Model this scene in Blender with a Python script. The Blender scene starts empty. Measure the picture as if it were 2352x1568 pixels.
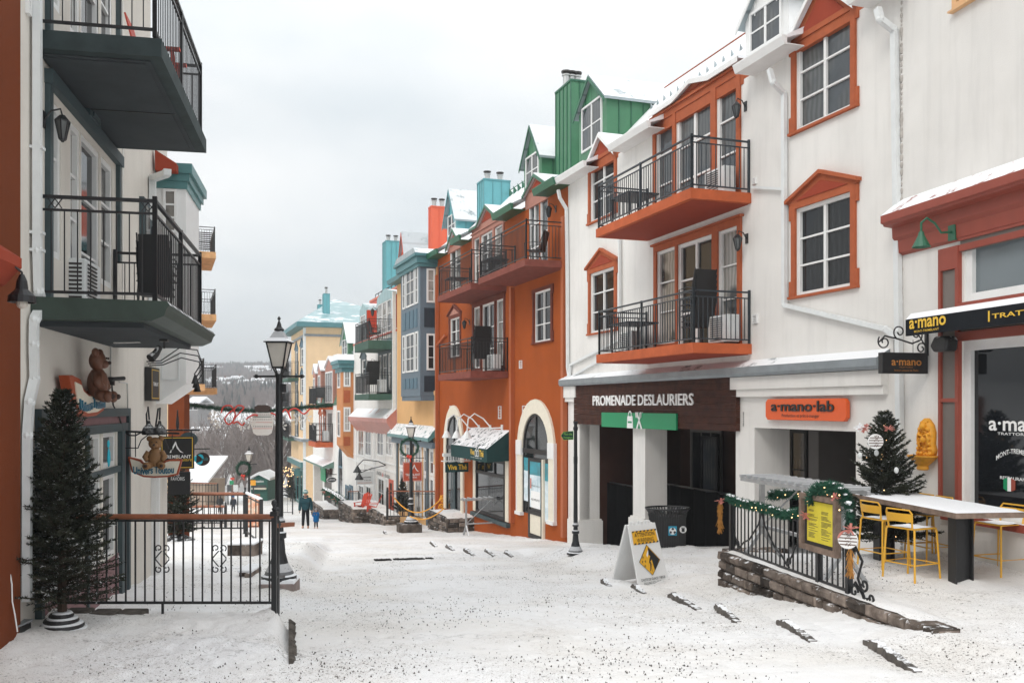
import bpy, math, random
from math import sin, cos, pi, radians, atan2, hypot
from mathutils import Vector, noise
random.seed(7)
S = bpy.context.scene
COL = S.collection
# ---------------------------------------------------------------- camera, sky, sun, exposure
CX, CY, FO, CZ = 1176.0, 933.0, 2098.0, 1.65
cam = bpy.data.cameras.new('camera'); co = bpy.data.objects.new('camera', cam); COL.objects.link(co)
co.location = (0, 0, CZ); co.rotation_euler = (pi/2, 0, 0)
cam.sensor_width = 36; cam.lens = FO/2352*36; cam.shift_y = 149/2352; cam.clip_start = .1; cam.clip_end = 6000
S.camera = co
S.view_settings.view_transform = 'Standard'; S.view_settings.look = 'None'
S.view_settings.exposure = 0.6; S.view_settings.gamma = 1
SUN_EL, SUN_AZ = radians(42), radians(205)
w = bpy.data.worlds.new('World'); S.world = w; w.use_nodes = True
nt = w.node_tree; N = nt.nodes; L = nt.links
bg = N['Background']; bg.inputs['Strength'].default_value = .1
sky = N.new('ShaderNodeTexSky'); sky.sky_type = 'NISHITA'; sky.sun_disc = False
sky.sun_elevation = SUN_EL; sky.sun_rotation = SUN_AZ
tc = N.new('ShaderNodeTexCoord'); mp = N.new('ShaderNodeMapping'); mp.inputs['Scale'].default_value = (1.3, 1.3, 3.4)
mp.inputs['Location'].default_value = (.55, .3, .2)
nz = N.new('ShaderNodeTexNoise'); nz.inputs['Scale'].default_value = 1.7; nz.inputs['Detail'].default_value = 5; nz.inputs['Roughness'].default_value = .5
L.new(tc.outputs['Generated'], mp.inputs['Vector']); L.new(mp.outputs['Vector'], nz.inputs['Vector'])
cr = N.new('ShaderNodeValToRGB'); cr.color_ramp.elements[0].position = .38; cr.color_ramp.elements[1].position = .62
cr.color_ramp.elements[0].color = (5.9, 6.3, 6.5, 1); cr.color_ramp.elements[1].color = (7.6, 7.65, 7.6, 1)
L.new(nz.outputs['Fac'], cr.inputs['Fac'])
sx = N.new('ShaderNodeSeparateXYZ'); L.new(tc.outputs['Generated'], sx.inputs['Vector'])
mr = N.new('ShaderNodeMapRange'); mr.inputs['From Min'].default_value = .3; mr.inputs['From Max'].default_value = .9
mr.inputs['To Min'].default_value = 1; mr.inputs['To Max'].default_value = 1.75
L.new(sx.outputs['Z'], mr.inputs['Value'])
vm = N.new('ShaderNodeVectorMath'); vm.operation = 'SCALE'
L.new(cr.outputs['Color'], vm.inputs[0]); L.new(mr.outputs['Result'], vm.inputs['Scale'])
mx = N.new('ShaderNodeMixRGB'); mx.inputs['Fac'].default_value = .93
L.new(sky.outputs['Color'], mx.inputs['Color1']); L.new(vm.outputs['Vector'], mx.inputs['Color2'])
L.new(mx.outputs['Color'], bg.inputs['Color'])
sl = bpy.data.lights.new('sun', 'SUN'); sl.energy = .8; sl.angle = radians(25); sl.color = (1, .95, .88)
so = bpy.data.objects.new('sun', sl); COL.objects.link(so)
# the light comes from behind and left of the viewer, high up
sd = Vector((-sin(radians(35))*cos(SUN_EL), -cos(radians(35))*cos(SUN_EL), sin(SUN_EL)))
so.rotation_euler = sd.to_track_quat('Z', 'Y').to_euler()
sky.sun_rotation = atan2(sd.x, sd.y)

# ---------------------------------------------------------------- helpers
OFF = {}
XF = [None]     # optional turn of a side wall's plane into its building's frame
def turned(u1, left=False): XF[0] = (lambda p: (u1+p[1], -p[0], p[2])) if left else (lambda p: (u1-p[1], p[0], p[2]))
def tag(o, label=None, cat=None, group=None, kind=None):
    if label: o['label'] = label
    if cat: o['category'] = cat
    if group: o['group'] = group
    if kind: o['kind'] = kind
    return o
class Fr:
    "a facade plane: x runs along it (to the right when facing it), y goes into the wall"
    def __init__(s, ox, oy, dx, dy):
        l = hypot(dx, dy); s.o = (ox, oy); s.x = (dx/l, dy/l); s.y = (-dy/l, dx/l); s.rot = atan2(dy, dx)
    def px(s, x, y, v=0):
        r = (x-CX)/FO; a = s.o[0]+v*s.y[0]; b = s.o[1]+v*s.y[1]
        u = (r*b-a)/(s.x[0]-r*s.x[1]); Y = b+u*s.x[1]
        return u, CZ-(y-CY)/FO*Y
    def u(s, x, v=0): return s.px(x, CY, v)[0]
    def z(s, x, y, v=0): return s.px(x, y, v)[1]
    def v(s, u, x):
        r = (x-CX)/FO; a = s.o[0]+u*s.x[0]; b = s.o[1]+u*s.x[1]
        return (r*b-a)/(s.y[0]-r*s.y[1])
    def w(s, u, v=0, z=0): return Vector((s.o[0]+u*s.x[0]+v*s.y[0], s.o[1]+u*s.x[1]+v*s.y[1], z))
def at(x, y, Y): return Vector(((x-CX)/FO*Y, Y, CZ-(y-CY)/FO*Y))
def empty(name, loc, rot=0, label=None, cat=None, group=None, off=(0, 0, 0)):
    e = bpy.data.objects.new(name, None); COL.objects.link(e); e.location = loc; e.rotation_euler = (0, 0, rot)
    e.empty_display_size = .3; OFF[e.name] = Vector(off); tag(e, label, cat, group); return e
def fthing(fr, name, u, v, z, label, cat, group=None):
    return empty(name, fr.w(u, v, z), fr.rot, label, cat, group, (u, v, z))
class MB:
    def __init__(s): s.v = []; s.f = []
    def add(s, vs, fs):
        n = len(s.v); s.v += [tuple(p) for p in vs]; s.f += [tuple(i+n for i in q) for q in fs]; return s
    def box(s, x0, x1, y0, y1, z0, z1):
        if x0 > x1: x0, x1 = x1, x0
        if y0 > y1: y0, y1 = y1, y0
        if z0 > z1: z0, z1 = z1, z0
        return s.add([(x0,y0,z0),(x1,y0,z0),(x1,y1,z0),(x0,y1,z0),(x0,y0,z1),(x1,y0,z1),(x1,y1,z1),(x0,y1,z1)],
                     [(0,3,2,1),(4,5,6,7),(0,1,5,4),(1,2,6,5),(2,3,7,6),(3,0,4,7)])
    def bar(s, p, q, a, b=None):
        p = Vector(p); q = Vector(q); b = b or a; d = (q-p).normalized()
        up = Vector((0,0,1)) if abs(d.z) < .95 else Vector((0,1,0))
        r = d.cross(up).normalized(); t = r.cross(d).normalized(); vs = []
        for c in (p, q):
            for i, j in ((-1,-1),(1,-1),(1,1),(-1,1)): vs.append(c+r*(i*a/2)+t*(j*b/2))
        return s.add(vs, [(0,1,2,3),(7,6,5,4),(0,4,5,1),(1,5,6,2),(2,6,7,3),(3,7,4,0)])
    def tube(s, pts, r, n=6, cap=True):
        pts = [Vector(p) for p in pts]; m = len(pts); rs = r if isinstance(r, (list, tuple)) else [r]*m; vs = []
        pr = None
        for i, p in enumerate(pts):
            d = (pts[min(i+1, m-1)]-pts[max(i-1, 0)]).normalized()
            if pr is None:
                up = Vector((0,0,1)) if abs(d.z) < .9 else Vector((1,0,0)); pr = d.cross(up).normalized()
            pr = (pr-d*pr.dot(d)).normalized(); t = d.cross(pr)
            for k in range(n): a = 2*pi*k/n; vs.append(p+(pr*cos(a)+t*sin(a))*rs[i])
        fs = [(i*n+k, i*n+(k+1) % n, (i+1)*n+(k+1) % n, (i+1)*n+k) for i in range(m-1) for k in range(n)]
        if cap: fs += [tuple(range(n-1, -1, -1)), tuple((m-1)*n+k for k in range(n))]
        return s.add(vs, fs)
    def lathe(s, prof, c=(0,0,0), n=16, ph=0, sx=1, sy=1):
        vs = []; m = len(prof)
        for r, z in prof:
            for k in range(n): a = 2*pi*k/n+ph; vs.append((c[0]+r*cos(a)*sx, c[1]+r*sin(a)*sy, c[2]+z))
        fs = [(i*n+k, i*n+(k+1) % n, (i+1)*n+(k+1) % n, (i+1)*n+k) for i in range(m-1) for k in range(n)]
        return s.add(vs, fs+[tuple(range(n-1, -1, -1)), tuple((m-1)*n+k for k in range(n))])
    def prism(s, poly, y0, y1):
        "poly in (x,z), counter-clockwise seen from -y"
        n = len(poly); ar = sum(poly[i][0]*poly[(i+1) % n][1]-poly[(i+1) % n][0]*poly[i][1] for i in range(n))
        if ar < 0: poly = poly[::-1]
        if y0 > y1: y0, y1 = y1, y0
        vs = [(x, y0, z) for x, z in poly]+[(x, y1, z) for x, z in poly]
        return s.add(vs, [tuple(range(n)), tuple(range(2*n-1, n-1, -1))]+[(i, i+n, (i+1) % n+n, (i+1) % n) for i in range(n)])
    def side(s, poly, x0, x1):
        "poly in (y,z) extruded along x"
        n = len(poly); ar = sum(poly[i][0]*poly[(i+1) % n][1]-poly[(i+1) % n][0]*poly[i][1] for i in range(n))
        if ar < 0: poly = poly[::-1]
        if x0 > x1: x0, x1 = x1, x0
        vs = [(x0, y, z) for y, z in poly]+[(x1, y, z) for y, z in poly]
        return s.add(vs, [tuple(range(n-1, -1, -1)), tuple(range(n, 2*n))]+[(i, (i+1) % n, (i+1) % n+n, i+n) for i in range(n)])
    def ball(s, c, r, n=10, m=7, sx=1, sy=1, sz=1):
        prof = [(max(1e-4, r*sin(pi*i/m)), -r*sz*cos(pi*i/m)) for i in range(m+1)]
        return s.lathe(prof, c, n, 0, sx, sy)
    def ring(s, u0, u1, z0, z1, t, y0, y1, tb=None):
        tb = t if tb is None else tb
        s.box(u0, u0+t, y0, y1, z0, z1); s.box(u1-t, u1, y0, y1, z0, z1)
        s.box(u0+t, u1-t, y0, y1, z1-t, z1)
        if tb: s.box(u0+t, u1-t, y0, y1, z0, z0+tb)
        return s
    def build(s, name, mat, parent=None, smooth=False, bevel=0, off=None):
        o_ = Vector(off) if off is not None else (OFF.get(parent.name, Vector((0,0,0))) if parent else Vector((0,0,0)))
        if XF[0] and parent: s.v = [XF[0](p) for p in s.v]
        me = bpy.data.meshes.new(name)
        me.from_pydata([(a-o_.x, b-o_.y, c-o_.z) for a, b, c in s.v], [], s.f)
        me.materials.append(M(mat) if isinstance(mat, str) else mat)
        if smooth: me.polygons.foreach_set('use_smooth', [True]*len(me.polygons))
        o = bpy.data.objects.new(name, me); COL.objects.link(o)
        if parent: o.parent = parent
        OFF[o.name] = o_
        if bevel:
            b = o.modifiers.new('bevel', 'BEVEL'); b.width = bevel; b.segments = 2; b.limit_method = 'ANGLE'
            if smooth is False: pass
        return o
def place(o, loc, rot=0):
    o.location = loc; o.rotation_euler = (0, 0, rot); return o
def copy_tree(o, parent=None):
    c = o.copy(); COL.objects.link(c); c.parent = parent
    for ch in list(o.children): copy_tree(ch, c)
    return c
_tx = {}
def text_geo(t, bold=0.0):
    bold *= .45; k = (t, bold)
    if k in _tx: return _tx[k]
    cu = bpy.data.curves.new('t', 'FONT'); cu.body = t; cu.extrude = 0; cu.offset = bold; cu.resolution_u = 3
    o = bpy.data.objects.new('t', cu); COL.objects.link(o); bpy.context.view_layer.update()
    ev = o.evaluated_get(bpy.context.evaluated_depsgraph_get()); me = ev.to_mesh()
    vs = [tuple(v.co) for v in me.vertices]; fs = [tuple(p.vertices) for p in me.polygons]
    ev.to_mesh_clear(); bpy.data.objects.remove(o); bpy.data.curves.remove(cu)
    x0 = min(v[0] for v in vs); x1 = max(v[0] for v in vs); y0 = min(v[1] for v in vs); y1 = max(v[1] for v in vs)
    _tx[k] = ([((v[0]-x0)/(x1-x0), (v[1]-y0)/(y1-y0)) for v in vs], fs); return _tx[k]
def addtext(mb, t, x0, x1, z0, z1, y, bold=0.0, arc=0, dy=0, skew=0, th=0):
    "letters on the plane y, fitted to the box (front face looks to -y)"
    vs, fs = text_geo(t, bold); out = []
    for a, b in vs:
        out.append((x0+(x1-x0)*(a+skew*b), y+dy*a, z0+(z1-z0)*b+arc*(1-(2*a-1)**2)))
    mb.add(out, fs)
    if th:
        n = len(out); edge = {}
        for f in fs:
            for i in range(len(f)):
                e = (f[i], f[(i+1) % len(f)]); edge[e] = 1
        mb.add(out+[(p[0], p[1]+th, p[2]) for p in out], [(a, a+n, b+n, b) for (a, b) in edge if (b, a) not in edge])
    return mb
# ---------------------------------------------------------------- materials
_m = {}
def newmat(name, col, rough=.8, var=0, vs=3, bump=0, bs=60, drape=0, island=0, metal=0, snow=0, ss=2, spec=None, col2=None, streak=0, seam=0, seamax=0, seamc=.6, emit=None):
    m = bpy.data.materials.new(name); m.use_nodes = True; n = m.node_tree.nodes; l = m.node_tree.links
    p = n['Principled BSDF']; p.inputs['Roughness'].default_value = rough; p.inputs['Metallic'].default_value = metal
    if spec is None and rough >= .65: spec = .15
    if spec is not None: p.inputs['Specular IOR Level'].default_value = spec
    rgb = n.new('ShaderNodeRGB'); rgb.outputs[0].default_value = (*col, 1); cur = rgb.outputs[0]
    t = n.new('ShaderNodeTexCoord'); vec = t.outputs['Object']
    def nse(scale, detail=4, st=None, rg=.6):
        q = n.new('ShaderNodeTexNoise'); q.inputs['Scale'].default_value = scale; q.inputs['Detail'].default_value = detail; q.inputs['Roughness'].default_value = rg
        if st:
            mm = n.new('ShaderNodeMapping'); mm.inputs['Scale'].default_value = st; l.new(vec, mm.inputs['Vector']); l.new(mm.outputs[0], q.inputs['Vector'])
        else: l.new(vec, q.inputs['Vector'])
        return q.outputs['Fac']
    def rng(f, a, b, c, d):
        q = n.new('ShaderNodeMapRange'); q.inputs['From Min'].default_value = a; q.inputs['From Max'].default_value = b
        q.inputs['To Min'].default_value = c; q.inputs['To Max'].default_value = d; l.new(f, q.inputs['Value']); return q.outputs[0]
    def mixc(f, a, b, mode='MIX'):
        q = n.new('ShaderNodeMixRGB'); q.blend_type = mode
        if isinstance(f, float): q.inputs['Fac'].default_value = f
        else: l.new(f, q.inputs['Fac'])
        for i, c in ((1, a), (2, b)):
            if isinstance(c, tuple): q.inputs[i].default_value = (*c, 1)
            else: l.new(c, q.inputs[i])
        return q.outputs[0]
    if var or col2:
        c2 = col2 or tuple(c*(1-var) for c in col)
        cur = mixc(rng(nse(vs), .35, .68, 0, 1), cur, c2)
    if streak:
        cur = mixc(rng(nse(3, 5, (1.6, 1.6, .12)), .5, .78, 0, streak), cur, tuple(c*.55 for c in col))
        cur = mixc(rng(nse(.9, 6, (1, 1, .6)), .55, .8, 0, streak*.8), cur, tuple(c*k for c, k in zip(col, (.72, .68, .62))))
    if island:
        gi = n.new('ShaderNodeNewGeometry'); cur = mixc(1.0, cur, mixc(rng(gi.outputs['Random Per Island'], 0, 1, 0, 1), (1-island,)*3, (1+island, 1+island*.9, 1+island*.8)), 'MULTIPLY')
    if drape:
        wv2 = n.new('ShaderNodeTexWave'); wv2.bands_direction = 'X'; wv2.inputs['Scale'].default_value = 2.2; wv2.inputs['Distortion'].default_value = 3; wv2.inputs['Detail'].default_value = 1; l.new(vec, wv2.inputs['Vector'])
        cur = mixc(rng(nse(.8, 2), .42, .5, 0, 1), cur, mixc(rng(wv2.outputs['Fac'], .1, .9, 0, 1), tuple(c*.62 for c in drape), drape))
    hb = None
    if seam:
        wv = n.new('ShaderNodeTexWave'); wv.wave_type = 'BANDS'; wv.bands_direction = ('X', 'Y', 'Z')[seamax]; wv.inputs['Scale'].default_value = .31416/seam*1.0
        l.new(vec, wv.inputs['Vector']); sm = rng(wv.outputs['Fac'], 0, .06, 1, 0)
        cur = mixc(sm, cur, mixc(1.0, cur, (seamc,)*3, 'MULTIPLY')); hb = rng(wv.outputs['Fac'], 0, .12, 0, 1)
    if snow:
        g = n.new('ShaderNodeNewGeometry'); sp = n.new('ShaderNodeSeparateXYZ'); l.new(g.outputs['Normal'], sp.inputs[0])
        up = rng(sp.outputs['Z'], .3, .6, 0, 1); ns = rng(nse(ss, 6, None, .7), .62-snow*.42, .70-snow*.42, 0, 1)
        mu = n.new('ShaderNodeMath'); mu.operation = 'MULTIPLY'; l.new(up, mu.inputs[0]); l.new(ns, mu.inputs[1])
        cur = mixc(mu.outputs[0], cur, (.84, .85, .87))
        l.new(rng(mu.outputs[0], 0, 1, rough, .75), p.inputs['Roughness'])
    l.new(cur, p.inputs['Base Color'])
    if bump or hb is not None:
        b = n.new('ShaderNodeBump'); b.inputs['Distance'].default_value = .004 if bump else .01; b.inputs['Strength'].default_value = bump or .5
        l.new(hb if hb is not None and not bump else nse(bs, 3), b.inputs['Height']); l.new(b.outputs[0], p.inputs['Normal'])
    if emit:
        p.inputs['Emission Color'].default_value = (*emit[0], 1); p.inputs['Emission Strength'].default_value = emit[1]
    _m[name] = m; return m
def M(name): return _m[name]
nm = newmat
nm('stucco_white', (.775,.755,.725), .9, .10, .7, .8, 45, streak=.24)
nm('stucco_cream', (.72,.68,.62), .9, .12, .6, .6, 50, streak=.22)
nm('stucco_orange', (.36,.080,.016), .9, .16, .8, .7, 45, streak=.14)
nm('stucco_rust', (.17,.042,.014), .9, .15, .8, .5, 45)
nm('stucco_peach', (.80,.58,.36), .9, .08, .6, .6, 45, streak=.2)  # peach of the far walls, paled in the colour to imitate distance haze
nm('stucco_ochre', (.74,.45,.21), .9, .10, .7, .6, 45, streak=.15)
nm('white_trim', (.78,.78,.77), .55, .06, 4)
nm('white_pipe', (.72,.74,.74), .4, .08, 5)
nm('peach_pipe', (.72,.42,.2), .5, .08, 5)
nm('orange_pipe', (.40,.10,.03), .5, .08, 5)
nm('orange_trim', (.42,.110,.046), .7, .15, 5, .3, 50)
nm('orange_panel', (.32,.055,.028), .8, .1, 5)
nm('orange_slab', (.52,.120,.045), .75, .22, 3, .3, 40)
nm('brown_trim', (.16,.045,.03), .7, .15, 5)
nm('pink_trim', (.42,.20,.155), .7, .12, 4)
nm('maroon_slab', (.22,.065,.048), .75, .25, 4, .3, 40, snow=.3, ss=9)
nm('red_fascia', (.29,.055,.032), .55, .12, 4, snow=.6, ss=3)
nm('glass_dark', (.010,.012,.015), .06, spec=.36, drape=(.018,.019,.020))
nm('glass_grey', (.07,.08,.09), .08, .4, 1.2, spec=.5, drape=(.10,.105,.105))
nm('glass_curtain', (.06,.06,.06), .1, .75, 3, spec=.4, drape=(.36,.34,.31))
nm('glass_plain', (.010,.012,.015), .05, .5, .7, spec=.5)
nm('glass_frost', (.16,.19,.205), .25, .06, 1, spec=.6)
nm('iron', (.011,.012,.014), .42, .3, 12)
nm('iron_blue', (.022,.032,.042), .45, .3, 12)
nm('iron_snowy', (.017,.019,.022), .42, .3, 12, snow=.75, ss=7)
nm('dark_green_slab', (.045,.062,.064), .7, .3, 3, snow=.25, ss=6)
nm('slab_under', (.055,.064,.070), .75, .18, 2, .2, 30)
nm('green_slab', (.065,.13,.10), .7, .2, 4)
nm('concrete', (.46,.43,.40), .9, .25, 5, .5, 30, snow=.5, ss=4)
nm('teal_trim', (.045,.072,.08), .6, .15, 5)
nm('mauve', (.25,.15,.155), .8, .15, 4)
nm('blue_grey', (.115,.16,.20), .6, .08, 3)
nm('slate_panel', (.07,.14,.19), .6, .1, 3)
nm('navy_panel', (.014,.026,.04), .5, .1, 3)
nm('teal_metal', (.08,.22,.225), .4, .12, 3, snow=.55, ss=3)
nm('teal_soffit', (.07,.20,.22), .5, .1, 3)
nm('turquoise', (.13,.40,.44), .45, .08, 2, seam=.42)
nm('turquoise_dark', (.10,.30,.33), .45, .08, 2, seam=.42)
nm('green_metal', (.055,.20,.10), .45, .14, 2, seam=.42)
nm('green_dark', (.02,.12,.065), .45, .1, 3)
nm('coral_metal', (.72,.125,.055), .45, .08, 2, seam=.42)
nm('coral_red', (.55,.065,.022), .45, .1, 3, seam=.35)
nm('snow_roof', (.84,.85,.87), .7, .05, 2, .6, 6)
nm('metal_roof', (.36,.42,.44), .35, .15, 2, metal=.2, snow=.62, ss=1.2, seam=.5)
nm('red_roof', (.62,.12,.05), .4, .15, 3, snow=.62, ss=3, seam=.4)
nm('blue_roof', (.30,.47,.49), .35, .2, 2, snow=.22, ss=.6, seam=.8)
nm('steel', (.55,.55,.54), .35, .15, 8, metal=.8)
nm('steel_cap', (.06,.055,.05), .5, .2, 8, metal=.4)
nm('wood_sign', (.035,.014,.010), .7, .3, 4, .5, 30, col2=(.075,.028,.018))
nm('wood_warm', (.30,.10,.045), .5, .3, 8, .3, 40)
nm('wood_grey', (.26,.19,.15), .8, .4, 9, .5, 40)
nm('sign_green', (.0,.24,.095), .5)
nm('white_paint', (.83,.83,.82), .6)
nm('orange_sign', (.72,.10,.012), .45, .05, 3)
nm('black', (.012,.012,.013), .5)
nm('tarp', (.006,.006,.0065), .9, .3, 3, .8, 8, spec=.03)
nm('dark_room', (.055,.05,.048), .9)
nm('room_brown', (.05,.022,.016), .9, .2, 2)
nm('grey_wall', (.19,.175,.165), .9, .1, 2)
nm('taupe', (.19,.165,.15), .8, .06, 3)
nm('yellow_metal', (.78,.42,.035), .45, .08, 6)
nm('yellow_paper', (.74,.62,.06), .7, .1, 8)
nm('gold', (.80,.50,.04), .5)
nm('bronze_letter', (.42,.17,.035), .5)
nm('yellow_ochre', (.80,.36,.02), .6, .2, 12, .8, 30)
nm('plastic_black', (.02,.02,.021), .45, .2, 8, .3, 30, snow=.25, ss=8)
nm('plastic_white', (.80,.80,.79), .5, .04, 3)
nm('aluminium', (.42,.43,.44), .4, .2, 10, metal=.4, snow=.7, ss=8)
nm('stone', (.075,.062,.054), .95, .35, 4.5, 1.6, 22, snow=.2, ss=5, island=.75, col2=(.21,.18,.16))
nm('stone_bare', (.05,.043,.038), .95, .35, 6, 2.0, 18, col2=(.13,.115,.10))
nm('needles', (.017,.023,.017), .9, .5, 3, col2=(.055,.060,.040), snow=.16, ss=7)
nm('step_stone', (.085,.078,.072), .95, .35, 6, 2.0, 18, col2=(.17,.155,.14), snow=.45, ss=6)
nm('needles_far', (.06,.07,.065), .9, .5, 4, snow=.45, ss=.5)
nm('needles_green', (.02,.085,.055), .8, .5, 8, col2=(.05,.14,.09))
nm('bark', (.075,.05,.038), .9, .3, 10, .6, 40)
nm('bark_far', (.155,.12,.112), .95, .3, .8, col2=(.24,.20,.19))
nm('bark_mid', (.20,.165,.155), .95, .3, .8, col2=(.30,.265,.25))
nm('snow_clump', (.86,.87,.89), .8, 0, 2, .5, 30)
nm('pale_wood', (.56,.48,.40), .8, .2, 4)
nm('awning_green', (.018,.055,.055), .85, .1, 6, snow=.55, ss=4)
nm('awning_cloth', (.016,.048,.048), .85, .1, 6)
nm('canvas_black', (.010,.012,.016), .75, .2, 4, snow=.95, ss=3)
nm('poster_red', (.50,.075,.03), .55)
nm('teddy', (.30,.155,.06), .6, .2, 10, .4, 60)
nm('teddy_brown', (.165,.065,.035), .5, .2, 10, .4, 60)
nm('teddy_dark', (.035,.015,.01), .6)
nm('crest', (.36,.06,.015), .5, .1, 8)
nm('cream_paint', (.76,.70,.58), .6, .08, 8)
nm('blue_letter', (.01,.13,.21), .4)
nm('swirl', (.02,.48,.62), .5)
nm('bulb', (1,.75,.4), .5, emit=((1,.62,.28), 2.2))
nm('lamp_glass', (.60,.56,.50), .4, .1, 5)
nm('pink_ribbon', (.62,.24,.20), .7, .3, 14)
nm('straw', (.50,.24,.06), .8, .3, 14)
nm('red_ribbon', (.62,.05,.03), .6)
nm('coat_teal', (.018,.06,.075), .8, .2, 20, .5, 30)
nm('coat_blue', (.0,.10,.28), .7, .2, 20, .5, 30)
nm('coat_dark', (.03,.035,.05), .8)
nm('trousers', (.012,.013,.017), .85)
nm('skin', (.52,.28,.19), .6)
nm('knit', (.05,.22,.22), .9)
nm('fur', (.17,.12,.09), .95)
nm('boots', (.05,.025,.018), .7)
nm('bear_red', (.55,.05,.02), .6, .1, 5)
nm('cloth_grey', (.25,.26,.27), .9)
nm('slat_white', (.74,.74,.73), .7, .05, 2, seam=.22, seamax=2, seamc=.75)
nm('house_tan', (.42,.33,.26), .9, .2, .3)
nm('house_grey', (.26,.25,.25), .9, .2, .3)
nm('house_brown', (.17,.11,.09), .9, .2, .3)
nm('kiosk_green', (.045,.15,.12), .7, .1, 2, seam=.2, seamax=2)
nm('rope', (.72,.55,.12), .8)
nm('lime', (.22,.50,.10), .7)
nm('amber', (.75,.33,.02), .6)
nm('drain', (.02,.017,.015), .8)
nm('grit', (.13,.12,.11), .9, .5, 30)
nm('cardboard_orange', (.75,.33,.18), .7, .5, 9, col2=(.82,.72,.6))
# ---------------------------------------------------------------- ground
def lerp(t, x):
    if x <= t[0][0]: return t[0][1]
    for (a, b), (c, d) in zip(t, t[1:]):
        if x <= c: return b+(d-b)*(x-a)/(c-a)
    return t[-1][1]
def sst(x): x = max(0, min(1, x)); return x*x*(3-2*x)
T_ST = [(0,-.72),(8,-.75),(10.5,-.98),(13,-1.22),(17.5,-1.66),(26,-2.5),(30,-2.86),(43,-4.08),(60,-5.75),(78,-7.42),(95,-8.4),(112,-8.75),
        (150,-8.5),(250,-5.1),(400,3.2),(550,11.6),(700,23),(820,33),(950,37),(1300,20),(2500,0),(6000,-10)]
T_LF = [(0,-.75),(10.55,-.75),(10.75,-1.1),(13,-1.16),(16,-1.42),(20,-1.62),(23,-1.82),(27,-2.33),(30,-2.86)]
T_RT = [(0,-.75),(9.8,-.73),(11.4,-.92),(14.6,-1.2),(18,-1.5),(23,-1.88),(26,-2.38),(29.6,-2.8),(34,-3.2)]
T_XR = [(0,5.2),(9.4,3.65),(18.3,1.9),(24.7,-.1),(28.7,-2.3),(34,-5)]
TX = [(9.65,4.48),(9.7,4.47),(12,4.0),(14.95,3.38)]     # street edge of the raised terrace
def gz(x, y):
    z = lerp(T_ST, y)
    if y < 34:
        xl = -.247*y if y < 11 else -2.7-.17*(y-11)
        k = sst((xl-x)/.12) if y < 10.6 else sst((xl-x+.1)/.6)
        if y > 30: k *= (34-y)/4
        z += (lerp(T_LF, y)-z)*k
        k = sst((x-lerp(T_XR, y))/1.2); z += (lerp(T_RT, y)-z)*k
        if y < 14.95: z += (-.75-z)*sst((x-lerp(TX, y)-.12)/.1) if y > 9 else 0
        elif y < 15.05 and x > 3.5: z += (-.75-z)*sst((15.05-y)/.1)
    return z
def gp(x, y, z0=0):
    "the point of the ground seen at a pixel"
    r = (x-CX)/FO; k = (y-CY)/FO; Y = 3.0
    while Y < 600:
        if CZ-k*Y <= gz(r*Y, Y)+z0: break
        Y += .02
    return Vector((r*Y, Y, gz(r*Y, Y)))
def rows(segs):
    out = [segs[0][0]]
    for a, b, st in segs:
        n = max(1, round((b-a)/st)); out += [a+(b-a)*(i+1)/n for i in range(n)]
    return out
ys = rows([(1,6,.5),(6,16,.055),(16,22,.11),(22,36,.25),(36,60,.7),(60,130,2),(130,300,10),(300,1300,40),(1300,6000,400)])
xs = rows([(-3000,-400,400),(-400,-80,40),(-80,-20,4),(-20,-8,.7),(-8,9,.06),(9,20,.7),(20,80,4),(80,400,40),(400,3000,400)])
FP = {}
rf = random.Random(12)
def trail(x, y, hd, n, side=.11, stp=.66):
    for i in range(n):
        hd += rf.uniform(-.07, .07); x += stp*sin(hd)*rf.uniform(.9, 1.1); y += stp*cos(hd); s_ = side if i % 2 else -side
        px_, py_ = x+cos(hd)*s_, y-sin(hd)*s_; a = hd+rf.uniform(-.2, .2); FP.setdefault((int(px_//.5), int(py_//.5)), []).append((px_, py_, sin(a), cos(a), rf.uniform(.016, .034), 0))
for _ in range(60): trail(rf.uniform(-3.5, 5.5), rf.uniform(4.5, 12), rf.choice((0, pi))+rf.uniform(-.35, .25), rf.randint(6, 22))
for _ in range(8): trail(rf.uniform(-4.5, -2.8), rf.uniform(5.5, 8), rf.uniform(-1, 1), 5)
def prints(X, Y):
    z = 0; i, j = int(X//.5), int(Y//.5)
    for a in (i-1, i, i+1):
        for b_ in (j-1, j, j+1):
            for (u, v, sn, cs, d, _) in FP.get((a, b_), ()):
                dx, dy = X-u, Y-v; l_ = (dx*sn+dy*cs)/.155; w_ = (dx*cs-dy*sn)/.062; q = l_*l_+w_*w_
                if q < 3.2: z += -d*(1-sst(q/1.1)) + .35*d*sst((q-.8)/.5)*(1-sst((q-1.4)/1.6))
    return max(-.035, min(.02, z))
MOUND = [(-1.95, 25.9, .3), (1.76, 25.3, .3), (2.45, 17.7, .35), (3.85, 22.6, .6), (-3.83, 15.0, .5), (-4.8, 9.75, .45), (-2.72, 10.45, .16), (6.2, 12.45, .25), (5.59, 12.75, .22), (3.6, 14.85, .15), (4.2, 11.4, .15)]
vs = []
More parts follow.
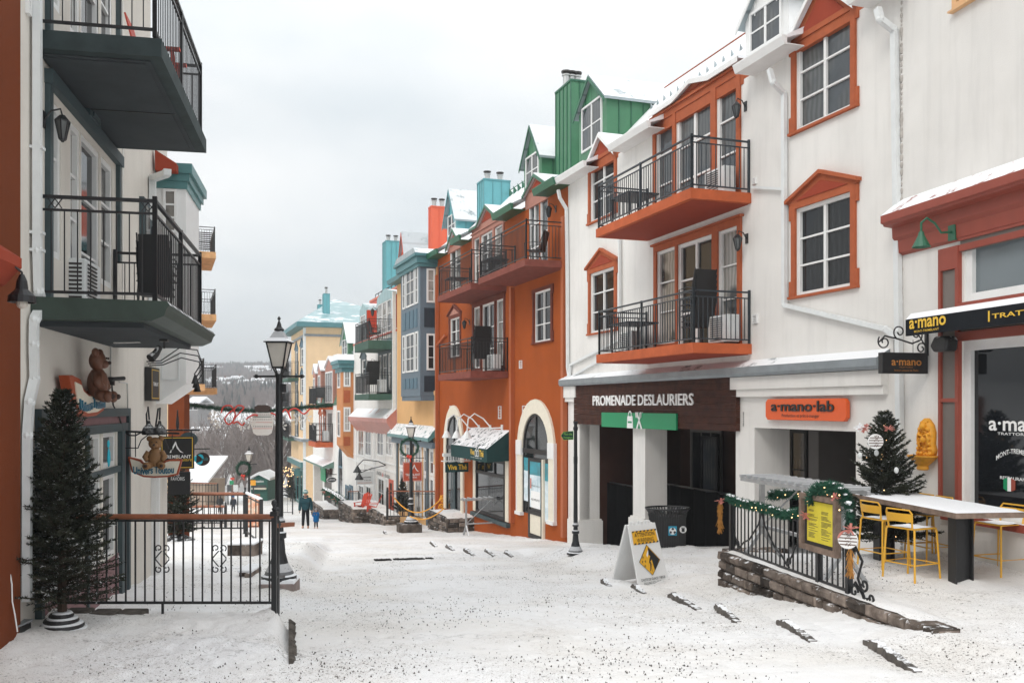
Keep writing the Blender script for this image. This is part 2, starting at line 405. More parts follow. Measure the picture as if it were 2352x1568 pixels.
for Y in ys:
    for X in xs:
        z = gz(X, Y)
        if Y < 60 and abs(X) < 20:
            a = .030*noise.noise((X*.9, Y*.9, 0))+.014*noise.noise((X*3.1, Y*3.1, 4))+.011*noise.noise((X*8, Y*8, 9))
            st = abs(noise.noise((X*1.7+3, Y*1.7, 2)))
            a += .012*max(0, .25-st)*4*noise.noise((X*6, Y*6, 1))
            if X < -.25*Y+.1 and 8.6 < Y < 10.6: a += .05*max(0, noise.noise((X*1.3, Y*2.1, 7)))+.03*sst((Y-9.6)/.8)
            if Y < 19: a += prints(X, Y)
            for (ox, oy, dx, dy) in ((1.82, 29.6, .329, -.944), (-5.15, 9.85, -.2012, .9795)):   # drifts against the walls
                v_ = (X-ox)*-dy+(Y-oy)*dx
                if -.7 < v_ < .3: a += .09*sst((v_+.7)/.7)*(.4+.9*abs(noise.noise((X*1.1, Y*1.1, 12))))
            for (mx_, my_, mr_) in MOUND:
                d2 = ((X-mx_)**2+(Y-my_)**2)/(mr_*mr_)
                if d2 < 4: a += .045*math.exp(-d2)*(1+.6*noise.noise((X*7, Y*7, 1)))
            z += a
        elif Y > 150: z += 5*noise.noise((X*.006, Y*.006, 3))*min(1, (Y-150)/300)
        vs.append((X, Y, z))
nx = len(xs)
g = MB(); g.v = vs
g.f = [(j*nx+i, j*nx+i+1, (j+1)*nx+i+1, (j+1)*nx+i) for j in range(len(ys)-1) for i in range(nx-1)]
def snow_ground():
    m = bpy.data.materials.new('snow_ground'); m.use_nodes = True; n = m.node_tree.nodes; l = m.node_tree.links; p = n['Principled BSDF']
    p.inputs['Roughness'].default_value = .75; p.inputs['Specular IOR Level'].default_value = .3
    t = n.new('ShaderNodeNewGeometry'); v = t.outputs['Position']
    def nse(s, d=5, r=.6, sc=None):
        q = n.new('ShaderNodeTexNoise'); q.inputs['Scale'].default_value = s; q.inputs['Detail'].default_value = d; q.inputs['Roughness'].default_value = r
        if sc: mm = n.new('ShaderNodeMapping'); mm.inputs['Scale'].default_value = sc; l.new(v, mm.inputs[0]); l.new(mm.outputs[0], q.inputs['Vector'])
        else: l.new(v, q.inputs['Vector'])
        return q.outputs['Fac']
    def rng(f, a, b, c, d):
        q = n.new('ShaderNodeMapRange'); q.inputs[1].default_value = a; q.inputs[2].default_value = b; q.inputs[3].default_value = c; q.inputs[4].default_value = d; l.new(f, q.inputs[0]); return q.outputs[0]
    def mul(a, b):
        q = n.new('ShaderNodeMath'); q.operation = 'MULTIPLY'; l.new(a, q.inputs[0]); l.new(b, q.inputs[1]); return q.outputs[0]
    def mix(f, a, b):
        q = n.new('ShaderNodeMixRGB'); l.new(f, q.inputs[0])
        for i, c in ((1, a), (2, b)):
            if isinstance(c, tuple): q.inputs[i].default_value = (*c, 1)
            else: l.new(c, q.inputs[i])
        return q.outputs[0]
    cur = mix(rng(nse(.35, 4), .42, .62, 0, 1), (.83,.83,.835), (.775,.755,.73))
    cur = mix(mul(rng(nse(.9, 8, .7), .50, .70, 0, .6), rng(nse(14, 4, .7), .42, .6, 0, 1)), cur, (.60,.56,.525))
    cur = mix(mul(rng(nse(.8, 7, .7, (.35, 2.2, 1)), .59, .66, 0, .75), rng(nse(9, 6, .8), .5, .6, 0, 1)), cur, (.34,.33,.33))
    for s, th, gate in ((13, .20, .42), (24, .22, .36), (7, .12, .55), (40, .25, .3), (75, .30, .2)):
        vo = n.new('ShaderNodeTexVoronoi'); vo.inputs['Scale'].default_value = s; l.new(v, vo.inputs['Vector'])
        a = rng(vo.outputs['Distance'], th, th+.03, 1, 0); sx = n.new('ShaderNodeSeparateColor'); l.new(vo.outputs['Color'], sx.inputs[0])
        bb = rng(sx.outputs[0], gate+.1, gate+.11, 0, 1)
        dens = rng(nse(.45, 5, .65), .42, .62, .0, .9)
        cur = mix(mul(mul(a, bb), dens), cur, (.17,.155,.145) if s < 30 else (.36,.33,.30))
    l.new(cur, p.inputs['Base Color'])
    ad = n.new('ShaderNodeMath'); ad.operation = 'ADD'; l.new(nse(16, 6, .65), ad.inputs[0]); l.new(nse(3, 3), ad.inputs[1])
    b = n.new('ShaderNodeBump'); b.inputs['Distance'].default_value = .03; b.inputs['Strength'].default_value = .55
    l.new(ad.outputs[0], b.inputs['Height']); l.new(b.outputs[0], p.inputs['Normal'])
    _m['snow_ground'] = m
snow_ground()
tag(g.build('ground', 'snow_ground', smooth=True), kind='structure')
# grit strewn on the snow
r = random.Random(3); b = MB(); k = 0
while k < 7500:
    Y = 5.5+r.random()**1.3*20; X = (r.random()-.5)*Y*1.15
    d = .30+.95*noise.noise((X*.42, Y*.42, 5))+.45*noise.noise((X*1.3, Y*1.3, 6))
    if X < -.25*Y and Y < 10.6: d *= .45
    if r.random() > d: continue
    if X > 5.0+.05*Y or X < -.44*Y-.3: k += 1; continue
    s = r.choice((.005,.007,.008,.010,.013)); z = gz(X, Y); a = r.random()*6.3
    if Y < 60: z += .030*noise.noise((X*.9, Y*.9, 0))+.014*noise.noise((X*3.1, Y*3.1, 4))
    z += .006
    b.add([(X+s*cos(a), Y+s*sin(a), z-.008), (X+s*cos(a+2.2), Y+s*sin(a+2.2), z-.008), (X+s*cos(a+4.1), Y+s*sin(a+4.1), z-.008), (X+r.uniform(-.3,.3)*s, Y, z+s*.9)],
          [(0,1,3),(1,2,3),(2,0,3)]); k += 1
tag(b.build('gravel_grit', 'grit'), 'dark grit scattered over the packed snow', None, kind='stuff')

# ---------------------------------------------------------------- far hillside
def gzh(x, y): return gz(x, y)+5*noise.noise((x*.006, y*.006, 3))*min(1, (y-150)/300)
r = random.Random(5); con = MB(); bare = MB()
for i in range(8200):
    Y = 330+r.random()**.8*640; x = r.uniform(380, 760); X = (x-CX)/FO*Y; z = gzh(X, Y)
    py = CY-(z-CZ)/Y*FO
    open_ = noise.noise((X*.012, Y*.02, 2))
    if py > 905 and r.random() < .55: continue
    if open_ > .36 and r.random() < .7: continue
    if r.random() < .20+.6*noise.noise((X*.01, Y*.01, 8)):
        h = r.uniform(5, 9); q = h*.2
        con.add([(X+q*cos(t), Y+q*sin(t), z) for t in (0, 1.57, 3.14, 4.71)]+[(X, Y, z+h)], [(0,1,4),(1,2,4),(2,3,4),(3,0,4)])
    else:
        h = r.uniform(4.5, 8)
        for j in range(13):
            a = r.uniform(-.55, .55)*h*.5; c = r.uniform(-.15, .15)*h; hh = h*(1-.5*abs(a)/h)*r.uniform(.8, 1)
            bare.add([(X-.16, Y, z), (X+.16, Y, z), (X+a+.07, Y+c, z+hh), (X+a-.07, Y+c, z+hh)], [(0,1,2,3)])
        bare.add([(X-h*.22, Y+.3, z+h*.3), (X+h*.22, Y+.3, z+h*.3), (X+h*.05, Y+.3, z+h*.95)], [(0,1,2)]) if j % 1 == 0 and r.random() < .5 else None
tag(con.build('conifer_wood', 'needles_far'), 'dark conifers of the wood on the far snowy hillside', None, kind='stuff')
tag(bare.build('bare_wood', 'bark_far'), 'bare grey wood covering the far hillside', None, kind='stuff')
def far_house(x, Y, wd, dp, hh, rot, wm, label, grp='snow roofed houses on the far hillside', roofm='snow_roof', chim=True, px=None, py=None):
    X = (x-CX)/FO*Y
    z = gzh(X, Y)-.3 if py is None else CZ-(py-CY)/FO*Y
    t = empty('house', (X, Y, z), rot, label, 'house', grp)
    MB().box(-wd/2, wd/2, -dp/2, dp/2, -3, hh).build('wall', wm, t)
    b = MB(); e = .5; rh = dp*.42
    b.side([(-dp/2-e, hh-.15), (0, hh+rh), (dp/2+e, hh-.15), (dp/2+e, hh+.25), (0, hh+rh+.5), (-dp/2-e, hh+.25)], -wd/2-e, wd/2+e)
    rf = b.build('roof', roofm, t)
    MB().add([(-wd/2, -dp/2+.1, hh-.1), (-wd/2, dp/2-.1, hh-.1), (-wd/2, 0, hh+rh-.1), (wd/2, -dp/2+.1, hh-.1), (wd/2, dp/2-.1, hh-.1), (wd/2, 0, hh+rh-.1)], [(0,2,1),(3,4,5)]).build('gable', wm, t)
    if chim: MB().box(wd*.2, wd*.2+1, -.5, .5, hh, hh+rh+1.4).build('chimney', 'stucco_rust', rf)
    b = MB()
    for i in range(int(wd/2.2)):
        for zz in ((.9, hh*.45) if hh > 4 else (.9,)): b.box(-wd/2+.7+i*2.2, -wd/2+1.7+i*2.2, -dp/2-.04, -dp/2+.1, zz, zz+1.2)
    b.build('windows_row' if 0 else 'window', 'glass_dark', t)
    return t
hs = [(462,916,520,'tan'),(488,912,540,'grey'),(506,908,560,'tan'),(530,916,500,'brown'),(566,912,540,'tan'),(590,909,555,'brown'),(612,914,520,'tan'),(640,912,530,'grey'),(545,905,590,'grey'),(660,918,500,'tan'),
      (455,868,760,'grey'),(480,866,770,'tan'),(502,868,765,'grey'),(575,868,760,'tan'),(600,870,750,'grey'),(622,878,720,'brown'),(648,882,700,'tan'),(668,880,705,'grey'),(590,885,700,'grey'),(440,905,590,'brown')]
def spot(x, y):
    a = 'beside the left balconies' if x < 447 else 'over the first ribbon' if x < 470 else 'above the red ribbons' if x < 512 else 'left of the mug ornament' if x < 560 else 'above the mug ornament' if x < 604 else 'touching the lamp arm' if x < 630 else 'between lamp and tower' if x < 655 else 'next to the tower'
    return a
seen = {}
for i, (x, y, Y, c) in enumerate(hs):
    lb = '%s snow roofed house %s, %s' % (c, 'high on the far hill' if y < 890 else 'at the far hill foot', spot(x, y))
    seen[lb] = seen.get(lb, 0)+1
    if seen[lb] > 1: lb += ', nearer the right'
    far_house(x, Y, 8+(i*37 % 5)*1.1, 7, 3.2+(i % 3)*.7, (-.5, .3, .1, .9)[i % 4], 'house_'+c, lb)
# ---------------------------------------------------------------- trees
def bare_tree(x, y, top, seed, label, spread=.5, snow=True):
    P = gp(x, y) if isinstance(y, (int, float)) and y > 0 else y
    h = (y-top)/FO*P.y; r = random.Random(seed)
    t = empty('bare_tree', P, 0, label, 'tree', 'bare trees at the foot of the street')
    tr = MB(); br = MB(); sn = MB()
    def grow(p, d, l, rad, lev, mb):
        n = 4; pts = [p]; rs = [rad]; q = p.copy(); dd = d.copy()
        for i in range(n):
            dd = (dd+Vector((r.uniform(-1,1), r.uniform(-1,1), r.uniform(-.3,.9)))*.13).normalized(); q = q+dd*l/n; pts.append(q.copy()); rs.append(rad*(1-.45*(i+1)/n))
        mb.tube(pts, rs, 5 if lev < 2 else 3, cap=False)
        if snow and 1 <= lev < 3 and rad > .02:
            sn.tube([p_+Vector((0,0,rad*.8)) for p_ in pts], [k*.5 for k in rs], 3, cap=False)
        if lev >= 5: return
        for k in range(r.choice((3,3,4)) if lev < 4 else 3):
            i = r.choice((2,3,4)) if lev else r.choice((1,2,3,4)); a = r.uniform(0, 6.28); s = r.uniform(.35, .8)*spread*2
            nd = (dd+Vector((cos(a)*s, sin(a)*s, r.uniform(-.05,.35)))).normalized()
            grow(pts[i], nd, l*r.uniform(.6,.82), max(.034, rs[i]*.66), lev+1, br)
    grow(Vector((0,0,-.2)), Vector((0,0,1)), h*.36, h*.034, 0, tr)
    grow(Vector((0,0,h*.2)), Vector((.2,0,1)).normalized(), h*.38, h*.026, 1, br); grow(Vector((0,0,h*.12)), Vector((-.35,0,1)).normalized(), h*.38, h*.024, 1, br)
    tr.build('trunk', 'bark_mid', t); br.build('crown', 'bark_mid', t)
    if sn.v: sn.build('snow', 'snow_clump', t)
    return t
def conifer(name, P, h, R, seed, label, mat='needles', dens=1.0, bare_low=0, needle=.035, group=None, cat='tree', lights=0, nb=150, taper=.9, tiphairs=True):
    r = random.Random(seed); t = empty(name, P, 0, label, cat, group); tr = MB(); fo = MB(); tw = MB(); lt = MB()
    tr.tube([(0,0,-.05), (0,0,h*.5), (0,0,h)], [h*.016+.012, h*.010+.006, .003], 7)
    for i in range(nb):
        f = (i+.5)/nb; z = h*(.10+.88*f); l = R*(max(0, 1-f)**taper)*r.uniform(.78, 1.12)+.03; a = i*2.399+r.uniform(-.3,.3)
        el = .22+.55*f+r.uniform(-.12,.12); n = max(3, int(l/.06)); pts = []
        for j in range(n+1):
            q = j/n; rr = l*q; zz = z+rr*sin(el)-.22*l*q*q*(1-.6*f)+.16*l*q**3; pts.append(Vector((cos(a)*rr*cos(el), sin(a)*rr*cos(el), zz)))
        tw.tube(pts, [.006*(1-.7*k/n)+.001 for k in range(n+1)], 3, cap=False)
        side = Vector((-sin(a), cos(a), 0)); thin = 1.0 if z > h*bare_low else .28
        for j in range(1, n+1):
            p = pts[j]; d = (pts[j]-pts[j-1]).normalized(); q = j/n
            for sgn in (-1, 1):
                tl = l*.42*(1.05-q)*r.uniform(.6,1.2)+.04
                td = (d*.75+side*sgn*r.uniform(.5,.9)+Vector((0,0,r.uniform(-.25,.15)))).normalized()
                if tl > .08: tw.tube([p, p+td*tl*.9], [.0028, .001], 3, cap=False)
                m = int(tl/needle*6.5*dens*thin)+2
                for kk in range(m):
                    s = p+td*tl*(kk/m)
                    nd = (td*.6+Vector((r.uniform(-1,1), r.uniform(-1,1), r.uniform(-.5,1)))*.75).normalized()*needle*r.uniform(.75,1.3)
                    wv = nd.cross(Vector((r.uniform(-1,1), r.uniform(-1,1), r.uniform(-1,1)))).normalized()*needle*.20
                    fo.add([s-wv, s+wv, s+nd], [(0,1,2)])
            for kk in range(int(6*dens*thin)+1):
                s = p-d*r.random()*.06; nd = (d*.5+Vector((r.uniform(-1,1), r.uniform(-1,1), r.uniform(-.4,1)))*.8).normalized()*needle*1.1
                wv = nd.cross(Vector((.3, 1, .2))).normalized()*needle*.20; fo.add([s-wv, s+wv, s+nd], [(0,1,2)])
            if lights and r.random() < lights: lt.ball(p+Vector((0,0,.02)), .009, 5, 4)
    tr.build('trunk', 'bark', t); tw.build('branches', 'bark', t)['kind'] = 'stuff' if 0 else None
    fo.build('foliage', mat, t)
    if lt.v: tag(lt.build('fairy_lights', 'bulb', t), None, None, kind='stuff')
    return t
def garland_geo(pts, rad, seed, n=900, needle=.07, snow=True, lights=0):
    "needle tinsel round a line of points -> three meshes"
    r = random.Random(seed); pts = [Vector(p) for p in pts]; gm, sm, lm = MB(), MB(), MB()
    seg = [(pts[i+1]-pts[i]).length for i in range(len(pts)-1)]; tot = sum(seg)
    def pos(s):
        for i, d in enumerate(seg):
            if s <= d: return pts[i].lerp(pts[i+1], s/d), (pts[i+1]-pts[i]).normalized()
            s -= d
        return pts[-1], (pts[-1]-pts[-2]).normalized()
    for i in range(n):
        p, d = pos(r.random()*tot); o = Vector((r.uniform(-1,1), r.uniform(-1,1), r.uniform(-1,1))).normalized()
        nd = (o+d*.4).normalized()*needle*r.uniform(.6,1.2); s = p+o*rad*r.uniform(.1,.9)
        wv = nd.cross(d).normalized()*needle*.14; gm.add([s-wv, s+wv, s+nd], [(0,1,2)])
    gm.tube(pts, rad*.35, 5)
    if snow:
        for i in range(int(tot/.09)):
            if r.random() < .62:
                p, d = pos((i+r.random())*.09); sm.ball(p+Vector((0, 0, rad*.75)), r.uniform(.35,.75)*rad, 6, 4, sz=.45)
    for i in range(lights):
        p, d = pos(r.random()*tot); lm.ball(p+Vector((r.uniform(-1,1)*rad, r.uniform(-1,1)*rad, r.uniform(-1,.3)*rad)), .010, 5, 4)
    return gm, sm, lm
def garland(name, pts, rad, seed, label, cat='garland', **k):
    P = Vector(pts[0]); t = empty(name, P, 0, label, cat, None, P)
    gm, sm, lm = garland_geo(pts, rad, seed, **k)
    gm.build('tinsel', 'needles_green', t)
    if sm.v: tag(sm.build('snow', 'snow_clump', t), kind='stuff')
    if lm.v: tag(lm.build('fairy_lights', 'bulb', t), kind='stuff')
    return t
def wreath(P, R, rad, seed, label, needle=.06, n=1100, rot=0):
    t = empty('wreath', P, rot, label, 'wreath', 'wreaths hung on the lamp posts'); pts = [(R*cos(a), 0, R*sin(a)) for a in [2*pi*i/24 for i in range(25)]]
    gm, sm, lm = garland_geo(pts, rad, seed, n, needle, snow=False); gm.build('foliage', 'needles_green', t)
    b = MB(); b.ball((-.05, -rad*.9, -R), .07, 6, 5); b.ball((.06, -rad*.9, -R-.02), .07, 6, 5); b.bar((0,-rad,-R), (-.08,-rad,-R-.22), .04, .01); b.bar((0,-rad,-R), (.07,-rad,-R-.24), .04, .01)
    b.build('bow', 'red_ribbon', t); return t
# ---------------------------------------------------------------- street lamps
def lamp_post(P, H, label, group='old style street lamps', head=True, arm=True, name='street_lamp'):
    t = empty(name, P, 0, label, 'street lamp', group); k = H/4.10
    b = MB(); pr = [(.29,0),(.29,.07),(.24,.09),(.22,.14),(.15,.26),(.105,.42),(.09,.60),(.085,.64),(.12,.66),(.12,.74),(.075,.76),(.07,.86),(.1,.88),(.1,.93),(.075,.97),(.062,1.0)]
    b.lathe([(a*k*.95, z*k) for a, z in pr], (0,0,0), 16); b.build('base', 'iron_snowy', t, smooth=False)
    b = MB(); top = H-.86*k if head else H
    b.lathe([(.068*k, 1.0*k), (.052*k, top-.05*k), (.066*k, top-.05*k), (.066*k, top)], (0,0,0), 14); b.build('pole', 'iron', t, smooth=False)
    if not head:
        b = MB(); b.lathe([(.075*k, H-.24*k), (.075*k, H-.14*k)], n=12); b.lathe([(.07*k, H), (.075*k, H+.04*k)], n=12); b.lathe([(.065*k, H*.69), (.065*k, H*.74)], n=12); b.build('collar', 'iron', t); return t
    if arm:
        b = MB(); za = top-.04*k
        b.tube([(-.36*k,0,za),(.36*k,0,za)], .018*k, 6)
        for s in (-1,1): b.ball((s*.36*k,0,za), .036*k, 6, 5); b.tube([(s*.36*k,0,za),(s*.41*k,0,za)], [.028*k,.004*k], 6)
        b.lathe([(.03*k, za-.25*k), (.055*k, za-.25*k), (.055*k, za-.12*k), (.03*k, za-.12*k)], (.06*k,0,0), 6)
        b.build('crossbar', 'iron', t)
    k *= .84; b = MB(); z0 = top+.12*k; z1 = top+.58*k; q = .10*k; Q = .19*k
    for s in ((1,1),(1,-1),(-1,-1),(-1,1)):
        b.bar((s[0]*q, s[1]*q, z0), (s[0]*Q, s[1]*Q, z1), .024*k); b.bar((0,0,top-.1*k), (s[0]*q, s[1]*q, z0), .02*k)
        b.tube([(s[0]*.12*k, s[1]*.12*k, top+.05*k), (s[0]*q, s[1]*q, z0)], .008*k, 5)
    for z, r_ in ((z0, q), (z1, Q)):
        for i in range(4):
            a = ((1,1),(1,-1),(-1,-1),(-1,1))[i]; c = ((1,-1),(-1,-1),(-1,1),(1,1))[i]; b.bar((a[0]*r_, a[1]*r_, z), (c[0]*r_, c[1]*r_, z), .026*k)
    hd = b.build('lantern', 'iron', t)
    b = MB(); b.lathe([(q*1.32, z0), (Q*1.34, z1-.01*k)], (0,0,0), 4, pi/4); b.build('lantern_glass', 'lamp_glass', hd)
    b = MB(); b.lathe([(Q*1.36+.07*k, z1), (Q*1.36+.07*k, z1+.02*k), (.20*k, z1+.09*k), (.11*k, z1+.21*k), (.075*k, z1+.22*k)], (0,0,0), 4, pi/4); b.build('hood', 'iron_snowy', hd)
    b = MB(); b.lathe([(.075*k, z1+.21*k), (.10*k, z1+.25*k), (.05*k, z1+.30*k), (.035*k, z1+.36*k), (.012*k, z1+.42*k), (.02*k, z1+.43*k), (.034*k, z1+.455*k), (.02*k, z1+.48*k), (.005*k, z1+.5*k)], (0,0,0), 8); b.build('finial', 'iron', hd)
    return t
# ---------------------------------------------------------------- people
def person(P, H, rot, label, pose='walk', coat='coat_teal', legs='trousers', hat='knit', child=False, coat_z=.46, detail=True):
    """one skinned body; clothes are its children. joints in units of body height, facing -y"""
    t = empty('person', P, rot, label, 'person', 'people walking in the street')
    def skin(name, mat, pts, edges, parent=None, sub=2, sc=1.0):
        me = bpy.data.meshes.new(name); me.from_pydata([tuple(Vector(p[:3])*H) for p in pts], edges, []); me.materials.append(M(mat))
        o = bpy.data.objects.new(name, me); COL.objects.link(o); o.parent = parent or t; OFF[o.name] = Vector((0,0,0))
        m = o.modifiers.new('skin', 'SKIN'); m.use_smooth_shade = True
        for i, p in enumerate(pts):
            sv = me.skin_vertices[0].data[i]; rr = p[3]; sv.radius = (rr*H*sc, (p[4] if len(p) > 4 else rr)*H*sc); sv.use_root = (i == 0)
        s_ = o.modifiers.new('sub', 'SUBSURF'); s_.levels = sub; s_.render_levels = sub
        return o
    w_ = .8 if not child else 1.0
    a1 = (.135, -.02, .64, .028) ; hands = [(.155, -.035, .45, .018), (-.155, -.035, .45, .018)]
    elbL, elbR = (.15, .01, .62, .03), (-.15, .01, .62, .03)
    if pose == 'face':
        hands = [(.045, -.115, .74, .022), (-.045, -.115, .74, .022)]; elbL, elbR = (.16, -.05, .62, .034), (-.16, -.05, .62, .034)
    body = [(0,0,.52,.075,.06), (0,0,.62,.075,.055), (0,0,.75,.085,.06), (0,0,.83,.035), (0,-.01,.87,.04), (0,-.012,.93,.055,.06), (0,-.01,.975,.045,.05),
            (.115,0,.80,.036), elbL, hands[0], (-.115,0,.80,.036), elbR, hands[1],
            (.05,0,.49,.052), (.058,-.015,.28,.040), (.065,.01,.05,.026), (.067,-.055,.018,.022), (-.05,0,.49,.052), (-.062,.005,.28,.040), (-.075,.02,.05,.026), (-.085,-.045,.018,.022)]
    ed = [(0,1),(1,2),(2,3),(3,4),(4,5),(5,6),(2,7),(7,8),(8,9),(2,10),(10,11),(11,12),(0,13),(13,14),(14,15),(15,16),(0,17),(17,18),(18,19),(19,20)]
    skin('body', 'skin', body, ed)
    skin('trousers', legs, [(0,0,.53,.08,.065),(.05,0,.49,.058),(.058,-.015,.28,.047),(.065,.01,.055,.036),(-.05,0,.49,.058),(-.062,.005,.28,.047),(-.075,.02,.055,.036)], [(0,1),(1,2),(2,3),(0,4),(4,5),(5,6)])
    k = 1.35 if child else 1.0
    def jc(p, s): return (p[0], p[1], p[2], p[3]*s)
    hL = Vector(elbL[:3]).lerp(Vector(hands[0][:3]), .9); hR = Vector(elbR[:3]).lerp(Vector(hands[1][:3]), .9)
    skin('coat', coat, [(0,0,.60,.118*k,.085*k),(0,0,coat_z,.108*k*(1.15 if child else 1),.085*k),(0,0,.70,.115,.082),(0,0,.79,.095,.065),(0,.008,.845,.062,.055),(.12,0,.785,.052),jc(elbL,1.6),(*hL,.040),(-.12,0,.785,.052),jc(elbR,1.6),(*hR,.040)],
         [(0,1),(0,2),(2,3),(3,4),(3,5),(5,6),(6,7),(3,8),(8,9),(9,10)])
    for s, h_ in ((1, hands[0]), (-1, hands[1])):
        gp_ = [(h_[0], h_[1], h_[2]+.012, .018)]; e_ = []
        for f in range(4): gp_.append((h_[0]+s*.004, h_[1]+(f-1.5)*.013, h_[2]-.035-.006*(1.5-abs(f-1.5)), .0062)); e_.append((0, f+1))
        gp_.append((h_[0]-s*.006, h_[1]-.03, h_[2]-.008, .0065)); e_.append((0, 5))
        if pose == 'face': gp_ = [(a, b, 2*h_[2]-c+.0, d) for a, b, c, d in gp_]
        skin('glove', 'black', gp_, e_, sub=1)
    for s, ax, ay in ((1, .065, .01), (-1, -.075, .02)): skin('boot', 'boots', [(ax, ay, .06, .034), (ax, ay-.005, .022, .03), (ax*1.03, ay-.06, .018, .027)], [(0,1),(1,2)], sub=1)
    hz = .955; b = MB(); b.lathe([(.064*H, 0), (.068*H, .02*H), (.062*H, .045*H), (.045*H, .07*H), (.01*H, .082*H)], (0, -.008*H, hz*H), 12)
    b.lathe([(.067*H, -.012*H), (.072*H, -.012*H), (.072*H, .018*H), (.067*H, .018*H)], (0, -.008*H, hz*H), 12)
    b.build('hat', hat, t, smooth=True)
    if pose == 'walk' and hat == 'knit':
        b = MB()
        for zz in (.022, .046): b.lathe([(.070*H, zz*H), (.070*H, (zz+.010)*H)], (0, -.008*H, hz*H), 12)
        b.build('hat_stripe', 'white_paint', t)
    b = MB()
    for s in (-1, 1): b.ball((s*.022*H, -.062*H, .925*H), .006*H, 5, 4)
    b.ball((0, -.070*H, .908*H), .010*H, 5, 4); b.build('face', 'skin' if 0 else 'boots', t) if detail else None
    pts = [(.058*H*cos(a), .012*H+.055*H*sin(a), (.862+.012*sin(a))*H) for a in [2*pi*i/16 for i in range(17)]]
    MB().tube(pts, .017*H, 6, cap=False).build('collar', 'fur' if child else coat, t, smooth=True)
    if child:
        pts = [(.072*H*cos(a), -.02*H, (.93+.075*sin(a))*H) for a in [pi*i/10 for i in range(11)]]
        MB().tube(pts, .020*H, 6).build('fur_hood', 'fur', t, smooth=True)
    return t
# ---------------------------------------------------------------- furniture
def stack_chairs(P, rot, label, n=4, grp='dark patio chairs on the balconies', folded=False, size=1.0):
    "a stack of black patio chairs: each chair is one thing"
    out = []
    for i in range(n):
        t = empty('patio_chair', (P[0], P[1], P[2]+i*.115*size), rot, label if n == 1 else label+', '+('bottom one', 'second up', 'third up', 'fourth up', 'fifth up', 'sixth up')[i] if i < n-1 else label+', top one', 'chair', grp); s = size
        b = MB(); b.side([(-.22*s, .40*s), (.22*s, .38*s), (.22*s, .405*s), (-.22*s, .425*s)], -.24*s, .24*s); b.build('seat', 'black', t)
        b = MB(); b.side([(.20*s, .40*s), (.34*s, .98*s), (.37*s, .98*s), (.23*s, .39*s)], -.23*s, .23*s); b.build('backrest', 'black', t)
        for sx in (-1, 1):
            b = MB(); b.tube([(sx*.27*s, -.24*s, .0), (sx*.27*s, -.26*s, .62*s), (sx*.27*s, .10*s, .64*s), (sx*.26*s, .28*s, .60*s)], .013*s, 5)
            b.tube([(sx*.25*s, .30*s, .0), (sx*.25*s, .16*s, .40*s), (sx*.25*s, .36*s, 1.0*s)], .013*s, 5); b.build('side_frame', 'iron', t)
        out.append(t)
    return out
def ac_unit(P, rot, label, s=1.0):
    t = empty('air_conditioner', P, rot, label, 'air conditioner', 'outdoor air conditioner units on the balconies')
    MB().box(-.40*s, .40*s, -.15*s, .15*s, .06*s, .66*s).build('casing', 'cream_paint' if 0 else 'white_pipe', t, bevel=.012)
    b = MB()
    for i in range(11): b.box(-.30*s, .16*s, -.165*s, -.152*s, (.11+i*.048)*s, (.125+i*.048)*s)
    for i in range(10): b.box(-.41*s, -.402*s, -.11*s, .11*s, (.11+i*.052)*s, (.135+i*.052)*s)
    b.build('grille', 'dark_room', t)
    b = MB()
    for sx in (-.3, .3): b.box((sx-.03)*s, (sx+.03)*s, -.17*s, .17*s, 0, .06*s)
    b.build('feet_rail', 'iron', t); return t
